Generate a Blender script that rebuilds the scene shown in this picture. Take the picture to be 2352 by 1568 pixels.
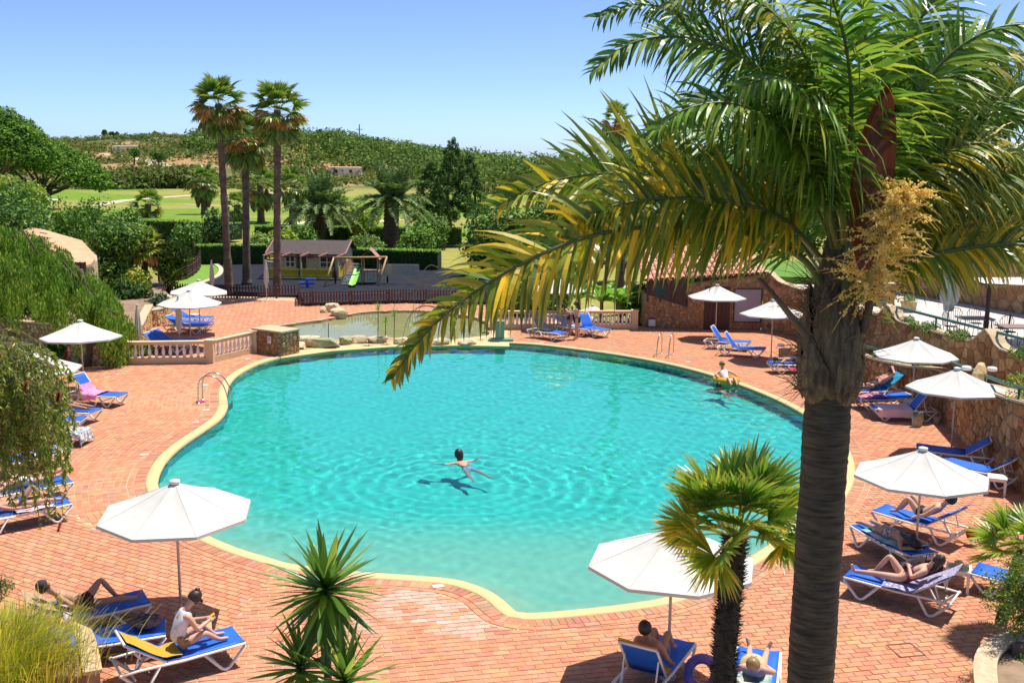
import bpy, bmesh, math, random
import numpy as np
from mathutils import Vector, Matrix
R = math.radians
rnd = random.Random(11)
nr = np.random.default_rng(5)
for o in list(bpy.data.objects): bpy.data.objects.remove(o)
SC = bpy.context.scene
COL = SC.collection
# ---------------------------------------------------------------- camera, sky, sun, exposure
F = 2417.0
MC = Matrix.Rotation(R(80.1), 3, 'X') @ Matrix.Rotation(R(0.6), 3, 'Z')
CAMP = Vector((0, 0, 8.0))
cam = bpy.data.cameras.new('camera'); cam.lens = 37.0; cam.sensor_width = 36; cam.clip_end = 20000; cam.clip_start = .1
camo = bpy.data.objects.new('camera', cam); COL.objects.link(camo)
camo.matrix_world = Matrix.Translation(CAMP) @ MC.to_4x4()
SC.camera = camo
SUNV = Vector((0.27, 0.24, 1.0)).normalized()
SUN_EL = math.asin(SUNV.z); SUN_AZ = math.atan2(SUNV.x, SUNV.y)
W = bpy.data.worlds.new('World'); SC.world = W; W.use_nodes = True
wn = W.node_tree.nodes; wl = W.node_tree.links
sky = wn.new('ShaderNodeTexSky'); sky.sky_type = 'NISHITA'; sky.sun_disc = False
sky.sun_elevation = SUN_EL; sky.sun_rotation = SUN_AZ; sky.altitude = 500; sky.air_density = .42; sky.dust_density = 1.0; sky.ozone_density = 6.5
wl.new(sky.outputs[0], wn['Background'].inputs[0]); wn['Background'].inputs[1].default_value = 0.15
sun = bpy.data.lights.new('sun', 'SUN'); sun.energy = 4.4; sun.angle = R(.53); sun.color = (1, .955, .88)
suno = bpy.data.objects.new('sun', sun); COL.objects.link(suno)
suno.rotation_euler = SUNV.to_track_quat('Z', 'Y').to_euler(); suno.location = (30, 30, 60)
vs = SC.view_settings; vs.view_transform = 'Standard'; vs.look = 'None'; vs.exposure = 0.62; vs.gamma = 1; vs.use_curve_mapping = False
SC.cycles.max_bounces = 10; SC.cycles.transparent_max_bounces = 16; SC.cycles.use_denoising = True
SC.cycles.caustics_reflective = False
# ---------------------------------------------------------------- pixel helpers (photo measured at 2352 px width), used to measure where things stand
def ray(x, y): return (MC @ Vector(((x-1176)/F, (784-y)/F, -1))).normalized()
def G(x, y, z=0.0):
    d = ray(x, y); return CAMP + d*((z-CAMP.z)/d.z)
def at(x, y, Y):
    d = ray(x, y); return CAMP + d*(Y/d.y)
def proj(p):
    q = MC.transposed() @ (Vector(p)-CAMP); return (1176+F*q.x/-q.z, 784-F*q.y/-q.z, -q.z)
# ---------------------------------------------------------------- materials
MATS = {}
def srgb(h):
    h = h.lstrip('#'); c = [int(h[i:i+2], 16)/255 for i in (0, 2, 4)]
    return tuple(x/12.92 if x <= .04045 else ((x+.055)/1.055)**2.4 for x in c)
def newmat(name):
    m = bpy.data.materials.new(name); m.use_nodes = True; MATS[name] = m
    nt = m.node_tree; return m, nt.nodes, nt.links, nt.nodes['Principled BSDF']
def mat(name, c, c2=None, rough=.6, scale=6, metal=0, bump=0, bscale=None, attr=False, trans=0, objrand=None, spec=.5, stretch=None, detail=4, sheen=0, coat=0):
    """base colour varied by noise; attr multiplies the mesh colour attribute; objrand = list of colours chosen per object"""
    if name in MATS: return MATS[name]
    m, n, l, b = newmat(name)
    b.inputs['Roughness'].default_value = rough; b.inputs['Metallic'].default_value = metal
    b.inputs['Specular IOR Level'].default_value = spec
    if coat: b.inputs['Coat Weight'].default_value = coat
    tc = n.new('ShaderNodeTexCoord'); src = tc.outputs['Object']
    if stretch:
        mp = n.new('ShaderNodeMapping'); mp.inputs['Scale'].default_value = stretch; l.new(src, mp.inputs[0]); src = mp.outputs[0]
    no = n.new('ShaderNodeTexNoise'); no.inputs['Scale'].default_value = scale; no.inputs['Detail'].default_value = detail; l.new(src, no.inputs['Vector'])
    mx = n.new('ShaderNodeMix'); mx.data_type = 'RGBA'
    mx.inputs[6].default_value = (*c, 1); mx.inputs[7].default_value = (*(c2 or [min(1, x*.8) for x in c]), 1)
    rp = n.new('ShaderNodeMapRange'); rp.inputs[1].default_value = .35; rp.inputs[2].default_value = .65
    l.new(no.outputs[0], rp.inputs[0]); l.new(rp.outputs[0], mx.inputs[0]); col = mx.outputs[2]
    if attr:
        at_ = n.new('ShaderNodeAttribute'); at_.attribute_name = 'Col'
        mm = n.new('ShaderNodeMix'); mm.data_type = 'RGBA'; mm.blend_type = 'MULTIPLY'; mm.inputs[0].default_value = 1
        l.new(col, mm.inputs[6]); l.new(at_.outputs[0], mm.inputs[7]); col = mm.outputs[2]
    if objrand:
        oi = n.new('ShaderNodeObjectInfo'); cr = n.new('ShaderNodeValToRGB'); cr.color_ramp.interpolation = 'LINEAR'
        e = cr.color_ramp.elements
        while len(e) < len(objrand): e.new(.5)
        for i, cc in enumerate(objrand): e[i].position = i/(len(objrand)-1); e[i].color = (*cc, 1)
        l.new(oi.outputs['Random'], cr.inputs[0])
        mm = n.new('ShaderNodeMix'); mm.data_type = 'RGBA'; mm.blend_type = 'MULTIPLY'; mm.inputs[0].default_value = 1
        l.new(col, mm.inputs[6]); l.new(cr.outputs[0], mm.inputs[7]); col = mm.outputs[2]
    l.new(col, b.inputs['Base Color'])
    if bump:
        bp = n.new('ShaderNodeBump'); bp.inputs['Strength'].default_value = bump; bp.inputs['Distance'].default_value = .02
        n2 = n.new('ShaderNodeTexNoise'); n2.inputs['Scale'].default_value = bscale or scale*3; n2.inputs['Detail'].default_value = 5
        l.new(src, n2.inputs['Vector']); l.new(n2.outputs[0], bp.inputs['Height']); l.new(bp.outputs[0], b.inputs['Normal'])
    if trans:
        tr = n.new('ShaderNodeBsdfTranslucent'); l.new(col, tr.inputs[0]); ms = n.new('ShaderNodeMixShader'); ms.inputs[0].default_value = trans
        out = n['Material Output']; l.new(b.outputs[0], ms.inputs[1]); l.new(tr.outputs[0], ms.inputs[2]); l.new(ms.outputs[0], out.inputs[0])
    return m
# ---------------------------------------------------------------- objects
def tag(o, label=None, cat=None, group=None, kind=None):
    if label: o['label'] = label
    if cat: o['category'] = cat
    if group: o['group'] = group
    if kind: o['kind'] = kind
    return o
def thing(name, label, cat, loc=(0, 0, 0), rz=0, group=None):
    o = bpy.data.objects.new(name, None); COL.objects.link(o); o.location = loc; o.rotation_euler = (0, 0, rz); o.empty_display_size = .2
    return tag(o, label, cat, group)
def link(me, name, parent=None):
    o = bpy.data.objects.new(name, me); COL.objects.link(o)
    if parent is not None: o.parent = parent
    return o
def copy_tree(o, parent=None):
    c = o.copy(); COL.objects.link(c); c.parent = parent
    for ch in list(o.children): copy_tree(ch, c)
    return c
class MB:
    """collects shapes into one mesh"""
    def __init__(s): s.v = []; s.f = []; s.c = []; s.col = (1, 1, 1); s.T = None
    def add(s, vs, fs):
        k = len(s.v)
        if s.T is not None: vs = [s.T @ Vector(p) for p in vs]
        s.v += [tuple(p) for p in vs]; s.f += [tuple(k+i for i in f) for f in fs]; s.c += [s.col]*len(vs); return s
    def box(s, c, d, rz=0, rx=0, ry=0, top=1.0):
        a, b, e = d[0]/2, d[1]/2, d[2]/2
        P = [(-a, -b, -e), (a, -b, -e), (a, b, -e), (-a, b, -e), (-a*top, -b*top, e), (a*top, -b*top, e), (a*top, b*top, e), (-a*top, b*top, e)]
        M = Matrix.Rotation(rz, 3, 'Z') @ Matrix.Rotation(ry, 3, 'Y') @ Matrix.Rotation(rx, 3, 'X'); c = Vector(c)
        return s.add([c+M @ Vector(p) for p in P], [(0, 3, 2, 1), (4, 5, 6, 7), (0, 1, 5, 4), (1, 2, 6, 5), (2, 3, 7, 6), (3, 0, 4, 7)])
    def tube(s, pts, rads, n=8, cap=True, flat=1.0):
        pts = [Vector(p) for p in pts]; m = len(pts)
        if not hasattr(rads, '__len__'): rads = [rads]*m
        vs = []; u = None
        for i, p in enumerate(pts):
            t = (pts[min(i+1, m-1)]-pts[max(i-1, 0)]).normalized()
            if u is None:
                u = t.orthogonal().normalized()
                if abs(t.z) < .9: u = t.cross(Vector((0, 0, 1))).normalized()
            u = (u - t*u.dot(t)).normalized(); w = t.cross(u)
            vs += [p+(u*math.cos(2*math.pi*k/n)+w*math.sin(2*math.pi*k/n)*flat)*rads[i] for k in range(n)]
        fs = [(i*n+k, i*n+(k+1) % n, (i+1)*n+(k+1) % n, (i+1)*n+k) for i in range(m-1) for k in range(n)]
        if cap: fs += [tuple(range(n))[::-1], tuple((m-1)*n+k for k in range(n))]
        return s.add(vs, fs)
    def bar(s, a, b, w, h): # rectangular bar
        a, b = Vector(a), Vector(b); t = (b-a).normalized(); u = t.cross(Vector((0, 0, 1)))
        u = u.normalized() if u.length > .01 else Vector((1, 0, 0)); q = u.cross(t)
        P = [p+u*(i*w/2)+q*(j*h/2) for p in (a, b) for i, j in ((-1, -1), (1, -1), (1, 1), (-1, 1))]
        return s.add(P, [(0, 1, 2, 3)[::-1], (4, 5, 6, 7), (0, 1, 5, 4), (1, 2, 6, 5), (2, 3, 7, 6), (3, 0, 4, 7)])
    def lathe(s, prof, n=12, loc=(0, 0, 0)):
        x, y, z = loc; vs = [(x+r*math.cos(2*math.pi*k/n), y+r*math.sin(2*math.pi*k/n), z+h) for r, h in prof for k in range(n)]; m = len(prof)
        fs = [(i*n+k, i*n+(k+1) % n, (i+1)*n+(k+1) % n, (i+1)*n+k) for i in range(m-1) for k in range(n)]
        return s.add(vs, fs+[tuple(range(n))[::-1], tuple((m-1)*n+k for k in range(n))])
    def prism(s, poly, z0, z1):
        n = len(poly); z0 = z0 if hasattr(z0, '__len__') else [z0]*n; z1 = z1 if hasattr(z1, '__len__') else [z1]*n
        return s.add([(p[0], p[1], z0[i]) for i, p in enumerate(poly)]+[(p[0], p[1], z1[i]) for i, p in enumerate(poly)],
                     [tuple(range(n))[::-1], tuple(range(n, 2*n))]+[(i, (i+1) % n, n+(i+1) % n, n+i) for i in range(n)])
    def grid(s, fn, nu, nv):
        return s.add([fn(i/nu, j/nv) for i in range(nu+1) for j in range(nv+1)],
                     [(i*(nv+1)+j, (i+1)*(nv+1)+j, (i+1)*(nv+1)+j+1, i*(nv+1)+j+1) for i in range(nu) for j in range(nv)])
    def blob(s, c, r, seed=0, amp=.18, sub=2, flat=1):
        bm = bmesh.new(); bmesh.ops.create_icosphere(bm, subdivisions=sub, radius=1); rr = random.Random(seed)
        ks = [(Vector((rr.uniform(-1, 1), rr.uniform(-1, 1), rr.uniform(-1, 1))).normalized(), rr.uniform(.5, 1)) for _ in range(9)]
        out = []
        for v in bm.verts:
            d = v.co.normalized(); q = 1+amp*sum((1 if d.dot(k) > .55 else -.5)*a*abs(d.dot(k)) for k, a in ks)*.6
            out.append((c[0]+d.x*q*r[0], c[1]+d.y*q*r[1], c[2]+max(-flat, d.z)*q*r[2]))
        fs = [tuple(v.index for v in f.verts) for f in bm.faces]; bm.free(); return s.add(out, fs)
    def rock(s, c, r, seed=0, cuts=14, sub=3):
        bm = bmesh.new(); bmesh.ops.create_icosphere(bm, subdivisions=sub, radius=1); rr = random.Random(seed)
        ks = [(Vector((rr.gauss(0, 1), rr.gauss(0, 1), rr.gauss(0, .8))).normalized(), rr.uniform(.55, .88)) for _ in range(cuts)]+[(Vector((rr.uniform(-.15, .15), rr.uniform(-.15, .15), 1)).normalized(), rr.uniform(.5, .7))]; out = []
        for v in bm.verts:
            d = v.co.normalized(); q = min([1.0]+[k/max(.05, d.dot(n)) for n, k in ks]); q *= 1+rr.uniform(-.025, .025); out.append((c[0]+d.x*q*r[0], c[1]+d.y*q*r[1], c[2]+max(-.6, d.z*q)*r[2]))
        fs = [tuple(v.index for v in f.verts) for f in bm.faces]; bm.free(); return s.add(out, fs)
    def mesh(s, name, m, smooth=False):
        me = bpy.data.meshes.new(name); me.from_pydata(s.v, [], s.f)
        if m: me.materials.append(m)
        if any(c != (1, 1, 1) for c in s.c):
            a = me.color_attributes.new('Col', 'FLOAT_COLOR', 'POINT'); a.data.foreach_set('color', np.array([(*c, 1) for c in s.c], dtype=np.float32).ravel())
        if smooth: me.polygons.foreach_set('use_smooth', [True]*len(me.polygons))
        me.update(); return me
    def build(s, name, m, parent=None, smooth=False, kind=None):
        o = link(s.mesh(name, m, smooth), name, parent)
        if kind: o['kind'] = kind
        return o
def npmesh(name, V, nper, m, col=None, parent=None, smooth=False):
    """V (N*nper,3): N faces of nper verts each"""
    V = np.asarray(V, dtype=np.float32).reshape(-1, 3); n = len(V)
    me = bpy.data.meshes.new(name); me.vertices.add(n); me.vertices.foreach_set('co', V.ravel())
    me.loops.add(n); me.loops.foreach_set('vertex_index', np.arange(n, dtype=np.int32))
    k = n//nper; me.polygons.add(k); me.polygons.foreach_set('loop_start', np.arange(0, n, nper, dtype=np.int32)); me.polygons.foreach_set('loop_total', np.full(k, nper, dtype=np.int32))
    me.update(calc_edges=True)
    if col is not None:
        c = np.ones((n, 4), dtype=np.float32); c[:, :3] = col; a = me.color_attributes.new('Col', 'FLOAT_COLOR', 'POINT'); a.data.foreach_set('color', c.ravel())
    me.materials.append(m); return link(me, name, parent)
def spline(P, n, closed=False):
    """Catmull-Rom through P"""
    P = [Vector(p) for p in P]; m = len(P); out = []; segs = m if closed else m-1
    for i in range(segs):
        g = (lambda k: P[k % m]) if closed else (lambda k: P[min(max(k, 0), m-1)])
        a, b, c, d = g(i-1), g(i), g(i+1), g(i+2)
        for j in range(n):
            t = j/n; out.append(.5*((2*b)+(c-a)*t+(2*a-5*b+4*c-d)*t*t+(3*b-a-3*c+d)*t**3))
    if not closed: out.append(P[-1])
    return out
def resample(P, step, closed=False):
    P = [Vector(p) for p in P]; Q = P+[P[0]] if closed else P
    L = [0]
    for a, b in zip(Q, Q[1:]): L.append(L[-1]+(b-a).length)
    n = max(2, round(L[-1]/step)); out = []; k = 0
    for i in range(n if closed else n+1):
        s = L[-1]*i/n
        while k < len(Q)-2 and L[k+1] < s: k += 1
        t = (s-L[k])/max(1e-9, L[k+1]-L[k]); out.append(Q[k].lerp(Q[k+1], t))
    return out
def clip(poly, p, n): # keep side where (q-p).n>0, 2-D
    out = []; m = len(poly)
    for i in range(m):
        a, b = poly[i], poly[(i+1) % m]; da = (a[0]-p[0])*n[0]+(a[1]-p[1])*n[1]; db = (b[0]-p[0])*n[0]+(b[1]-p[1])*n[1]
        if da > 0: out.append(a)
        if da*db < 0:
            t = da/(da-db); out.append((a[0]+(b[0]-a[0])*t, a[1]+(b[1]-a[1])*t))
    return out
def inpoly(p, poly):
    x, y = p[0], p[1]; r = False; j = len(poly)-1
    for i in range(len(poly)):
        a, b = poly[i], poly[j]
        if (a[1] > y) != (b[1] > y) and x < (b[0]-a[0])*(y-a[1])/(b[1]-a[1])+a[0]: r = not r
        j = i
    return r
# ================================================================ SETTING
# ---- terrain
def sm(a, b, x): t = np.clip((x-a)/(b-a), 0, 1); return t*t*(3-2*t)
def terrain_z(X, Y):
    X = np.asarray(X, float); Y = np.asarray(Y, float); a = X/np.maximum(Y, 1)
    z = -.25+0*X
    z = z+sm(95, 125, Y)*(.6+.5*np.sin(X*.05+1)*np.sin(Y*.045))
    z = z+sm(215, 640, Y)*12.5*sm(-.2, -.3, a)                      # ridge to the left
    z = z+12.0*np.exp(-((X+82)/np.where(X > -82, 62, 40))**2-((Y-450)/105)**2)*sm(250, 400, Y)     # wooded hill
    z = z+sm(240, 420, Y)*3.5*np.exp(-((a+.33)/.12)**2)*(1+.4*np.sin(X*.06))
    z = z+sm(300, 900, Y)*(1.6*np.sin(X*.021+Y*.013)+1.1*np.sin(X*.05-Y*.03))
    z = z+sm(300, 800, Y)*sm(.0, .12, a)*4
    z = z-sm(900, 1500, Y)*24
    return z
ang = np.concatenate([np.linspace(-1.35, -.62, 16), np.linspace(-.6, .6, 190), np.linspace(.62, 1.35, 16)])
rad = np.concatenate([np.linspace(2, 100, 30), np.linspace(104, 300, 70), np.linspace(306, 760, 90), np.geomspace(780, 9000, 25)])
A_, R_ = np.meshgrid(ang, rad, indexing='ij'); TX = np.tan(A_)*R_; TY = R_+0*A_
TZ = terrain_z(TX, TY)
# pool hole: sink the terrain under the pool and the pond
from_px = lambda L, z=0: [G(x, y, z) for x, y in L]
POOL_PX = [(362, 1108), (370, 1078), (392, 1045), (428, 1014), (470, 986), (508, 958), (523, 932), (522, 906), (527, 882), (546, 860), (580, 840), (618, 826), (665, 814), (720, 804), (790, 796), (870, 790), (960, 786), (1060, 785), (1150, 786), (1230, 790), (1310, 799), (1400, 811), (1500, 828), (1600, 851), (1700, 883), (1790, 920), (1860, 960), (1905, 1000), (1930, 1040), (1936, 1085), (1918, 1130), (1880, 1168), (1833, 1200), (1770, 1245), (1700, 1290), (1630, 1330), (1540, 1366), (1450, 1383), (1340, 1396), (1250, 1404), (1192, 1406)]
POOL_PX2 = [(1182, 1398), (1139, 1362), (1083, 1338), (1026, 1326), (926, 1318), (801, 1309), (676, 1294), (610, 1276), (551, 1258), (480, 1228), (420, 1192), (378, 1150)]
P1 = spline(from_px(POOL_PX), 6); P2 = spline(from_px(POOL_PX2), 6)
POOL = resample(P1+P2, .2, True); POOL = [Vector((p.x, p.y)) for p in POOL]
NP_ = len(POOL); PA = np.array([(p.x, p.y) for p in POOL]); PB = np.roll(PA, -1, 0)
area = .5*np.sum(PA[:, 0]*PB[:, 1]-PB[:, 0]*PA[:, 1])
if area < 0: POOL.reverse(); PA = np.array([(p.x, p.y) for p in POOL]); PB = np.roll(PA, -1, 0)
def inside_np(q, A, B):
    x, y = q[:, 0:1], q[:, 1:2]; c = (A[:, 1] > y) != (B[:, 1] > y)
    with np.errstate(divide='ignore', invalid='ignore'): xi = (B[:, 0]-A[:, 0])*(y-A[:, 1])/(B[:, 1]-A[:, 1])+A[:, 0]
    return (np.sum(c & (x < xi), 1) % 2) == 1
def pool_dist(q):
    """signed distance (positive outside) and outward gradient"""
    q = np.asarray(q, float).reshape(-1, 2); D = np.empty(len(q)); Gd = np.empty((len(q), 2))
    for i in range(0, len(q), 4000):
        c = q[i:i+4000]; ab = PB-PA; t = np.einsum('nkj,kj->nk', c[:, None]-PA[None], ab)/np.sum(ab*ab, 1); t = np.clip(t, 0, 1)
        near = PA[None]+t[..., None]*ab[None]; d = c[:, None]-near; dd = np.linalg.norm(d, axis=2); k = np.argmin(dd, 1)
        r = np.arange(len(c)); dv = d[r, k]; dm = dd[r, k]; s = np.where(inside_np(c, PA, PB), -1.0, 1.0)
        D[i:i+4000] = dm*s; Gd[i:i+4000] = dv/np.maximum(dm, 1e-6)[:, None]*s[:, None]
    return D, Gd
POND_PX = [(596, 757), (630, 750), (680, 742), (740, 734), (800, 722), (845, 716), (910, 713), (990, 714), (1060, 722), (1112, 736), (1126, 758), (1108, 776), (1030, 780), (940, 778), (860, 775), (790, 780), (720, 783), (665, 780), (630, 768)]
POND = [Vector((p.x, p.y)) for p in spline(from_px(POND_PX), 5, True)]
pd, _ = pool_dist(np.stack([TX.ravel(), TY.ravel()], 1))
DECK = [Vector((p.x, p.y)) for p in (G(-900, 1140), G(-700, 1000), G(-120, 860), G(60, 850), G(278, 838), G(290, 760), G(385, 700), G(420, 678), G(680, 683), G(690, 703), G(930, 696), G(1140, 700), G(1500, 752), G(1760, 752), G(1830, 770), G(1980, 870), G(2150, 944), G(2230, 1014), G(2300, 1084), G(2440, 1200))]
DECK += [Vector((14, 6)), Vector((-14, 6))]
DA = np.array([(p.x, p.y) for p in DECK]); TZf = TZ.ravel(); TZf[inside_np(np.stack([TX.ravel(), TY.ravel()], 1), DA, np.roll(DA, -1, 0))] = -3.4; TZ = TZf.reshape(TZ.shape)
nA, nR = TX.shape
idx = np.arange(nA*nR).reshape(nA, nR)
quads = np.stack([idx[:-1, :-1], idx[1:, :-1], idx[1:, 1:], idx[:-1, 1:]], -1).reshape(-1, 4)
me = bpy.data.meshes.new('terrain'); me.from_pydata(np.stack([TX, TY, TZ], -1).reshape(-1, 3).tolist(), [], quads.tolist())
# real ground colours: mown turf, dry turf, bare earth, scrub litter
def fbm(x, y, s):
    v = 0
    for k in range(4): v = v+np.sin(x*s*(1.9**k)+1.7*k+np.sin(y*s*1.3*(1.9**k)+k*2.1)*1.6)*np.cos(y*s*(1.9**k)*.9-k+np.sin(x*s*.8*(1.9**k))*1.4)/(1.6**k)
    return v
x, y = TX.ravel(), TY.ravel(); aa = x/np.maximum(y, 1)
turf = np.array([.17, .27, .03]); dry = np.array([.31, .29, .075]); earth = np.array([.42, .25, .12]); scrub = np.array([.10, .125, .04]); sand = np.array([.5, .38, .22])
n1 = fbm(x, y, .05); n2 = fbm(x+50, y, .013)
c = turf*np.ones((len(x), 1))
w = sm(-.4, .6, n1+.5*n2+sm(-.36, -.2, aa)*.5-.25)[:, None]; c = c*(1-w)+dry*w
w = (sm(225, 265, y)*(1-.0))[:, None]; hill = earth*(1-sm(-.5, .5, n1)[:, None])+scrub*sm(-.5, .5, n1)[:, None]; c = c*(1-w)+hill*w
w = (sm(250, 262, y)*(1-sm(300, 318, y))*sm(-.40, -.36, aa)*(1-sm(-.29, -.26, aa)))[:, None]*.8; c = c*(1-w)+(sand*.75)*w
at_ = me.color_attributes.new('Col', 'FLOAT_COLOR', 'POINT'); at_.data.foreach_set('color', np.concatenate([c, np.ones((len(c), 1))], 1).astype(np.float32).ravel())
me.polygons.foreach_set('use_smooth', [True]*len(me.polygons))
me.materials.append(mat('ground', (1, 1, 1), (.72, .74, .7), .95, 1.2, attr=True, bump=.4, bscale=3, spec=.1))
tag(link(me, 'ground'), 'dry golf course land and scrub hills', kind='structure')
# sea sliver at the horizon
MB().grid(lambda u, v: (-9000+18000*u, 9000+30000*v, -7.5), 2, 2).build('sea', mat('sea', (.02, .10, .2), rough=.15), kind='structure')
# cart tracks on the golf land
def strip(P, w, z=.05):
    b = MB(); P = [Vector(p) for p in spline(P, 8)]; vs = []
    for i, p in enumerate(P):
        t = (P[min(i+1, len(P)-1)]-P[max(i-1, 0)]); n = Vector((-t.y, t.x, 0)).normalized()
        for s in (-1, 1):
            q = p+n*s*w/2; vs.append((q.x, q.y, float(terrain_z(q.x, q.y))+z))
    return b.add(vs, [(2*i, 2*i+1, 2*i+3, 2*i+2) for i in range(len(P)-1)])
def hit(x, y): # pixel onto the terrain
    d = ray(x, y); t = 40
    while t < 1500:
        p = CAMP+d*t
        if p.z < float(terrain_z(p.x, p.y)): return p
        t += 1.0
    return CAMP+d*700
mpath = mat('path_dust', (.58, .47, .34), (.5, .4, .28), .95, 2)
for pts, w in (([(215, 474), (280, 462), (340, 457), (420, 451), (520, 446), (640, 443)], 2.4), ([(590, 452), (480, 459), (560, 476), (420, 470)][2:], 1.2), ([(640, 520), (700, 513), (760, 511), (830, 512), (920, 505)], 2.2),
               ([(228, 354), (270, 358), (320, 366), (350, 374), (338, 388)], 3), ([(352, 374), (375, 384), (400, 398), (408, 408)], 5)):
    strip([hit(*p) for p in pts], w).build('cart_path', mpath, kind='structure')
# ---- deck slab (mortar bed) with pool and pond openings: a fine grid that leaves the openings free
mmort = mat('mortar', (.62, .43, .29), (.54, .36, .23), .95, 8, bump=.3)
def ngon_with_holes(outer, holes, z):
    from mathutils.geometry import delaunay_2d_cdt
    V = []; E = []
    for loop in [outer]+holes:
        k = len(V); V += [Vector((p.x, p.y)) for p in loop]; E += [(k+i, k+(i+1) % len(loop)) for i in range(len(loop))]
    v, e, f, *_ = delaunay_2d_cdt(V, E, [], 2, 1e-5)
    out = []
    for t in f:
        cx = sum(v[i].x for i in t)/len(t); cy = sum(v[i].y for i in t)/len(t)
        if inpoly((cx, cy), outer) and not any(inpoly((cx, cy), h) for h in holes): out.append(t)
    return [(p.x, p.y, z) for p in v], out
def offset(P, d):
    n = len(P); out = []
    for i in range(n):
        t = (P[(i+1) % n]-P[i-1]).normalized(); out.append(P[i]+Vector((t.y, -t.x))*d)
    return out
COP_OUT = offset(POOL, .30)
v, f = ngon_with_holes(DECK, [offset(POOL, .15), POND], -.012)
b = MB().add(v, f); slab = b.build('pool_deck', mmort, kind='structure'); slab['label'] = 'terracotta brick terrace round the swimming pool'
# skirt under the deck edge
n = len(DECK); MB().add([(p.x, p.y, z) for p in DECK for z in (-.012, -3)], [(2*i, 2*i+1, 2*((i+1) % n)+1, 2*((i+1) % n)) for i in range(n)]).build('deck_edge', mmort, kind='structure')
# ---- coping ring of cream pebble render
mcop = mat('coping_render', (.62, .49, .24), (.52, .39, .17), .8, 40, bump=.5, bscale=90)
b = MB(); k = len(POOL); q = [(offset(POOL, d), z) for d, z in ((0, -.35), (0, -.02), (.03, .006), (.26, .008), (.302, -.004), (.302, -.2))]
for P, z in q: b.v += [(p.x, p.y, z) for p in P]; b.c += [(1, 1, 1)]*k
b.f = [(r*k+i, r*k+(i+1) % k, (r+1)*k+(i+1) % k, (r+1)*k+i)[::-1] for r in range(len(q)-1) for i in range(k)]
tag(b.build('pool_coping', mcop, smooth=True), kind='structure')
# ---- bricks
PAL = [srgb(h) for h in ('c98f70', 'c38466', 'c88866', 'bf7f62', 'cd9572', 'bc785d', 'c6906b', 'b47860', 'cb9873', 'bb8766', 'b08c72', 'c48262')]
PAL = [tuple(.62*c+.38*m for c, m in zip(p, (.62, .285, .15))) for p in PAL]; STAIN = G(985, 1398)
mbrick = mat('brick', (1, 1, 1), (.80, .77, .74), .85, 5, attr=True, bump=.25, bscale=40, spec=.25)
mbrick1 = mat('brick_single', (1, 1, 1), (.80, .77, .74), .85, 5, bump=.25, bscale=40, objrand=PAL, spec=.25)
mpav = mat('edge_brick', (1, 1, 1), (.82, .8, .78), .8, 5, attr=True, bump=.25, bscale=40, spec=.3)
joined = MB(); singles = []
def put_brick(poly, pal=None, whole=None, dz=0):
    if len(poly) < 3: return
    ar = abs(sum(poly[i-1][0]*poly[i][1]-poly[i][0]*poly[i-1][1] for i in range(len(poly))))/2
    if ar < .004: return
    z = rnd.uniform(-.0015, .0025)+dz; cl = rnd.choice(pal or PAL); cl = tuple(c*rnd.uniform(.92, 1.08) for c in cl)
    cx, cy = poly[0]; sd_ = math.hypot((cx-STAIN.x)/1.9, (cy-STAIN.y)/1.35)+.25*math.sin(cx*3.1+cy*2.3)   # bleached, spalled patch
    if sd_ < 1 and rnd.random() < .75: w_ = rnd.uniform(.25, .75)*min(1, 2*(1-sd_)); cl = tuple(c*(1-w_)+e*w_ for c, e in zip(cl, (.62, .5, .43)))
    n = len(poly); s = [(p[0], p[1], -.03) for p in poly]; t = [(p[0], p[1], z) for p in poly]
    joined.col = cl; joined.add(s+t, [tuple(range(n, 2*n))]+[(i, (i+1) % n, n+(i+1) % n, n+i) for i in range(n)])
# rowlock edging + border course following the pool
EDGEPAL = [srgb(h) for h in ('c98f70', 'c38466', 'c88866', 'bf7f62', 'cd9572', 'bc785d', 'c6906b', 'b47860', 'cb9873', 'bb8766', 'b08c72', 'c48262')]
jp = MB()
def ring_bricks(d0, d1, step, gap, pal, mb):
    n = round(sum((POOL[i]-POOL[i-1]).length for i in range(NP_))/step); S = resample(offset(POOL, (d0+d1)/2), step, True)
    for i in range(len(S)):
        a, b_ = S[i], S[(i+1) % len(S)]; t = (b_-a).normalized(); m = Vector((t.y, -t.x)); h = (d1-d0)/2-gap/2
        e = (b_-a).length/2-gap/2; c = (a+b_)/2; z = rnd.uniform(-.001, .003)
        pl = [c+t*u*e+m*w*h for u, w in ((-1, 1), (-1, -1), (1, -1), (1, 1))]
        if proj((c.x, c.y, 0))[2] < 1 or inpoly(c, POND): continue
        mb.col = tuple(k*rnd.uniform(.88, 1.08) for k in rnd.choice(pal))
        mb.add([(p.x, p.y, -.03) for p in pl]+[(p.x, p.y, z) for p in pl], [(7, 6, 5, 4), (1, 0, 4, 5), (2, 1, 5, 6), (3, 2, 6, 7), (0, 3, 7, 4)])
ring_bricks(.305, .575, .135, .012, EDGEPAL, jp)
ring_bricks(.58, .72, .29, .012, PAL, joined)
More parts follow.
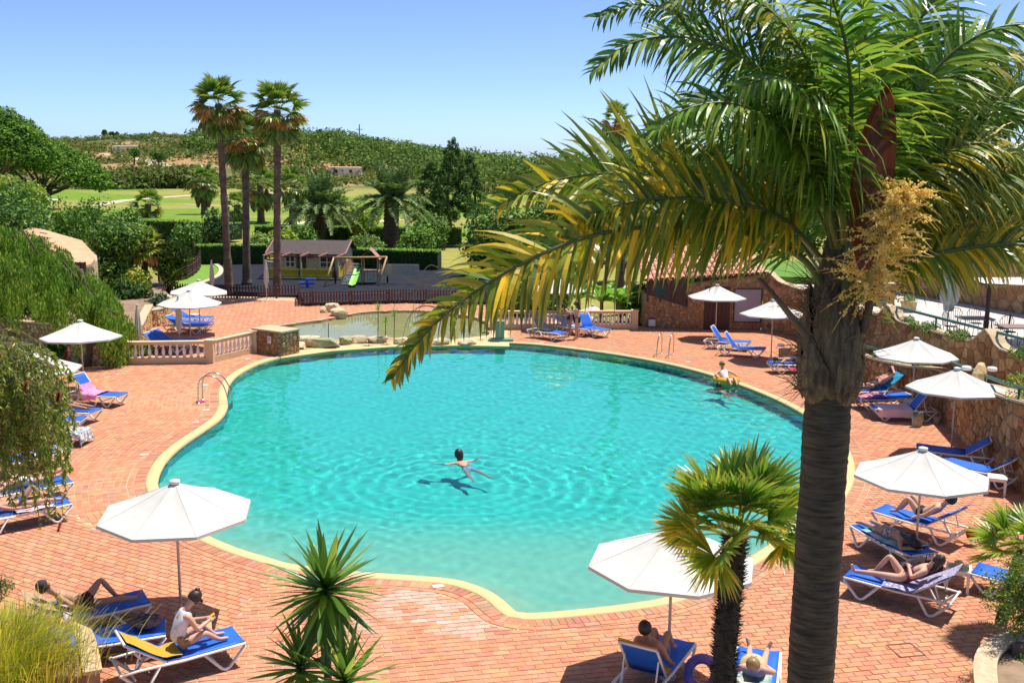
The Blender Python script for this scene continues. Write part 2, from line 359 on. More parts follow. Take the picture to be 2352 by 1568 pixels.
# zones
ROCKZONE = [Vector((p.x, p.y)) for p in from_px([(645, 770), (645, 822), (760, 806), (900, 796), (1060, 793), (1170, 795), (1165, 745), (1120, 770), (1000, 784), (860, 780), (740, 786), (665, 784)])]
ZL = [Vector((p.x, p.y)) for p in from_px([(600, 1300), (400, 1222), (225, 1215), (100, 1130), (190, 880), (330, 842), (610, 818), (700, 810), (560, 900), (500, 1000), (400, 1100), (440, 1220)])]
LA, LB = G(640, 1300), G(390, 1600)       # seam between the front rows and the fan on the left
def rows(x0, x1, y0, y1, angle, pred, bl=.29, bw=.146, gap=.019, clipline=None, herring=False):
    ca, sa = math.cos(angle), math.sin(angle); C = Vector(((x0+x1)/2, (y0+y1)/2)); Rr = math.hypot(x1-x0, y1-y0)/2; cand = []
    nv, nu = int(Rr/bw)+1, int(Rr/bl)+1
    for j in range(-nv, nv):
        for i in range(-nu, nu):
            u = (i+(.5 if j % 2 else 0)+(.08*math.sin(j*7.1)))*bl; v = j*bw
            cand.append((C.x+u*ca-v*sa, C.y+u*sa+v*ca))
    if not cand: return
    q = np.array(cand); k = (q[:, 0] > x0) & (q[:, 0] < x1) & (q[:, 1] > y0) & (q[:, 1] < y1); q = q[k]
    D, Gd = pool_dist(q); k = D > .66; q, D, Gd = q[k], D[k], Gd[k]; h, w = (bl-gap)/2, (bw-gap)/2
    for (x, y), d, g in zip(q, D, Gd):
        px = proj((x, y, 0))
        if px[2] < 1 or not (-520 < px[0] < 2760 and px[1] < 1800): continue
        if not pred(x, y): continue
        poly = [(x+u*h*ca-v*w*sa, y+u*h*sa+v*w*ca) for u, v in ((-1, -1), (1, -1), (1, 1), (-1, 1))]; whole = True
        if d < .95: poly = clip(poly, (x-g[0]*(d-.73), y-g[1]*(d-.73)), g); whole = False
        if clipline and len(poly) > 2:
            p0, nn = clipline; dd = (x-p0[0])*nn[0]+(y-p0[1])*nn[1]
            if abs(dd) < .4: poly = clip(poly, p0, nn); whole = False
        if whole and px[1] > 1395 and 330 < px[0] < 2340 and rnd.random() < .62: singles.append((px[2], x, y, angle)); continue
        put_brick(poly)
sl = Vector((LB.x-LA.x, LB.y-LA.y)).normalized(); SN = Vector((-sl.y, sl.x))
if SN.x < 0: SN = -SN
def front(x, y): return (x-LA.x)*SN.x+(y-LA.y)*SN.y > -.17
yfar = 40.5
INL = lambda x, y: inpoly((x, y), ZL)
rows(-13.2, 13.8, 9, 36, R(12), lambda x, y: front(x, y) and not INL(x, y) and (y < 25 or x > 2) and not (x < -3 and y > 20), clipline=((LA.x, LA.y), (SN.x, SN.y)))
rows(-22, 2, 9, 33, R(-28), lambda x, y: (x-LA.x)*SN.x+(y-LA.y)*SN.y < .17 and not INL(x, y) and x < -1, clipline=((LA.x, LA.y), (-SN.x, -SN.y)))
rows(2, 14.2, 36, 51, R(-24), lambda x, y: inpoly((x, y), DECK) and not inpoly((x, y), POND) and not inpoly((x, y), ROCKZONE))
rows(-22, 2, 30, 58.5, R(38), lambda x, y: inpoly((x, y), DECK) and not INL(x, y) and not inpoly((x, y), POND) and not inpoly((x, y), ROCKZONE) and (y > 33 or x < -6) and not (y < 33 and not front(x, y)), bl=.3, bw=.3, gap=.016)
# curved courses on the left, parallel to the pool edge
ARC = []
for kk in range(34):
    d = .805+kk*.146; S = resample(offset(POOL, d), .29, True)
    C = [(S[i]+S[(i+1) % len(S)])/2 for i in range(len(S))]; D, _ = pool_dist([(p.x, p.y) for p in C])
    for i, c_ in enumerate(C):
        if abs(D[i]-d) > .03 or not INL(c_.x, c_.y): continue
        a, b_ = S[i], S[(i+1) % len(S)]; ARC.append((c_.x, c_.y)); t = (b_-a).normalized(); m = Vector((t.y, -t.x)); e = min(.145, (b_-a).length/2)-.007
        put_brick([tuple(c_+t*u*e+m*w*.066) for u, w in ((-1, 1), (-1, -1), (1, -1), (1, 1))])
AC = np.array(ARC); ca, sa = math.cos(R(-28)), math.sin(R(-28)); Zx = [p.x for p in ZL]; Zy = [p.y for p in ZL]
cand = np.array([(min(Zx)-1+i*.29*ca+(.145 if j % 2 else 0)*ca-j*.146*sa, (min(Zy)+max(Zy))/2+i*.29*sa+(.145 if j % 2 else 0)*sa+j*.146*ca) for i in range(-10, 80) for j in range(-110, 150)])
cand = cand[[inpoly(q, ZL) for q in cand]]; D, Gd = pool_dist(cand)
for q, d, g in zip(cand, D, Gd):
    if d < .78 or np.min(np.abs(AC[:, 0]-q[0])+np.abs(AC[:, 1]-q[1])) < .2: continue
    put_brick([(q[0]+u*.136*ca-v*.064*sa, q[1]+u*.136*sa+v*.064*ca) for u, v in ((-1, -1), (1, -1), (1, 1), (-1, 1))], dz=-.006)
singles.sort(); base = MB().box((0, 0, -.014), (.271, .127, .03), top=.985).mesh('brick', mbrick1)
for _, x, y, a in singles[:300]:
    o = link(base, 'brick', slab); o.location = (x, y, rnd.uniform(-.0015, .0025)); o.rotation_euler = (rnd.uniform(-.004, .004), rnd.uniform(-.004, .004), a+rnd.uniform(-.01, .01))
for _, x, y, a in singles[300:]:
    ca, sa = math.cos(a), math.sin(a); put_brick([(x+u*.138*ca-v*.066*sa, y+u*.138*sa+v*.066*ca) for u, v in ((-1, -1), (1, -1), (1, 1), (-1, 1))])
joined.build('brick_field', mbrick, slab, kind='stuff'); jp.build('pool_edge_bricks', mpav, slab, kind='stuff')
# ---- pool basin: shallow beach on the near side, deep toward the far side
def pool_depth(x, y, d): return -min(.16+.25*min(-d, 3.0)*1.0, .30+max(0, (y-19.5))*.105, 1.75) if d < 0 else -.3
xs = np.arange(PA[:, 0].min()-.3, PA[:, 0].max()+.4, .3); ys = np.arange(PA[:, 1].min()-.3, PA[:, 1].max()+.4, .3)
GX, GY = np.meshgrid(xs, ys, indexing='ij'); D, _ = pool_dist(np.stack([GX.ravel(), GY.ravel()], 1))
far = np.clip((GY.ravel()-21)/9, 0, 1)
dep = -(np.minimum(.22+.20*np.clip(-D, 0, 12), .38+np.clip(GY.ravel()-20, 0, 99)*.085)*(1-far)+np.clip(1.15+.1*np.clip(-D, 0, 5), 0, 1.7)*far)
dep = np.where(D > .1, -.5-1.0*far, dep)
m = len(ys); fs = [(i*m+j, (i+1)*m+j, (i+1)*m+j+1, i*m+j+1) for i in range(len(xs)-1) for j in range(m-1) if max(D[i*m+j], D[(i+1)*m+j+1]) < 1.0]
mpool = mat('pool_depth_tint', (1, 1, 1), (.94, .95, .95), .7, 1.2, attr=True)
bb = MB().add(np.stack([GX.ravel(), GY.ravel(), dep], 1).tolist(), fs)
k1 = sm(-.38, -1.15, dep)[:, None]; k0 = sm(-.2, -.42, dep)[:, None]   # water's absorption of light painted into the floor by depth: sandy, pale aqua, turquoise
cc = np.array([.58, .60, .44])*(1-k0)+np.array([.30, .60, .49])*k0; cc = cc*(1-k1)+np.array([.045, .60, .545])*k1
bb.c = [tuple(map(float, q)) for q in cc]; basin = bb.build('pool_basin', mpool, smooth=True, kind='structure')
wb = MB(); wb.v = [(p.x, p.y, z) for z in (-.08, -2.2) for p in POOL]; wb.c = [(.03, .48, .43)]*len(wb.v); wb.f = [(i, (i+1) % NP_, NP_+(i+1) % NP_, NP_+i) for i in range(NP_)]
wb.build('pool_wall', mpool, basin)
# ---- water
def mkwater():
    m, n, l, b = newmat('pool_water')
    out = n['Material Output']; n.remove(b)
    gl = n.new('ShaderNodeBsdfGlass'); gl.inputs['IOR'].default_value = 1.333; gl.inputs['Roughness'].default_value = 0.0; gl.inputs['Color'].default_value = (.76, .99, .955, 1)
    l.new(gl.outputs[0], out.inputs['Surface'])
    return m
WZ = -.07
st = .062
xs = np.arange(PA[:, 0].min()-.25, PA[:, 0].max()+.25, st); ys = np.arange(PA[:, 1].min()-.25, PA[:, 1].max()+.25, st)
GX, GY = np.meshgrid(xs, ys, indexing='ij'); X, Y = GX.ravel(), GY.ravel(); D, _ = pool_dist(np.stack([X, Y], 1))
Z = np.zeros_like(X); wr = random.Random(3)
for i in range(46):
    lam = math.exp(wr.uniform(math.log(.24), math.log(1.5))); th = wr.gauss(.5, 1.0); k_ = 2*math.pi/lam; ph = wr.uniform(0, 6.3)
    Z += (.0078)*lam**1.05*wr.uniform(.4, 1)*np.sin(k_*(X*math.cos(th)+Y*math.sin(th))+ph+1.2*np.sin(.35*X+.4*Y+ph))/3.2
SWIM = G(1062, 1072, -.07); FLOATP = G(1668, 878, -.05)
for p, s in ((SWIM, 1.0), (FLOATP, .8)):
    r = np.hypot(X-p.x, Y-p.y); Z += s*.0055*np.sin(r*2*math.pi/.5)*np.exp(-((r-2.6)/2.0)**2)
calm = .5+.5*sm(-1.2, 1.2, fbm(X, Y, .22)); calm = calm*(1-.35*sm(27, 31, Y)*(1-sm(5, 8, X)))
Z = Z*calm+WZ
m_ = len(ys); keep = (D < .16).reshape(len(xs), m_); cell = keep[:-1, :-1] & keep[1:, :-1] & keep[1:, 1:] & keep[:-1, 1:]
ii, jj = np.nonzero(cell); q = np.stack([ii*m_+jj, (ii+1)*m_+jj, (ii+1)*m_+jj+1, ii*m_+jj+1], 1)
used, inv = np.unique(q, return_inverse=True); q = inv.reshape(-1, 4); V = np.stack([X[used], Y[used], Z[used]], 1)
E = {}
for f in q.tolist():
    for a, b_ in zip(f, f[1:]+f[:1]):
        if (b_, a) in E: del E[(b_, a)]
        else: E[(a, b_)] = 1
nv = len(V); V2 = V.copy(); V2[:, 2] = -2.6
bd = sorted({i for e in E for i in e}); mp_ = {i: nv+k for k, i in enumerate(bd)}
faces = q.tolist()+[(b_, a, mp_[a], mp_[b_]) for a, b_ in E]
c0 = nv+len(bd); VV = V.tolist()+[[V[i][0], V[i][1], -2.6] for i in bd]+[[0, 25, -2.6]]
faces += [(mp_[b_], mp_[a], c0) for a, b_ in E]
me = bpy.data.meshes.new('water'); me.from_pydata(VV, [], faces); sf = [True]*len(q)+[False]*(len(faces)-len(q)); me.polygons.foreach_set('use_smooth', sf)
me.materials.append(mkwater()); water = tag(link(me, 'water'), 'turquoise water of the kidney shaped swimming pool', kind='structure')
sun.cycles.is_caustics_light = True
water.cycles.is_caustics_caster = True
basin.cycles.is_caustics_receiver = True
for ch in basin.children: ch.cycles.is_caustics_receiver = True
# ================================================================ WALLS, BUILDINGS, FENCES
STPAL = [srgb(h) for h in ('b98a5e', 'c69a6c', '9c6c45', 'd0a87c', 'a87a50', 'b5805a', 'c9a070', '8f6040')]
mstone = mat('wall_stone', (1, 1, 1), (.72, .68, .62), .9, 7, objrand=STPAL, bump=.5, bscale=22, spec=.2)
mstonej = mat('wall_stone_field', (1, 1, 1), (.72, .68, .62), .9, 7, attr=True, bump=.5, bscale=22, spec=.2)
mgrout = mat('wall_grout', (.33, .23, .14), (.26, .17, .1), .95, 9, bump=.3)
PALE = [srgb(h) for h in ('d8bd8e', 'cdaa78', 'e2cca2', 'c29a66', 'd3b384')]
mpale = mat('pale_stone', (1, 1, 1), (.75, .7, .62), .9, 6, objrand=PALE, bump=.5, bscale=20, spec=.2)
def stones(parent, P, U, bot, top, size, seed=1, limit=300, m=None, name='stone', depth=.035, asp=1.0):
    """rubble facing: Voronoi cells in (u,v) raised from the wall; P(u,v) -> (position, outward normal)"""
    rr = random.Random(seed); sx = size*asp; nu = max(1, round(U/sx)); hm = max(top(U*i/20) for i in range(21)); lo = min(bot(U*i/20) for i in range(21)); nv = max(1, round((hm-lo)/size))
    du, dv = U/nu, (hm-lo)/nv; pt = {}
    for i in range(-2, nu+3):
        for j in range(-2, nv+3): pt[i, j] = ((i+.5+rr.uniform(-.42, .42))*du, lo+(j+.5+rr.uniform(-.42, .42))*dv)
    out = []
    for i in range(nu):
        for j in range(nv):
            p = pt[i, j]; t_, b_ = top(p[0]), bot(p[0])
            if p[1] > t_+size*.3 or p[1] < b_-size*.3: continue
            poly = [(p[0]-2*du, p[1]-2*dv), (p[0]+2*du, p[1]-2*dv), (p[0]+2*du, p[1]+2*dv), (p[0]-2*du, p[1]+2*dv)]
            for a in range(-2, 3):
                for c in range(-2, 3):
                    if a or c:
                        q = pt[i+a, j+c]; poly = clip(poly, ((p[0]+q[0])/2, (p[1]+q[1])/2), (p[0]-q[0], p[1]-q[1]))
                        if len(poly) < 3: break
            e = .05; s = (top(min(U, p[0]+e))-top(max(0, p[0]-e)))/(2*e); poly = clip(poly, (p[0], t_-.012), (s, -1))
            s = (bot(min(U, p[0]+e))-bot(max(0, p[0]-e)))/(2*e); poly = clip(poly, (p[0], b_+.004), (-s, 1))
            poly = clip(clip(poly, (.005, 0), (1, 0)), (U-.005, 0), (-1, 0))
            if len(poly) < 3: continue
            ar = abs(sum(poly[k-1][0]*poly[k][1]-poly[k][0]*poly[k-1][1] for k in range(len(poly))))/2
            if ar < size*size*.08: continue
            cx = sum(q[0] for q in poly)/len(poly); cy = sum(q[1] for q in poly)/len(poly); h = depth*rr.uniform(.6, 1.3); n = len(poly)
            g = max(.5, 1-.022/max(.03, math.sqrt(ar)*.5))
            ring = lambda k, d: [(lambda r: r[0]+r[1]*d)(P(cx+(q[0]-cx)*k, cy+(q[1]-cy)*k)) for q in poly]
            out.append((ar, ring(g, -.02)+ring(g, h*.55)+ring(g*.86, h), n))
    out.sort(key=lambda t: -t[0]); rest = MB()
    for k, (ar, vs, n) in enumerate(out):
        fs = [tuple(range(2*n, 3*n))]+[(r*n+i, r*n+(i+1) % n, (r+1)*n+(i+1) % n, (r+1)*n+i) for r in range(2) for i in range(n)]
        if k < limit: MB().add(vs, fs).build(name, m or mstone, parent)
        else: rest.col = rr.choice(STPAL); rest.add(vs, fs)
    if rest.v: rest.build('stones', mstonej, parent, kind='stuff')
class Path:
    def __init__(s, P): 
        s.P = [Vector((p[0], p[1])) for p in P]; s.L = [0]
        for a, b in zip(s.P, s.P[1:]): s.L.append(s.L[-1]+(b-a).length)
        s.U = s.L[-1]
    def __call__(s, u):
        u = min(max(u, 0), s.U); k = 0
        while k < len(s.L)-2 and s.L[k+1] < u: k += 1
        t = (s.P[k+1]-s.P[k]).normalized(); return s.P[k]+t*(u-s.L[k]), t
def stone_wall(name, label, pts, bot, top, thick, size, side=1, seed=1, limit=300, cat='wall', m=None, smooth_n=6, cap=True, group=None, capm=None, depth=.035):
    """side=+1: stones face the left of the walking direction"""
    pa = Path(spline([(*p, 0) for p in pts], smooth_n) if smooth_n else pts); U = pa.U; root = thing(name, label, cat, (pa.P[0].x, pa.P[0].y, 0), 0, group); o0 = Vector((pa.P[0].x, pa.P[0].y, 0))
    b = MB(); n = max(2, int(U/.25)); 
    for i in range(n+1):
        u = U*i/n; p, t = pa(u); nn = Vector((-t.y, t.x))*side; q = p-nn*thick
        b.v += [(p.x-o0.x, p.y-o0.y, bot(u)), (p.x-o0.x, p.y-o0.y, top(u)), (q.x-o0.x, q.y-o0.y, top(u)), (q.x-o0.x, q.y-o0.y, bot(u))]
    b.c = [(1, 1, 1)]*len(b.v); b.f = [(4*i+k, 4*i+4+k, 4*i+4+(k+1) % 4, 4*i+(k+1) % 4) for i in range(n) for k in range(4)]+[(0, 1, 2, 3), (4*n, 4*n+3, 4*n+2, 4*n+1)]
    b.build('wall_core', mgrout, root)
    if cap:
        c = MB(); w = .035
        for i in range(n+1):
            u = U*i/n; p, t = pa(u); nn = Vector((-t.y, t.x))*side; p2 = p+nn*w; q = p-nn*(thick+w); z = top(u)
            c.v += [(p2.x-o0.x, p2.y-o0.y, z+.003), (p2.x-o0.x, p2.y-o0.y, z+.06), (q.x-o0.x, q.y-o0.y, z+.06), (q.x-o0.x, q.y-o0.y, z+.003)]
        c.c = [(1, 1, 1)]*len(c.v); c.f = b.f; c.build('coping', capm or mat('wall_cap', (.58, .44, .28), (.48, .34, .2), .9, 12, bump=.5), root)
    def P(u, v):
        p, t = pa(u); nn = Vector((-t.y, t.x))*side; return Vector((p.x-o0.x, p.y-o0.y, v)), Vector((nn.x, nn.y, 0))
    stones(root, P, U, bot, lambda u: top(u), size, seed, limit, m, depth=depth); return root
def lerp_fn(us, zs): return lambda u: float(np.interp(u, us, zs))
# -- right hand retaining walls
LW = [G(x, y) for x, y in ((1850, 815), (1930, 848), (1991, 880), (2070, 915), (2138, 944), (2213, 1014), (2288, 1084), (2352, 1134), (2440, 1205))]
LWp = [(p.x, p.y) for p in LW]; lu = Path(spline([(*p, 0) for p in LWp], 6)); us = [0]
for i in range(1, len(LWp)): us.append(us[-1]+(Vector(LWp[i])-Vector(LWp[i-1])).length)
ltop = lerp_fn(us, [.70, .80, .92, 1.1, 1.38, 1.72, 1.98, 2.2, 2.4])
stone_wall('retaining_wall', 'lower rubble stone retaining wall rising behind the sun loungers on the right', LWp, lambda u: -.05, ltop, .35, .30, side=-1, seed=3, limit=290)
UW = [(11.92, 49.75), (12.8, 48.7), (13.45, 46.4), (13.6, 43.3), (13.55, 40), (14.2, 36), (15.2, 31.2), (15.9, 26.5), (16.1, 22)]
uu = Path(spline([(*p, 0) for p in UW], 6)).U
def utop(u):
    z = 2.3
    for c, h, w in ((0.1, .5, .5), (7.2, .35, .35), (11.9, .5, .42), (17.6, .5, .42), (22.6, .5, .42)): z += h*math.exp(-((u-c)/w)**2)
    return z-.12*math.exp(-((u-2.2)/.8)**2)
stone_wall('parapet_wall', 'upper rubble stone wall with scalloped parapet below the cafe patio', UW, lambda u: 0.0, utop, .4, .36, side=-1, seed=5, limit=290)
# terrace between the two walls
b = MB(); A = Path(spline([(*p, 0) for p in LWp], 6)); B = Path(spline([(*p, 0) for p in UW[4:]], 6)); n = 24; vs = []
for i in range(n+1):
    p, t = A(A.U*i/n); q, _ = B(B.U*i/n); z = ltop(A.U*i/n)-.12; vs += [(p.x+.2, p.y, z), (q.x, q.y, z)]
b.add(vs, [(2*i, 2*i+1, 2*i+3, 2*i+2) for i in range(n)]); b.build('terrace', mat('terrace_soil', (.5, .38, .26), (.4, .28, .17), .95, 3, bump=.4), kind='structure')
# green handrails
mgreen = mat('green_paint', (.03, .13, .09), (.025, .1, .07), .4, 5)
def rail(label, pa, u0, u1, zf, off):
    r = thing('handrail', label, 'handrail', (0, 0, 0)); P = []
    for i in range(15):
        u = u0+(u1-u0)*i/14; p, t = pa(u); nn = Vector((-t.y, t.x)); q = p+nn*off; P.append((q.x, q.y, zf(u)))
    MB().tube(P, .05, 8).build('rail_tube', mgreen, r, True)
    for k in (0, 7, 14): q = P[k]; MB().tube([(q[0], q[1], q[2]-.5), (q[0], q[1], q[2]-.02)], .03, 6).build('post', mgreen, r, True)
UP = Path(spline([(*p, 0) for p in UW], 6))
for (a, c), lb in zip(((7.6, 11.6), (12.2, 17.2), (17.9, 22.4)), ('green tubular handrail on the parapet behind the palm trunk', 'green tubular handrail on the parapet in front of the closed patio parasol', 'green tubular handrail on the parapet in front of the patio chairs')):
    rail(lb, UP, a, c, lambda u: 2.78, .2)
rail('green tubular handrail along the top of the lower retaining wall', A, us[1], us[5], lambda u: ltop(u)+.38, .15)
rail('green tubular handrail on the lower wall at the right border', A, us[5]+1.0, us[7]+1.5, lambda u: ltop(u)+.36, .15)
# lamp pier on the lower wall: rock with two white dome lamps
mwhite = mat('white_plastic', (.82, .80, .75), (.74, .71, .64), .45, 4)
q, t = A(us[5]+.4); r = thing('lamp_pier', 'rough stone pier with two white dome lamps on the lower wall', 'lamp pier', (q.x+.15, q.y, ltop(us[5])))
MB().rock((0, 0, .3), (.27, .27, .55), 4).build('pier_stone', mpale, r)
for s in (-1, 1): MB().lathe([(.02, .1), (.12, .08), (.15, 0), (.13, -.02), (.02, -.03)], 12, (s*.34, s*-.05, .5)).build('lamp_shade', mwhite, r, True)
q = G(1810, 838); r = thing('lamp_pier', 'low rock pier with white dome lamp beside the shaded steps', 'lamp pier', (q.x, q.y, 0))
MB().rock((0, 0, .35), (.5, .42, .6), 8).build('pier_stone', mstone, r); MB().lathe([(.02, .1), (.12, .08), (.15, 0), (.13, -.02), (.02, -.03)], 12, (-.38, -.2, .8)).build('lamp_shade', mwhite, r, True)
# -- patio of pale cobbles
mc, n_, l_, b_ = newmat('cobbles')
tc = n_.new('ShaderNodeTexCoord'); vo = n_.new('ShaderNodeTexVoronoi'); vo.feature = 'DISTANCE_TO_EDGE'; vo.inputs['Scale'].default_value = 9
cr = n_.new('ShaderNodeMapRange'); cr.inputs[1].default_value = .02; cr.inputs[2].default_value = .1; mx = n_.new('ShaderNodeMix'); mx.data_type = 'RGBA'; mx.inputs[6].default_value = (.3, .27, .24, 1); mx.inputs[7].default_value = (.66, .61, .55, 1)
l_.new(tc.outputs['Object'], vo.inputs['Vector']); l_.new(vo.outputs[0], cr.inputs[0]); l_.new(cr.outputs[0], mx.inputs[0]); l_.new(mx.outputs[2], b_.inputs['Base Color']); b_.inputs['Roughness'].default_value = .9
bp = n_.new('ShaderNodeBump'); bp.inputs['Strength'].default_value = .6; bp.inputs['Distance'].default_value = .02; l_.new(cr.outputs[0], bp.inputs['Height']); l_.new(bp.outputs[0], b_.inputs['Normal'])
PAT = [(p[0]+.2, p[1]) for p in UW[::-1]][:8]+[(12.6, 52), (19, 52), (22, 40), (24, 20)]
MB().prism(PAT, 1.0, 2.0).build('patio', mc, kind='structure')
stone_wall('patio_wall', 'tall brown rubble wall at the back of the cafe patio', [(15.6, 52.3), (17.8, 49.3), (20.5, 42.2), (22.4, 36)], lambda u: 1.9, lambda u: 4.6, .4, .44, side=-1, seed=9, limit=240)
stone_wall('planter_wall', 'low square stone planter wall on the patio near the flower pot', [(14.2, 44.6), (16.1, 44.0)], lambda u: 2.0, lambda u: 2.9, .5, .26, side=-1, seed=12, limit=80, smooth_n=0)
MB().prism([(11, 52), (16, 51.5), (17, 60), (10, 60)], 1.5, 2.35).build('lawn', mat('lawn', (.09, .2, .02), (.12, .24, .03), .95, 3, bump=.4), kind='structure')
# -- stone building on the right
mwood = mat('dark_wood', (.085, .035, .025), (.06, .025, .018), .6, 4, stretch=(1, 1, 8))
r = thing('stone_building', 'low rubble stone pool building with terracotta tile roof and brown door', 'building', (8.37, 49.8, 0)); X0, Y0 = 8.37, 49.8
def L(p): return (p[0]-X0, p[1]-Y0)
front = Path([(8.37, 49.8), (11.9, 49.75)]); left = Path([(6.4, 50.3), (8.37, 49.8)])
ftop = lerp_fn([0, 3.53], [2.2, 2.68]); ltop2 = lerp_fn([0, 2.03], [1.62, 1.05])
MB().prism([L(p) for p in ((8.37, 49.8), (11.9, 49.75), (11.9, 55), (8.37, 55))], -.05, [2.2, 2.68, 2.68, 2.2]).build('wall', mgrout, r)
MB().prism([L(p) for p in ((6.4, 50.3), (8.36, 49.81), (8.36, 55), (6.4, 55))], -.05, [1.62, 1.05, 1.05, 1.62]).build('wall', mgrout, r)
def PF(pa):
    def f(u, v):
        p, t = pa(u); nn = Vector((t.y, -t.x)); return Vector((p.x-X0, p.y-Y0, v)), Vector((nn.x, nn.y, 0))
    return f
# stones round the door and the board
stones(r, PF(front), 3.53, lambda u: (2.12 if .78 < u < 2.02 else (0 if not 2.22 < u < 3.46 else 0)), ftop, .2, 21, 170)
stones(r, PF(left), 2.03, lambda u: 0, ltop2, .19, 22, 90)
d = MB(); d.box((.78+.62, -.03, 1.03), (1.2, .07, 2.06)); dr = d.build('door', mwood, r)
for k in range(6): MB().box((.9+k*.2, -.075, 1.03), (.185, .02, 2.0)).build('plank', mwood, dr)
MB().box((2.84, -.065, 1.18), (1.24, .05, 1.56)).build('notice_board', mat('board_grey', (.40, .37, .40), (.35, .32, .35), .7, 2), r)
for a, c_ in (((2.84, -.075, 1.97), (1.3, .07, .05)), ((2.84, -.075, .39), (1.3, .07, .05)), ((2.2, -.075, 1.18), (.05, .07, 1.6)), ((3.48, -.075, 1.18), (.05, .07, 1.6))): MB().box(a, c_).build('board_frame', mwood, r)
# shutters above the left wing
sb = MB(); a0, t0 = left(0.05); a1, t1 = left(1.98)
P = [(a0.x-X0, a0.y-Y0+.03), (a1.x-X0, a1.y-Y0+.03)]
sb.add([(P[0][0], P[0][1], 1.6), (P[1][0], P[1][1], 1.05), (P[1][0], P[1][1], 2.2), (P[0][0], P[0][1], 2.5)], [(0, 1, 2, 3)]); sb.build('shutter', mwood, r)
for i in range(4):
    u = .1+i*.6; p, t = left(u); MB().box((p.x-X0, p.y-Y0-.02, 1.85), (.08, .06, 1.2), rz=math.atan2(t.y, t.x)).build('shutter_post', mwood, r)
p, t = left(.72); MB().box((p.x-X0, p.y-Y0+.01, 1.9), (.5, .03, .75), rz=math.atan2(t.y, t.x)).build('window_pane', mat('dark_glass', (.03, .035, .04), rough=.1), r)
mtile = mat('roof_tile', (1, 1, 1), (.8, .72, .68), .85, 6, objrand=[srgb(h) for h in ('d9a081', 'cf8d6c', 'e0b193', 'c27e60', 'd8a58c')], bump=.3)
tl = MB(); n = 6
tl.add([(.12*math.cos(math.pi*k/n)*(1-.12*j), -.02+.72*j, .085*math.sin(math.pi*k/n)+.03*(1-j)) for j in (0, 1) for k in range(n+1)], [(k, k+1, n+2+k, n+1+k) for k in range(n)]); tm = tl.mesh('roof_tile', mtile, True)
ra = math.atan2(1.0, 4.6); rt = MB()
rt.add([(-2.2, -.25, 2.3), (3.75, -.25, 2.72), (3.75, 4.9, 3.75), (-2.2, 4.9, 3.45)], [(0, 1, 2, 3)]); roof = rt.build('roof', mat('roof_under', (.5, .3, .2), (.42, .25, .16), .9, 5), r)
for i in range(23):
    for j in range(7):
        u = -2.05+i*.252; v = -.27+j*.66; sx = (u+2.2)/5.95; z = 2.32+.42*sx+(v+.25)*.205
        o = link(tm, 'roof_tile', roof); o.location = (u, v, z+.01); o.rotation_euler = (math.atan(.205), math.atan(-.07), 0)
rs = thing('info_sign', 'small white and purple sign standing at the corner of the stone building', 'sign', (*G(1497, 752).xy, 0))
MB().box((0, 0, .28), (.32, .03, .42), rx=-.1).build('sign_panel', mwhite, rs); MB().box((0, -.022, .45), (.325, .03, .1), rx=-.1).build('sign_header', mat('purple_print', (.18, .02, .12)), rs); MB().box((0, .03, .1), (.04, .03, .2)).build('stand', mwood, rs)
# -- left tiled house
mter = mat('pale_roof', (.60, .37, .21), (.50, .29, .16), .9, 3, bump=.3, bscale=12)
r = thing('garden_house', 'cream walled house with pale curved terracotta roof among the shrubs', 'house', (*at(150, 640, 52).xy, 0)); o0 = r.location.copy()
rg = [at(70, 522, 57), at(100, 527, 56), at(188, 552, 55)]; ev = [at(-60, 575, 50.5), at(40, 588, 50), at(120, 600, 49.5), at(165, 609, 49.3), at(190, 612, 49.5), at(209, 606, 50.2), at(219, 594, 51.2), at(216, 583, 52.6), at(200, 574, 54.3)]
V = [p-o0 for p in rg+ev]; b = MB(); b.add(V+[p-Vector((0, 0, .12)) for p in V], [(0, 3, 4, 1), (1, 4, 5), (1, 5, 6), (1, 6, 7), (1, 7, 2), (2, 7, 8), (2, 8, 9), (2, 9, 10), (2, 10, 11)]+[(k, k+1, k+13, k+12)[::-1] for k in range(3, 11)])
rf = b.build('roof', mter, r)
for k in range(7): # tile courses across the slope
    a = V[4].lerp(V[1], k/7); c2 = V[6].lerp(V[1], k/7); MB().bar(a+Vector((0, 0, .035)), c2+Vector((0, 0, .035)), .09, .04).build('tile_course', mter, rf)
W_ = [(p-o0)*.9 for p in ev]; zt = [p.z+o0.z for p in V[3:]]
pl = [(p.x*.97, p.y+.4) for p in V[3:]]+[(V[11].x, V[11].y+3), (V[3].x, V[3].y+5)]
MB().prism(pl, 0, [z-.1 for z in [v.z for v in V[3:]]]+[2.6, 2.6]).build('wall', mat('cream_wall', (.6, .45, .3), (.5, .36, .23), .9, 3, bump=.4), r)
wv = at(180, 622, 49.2)-o0; w_ = MB().box((wv.x, wv.y+.3, wv.z), (.5, .08, .75)).build('window', mat('dark_glass', (.03, .035, .04)), r)
for s in (-1, 0, 1): MB().box((wv.x+s*.23, wv.y+.25, wv.z), (.05, .05, .8)).build('window_frame', mwood, w_)
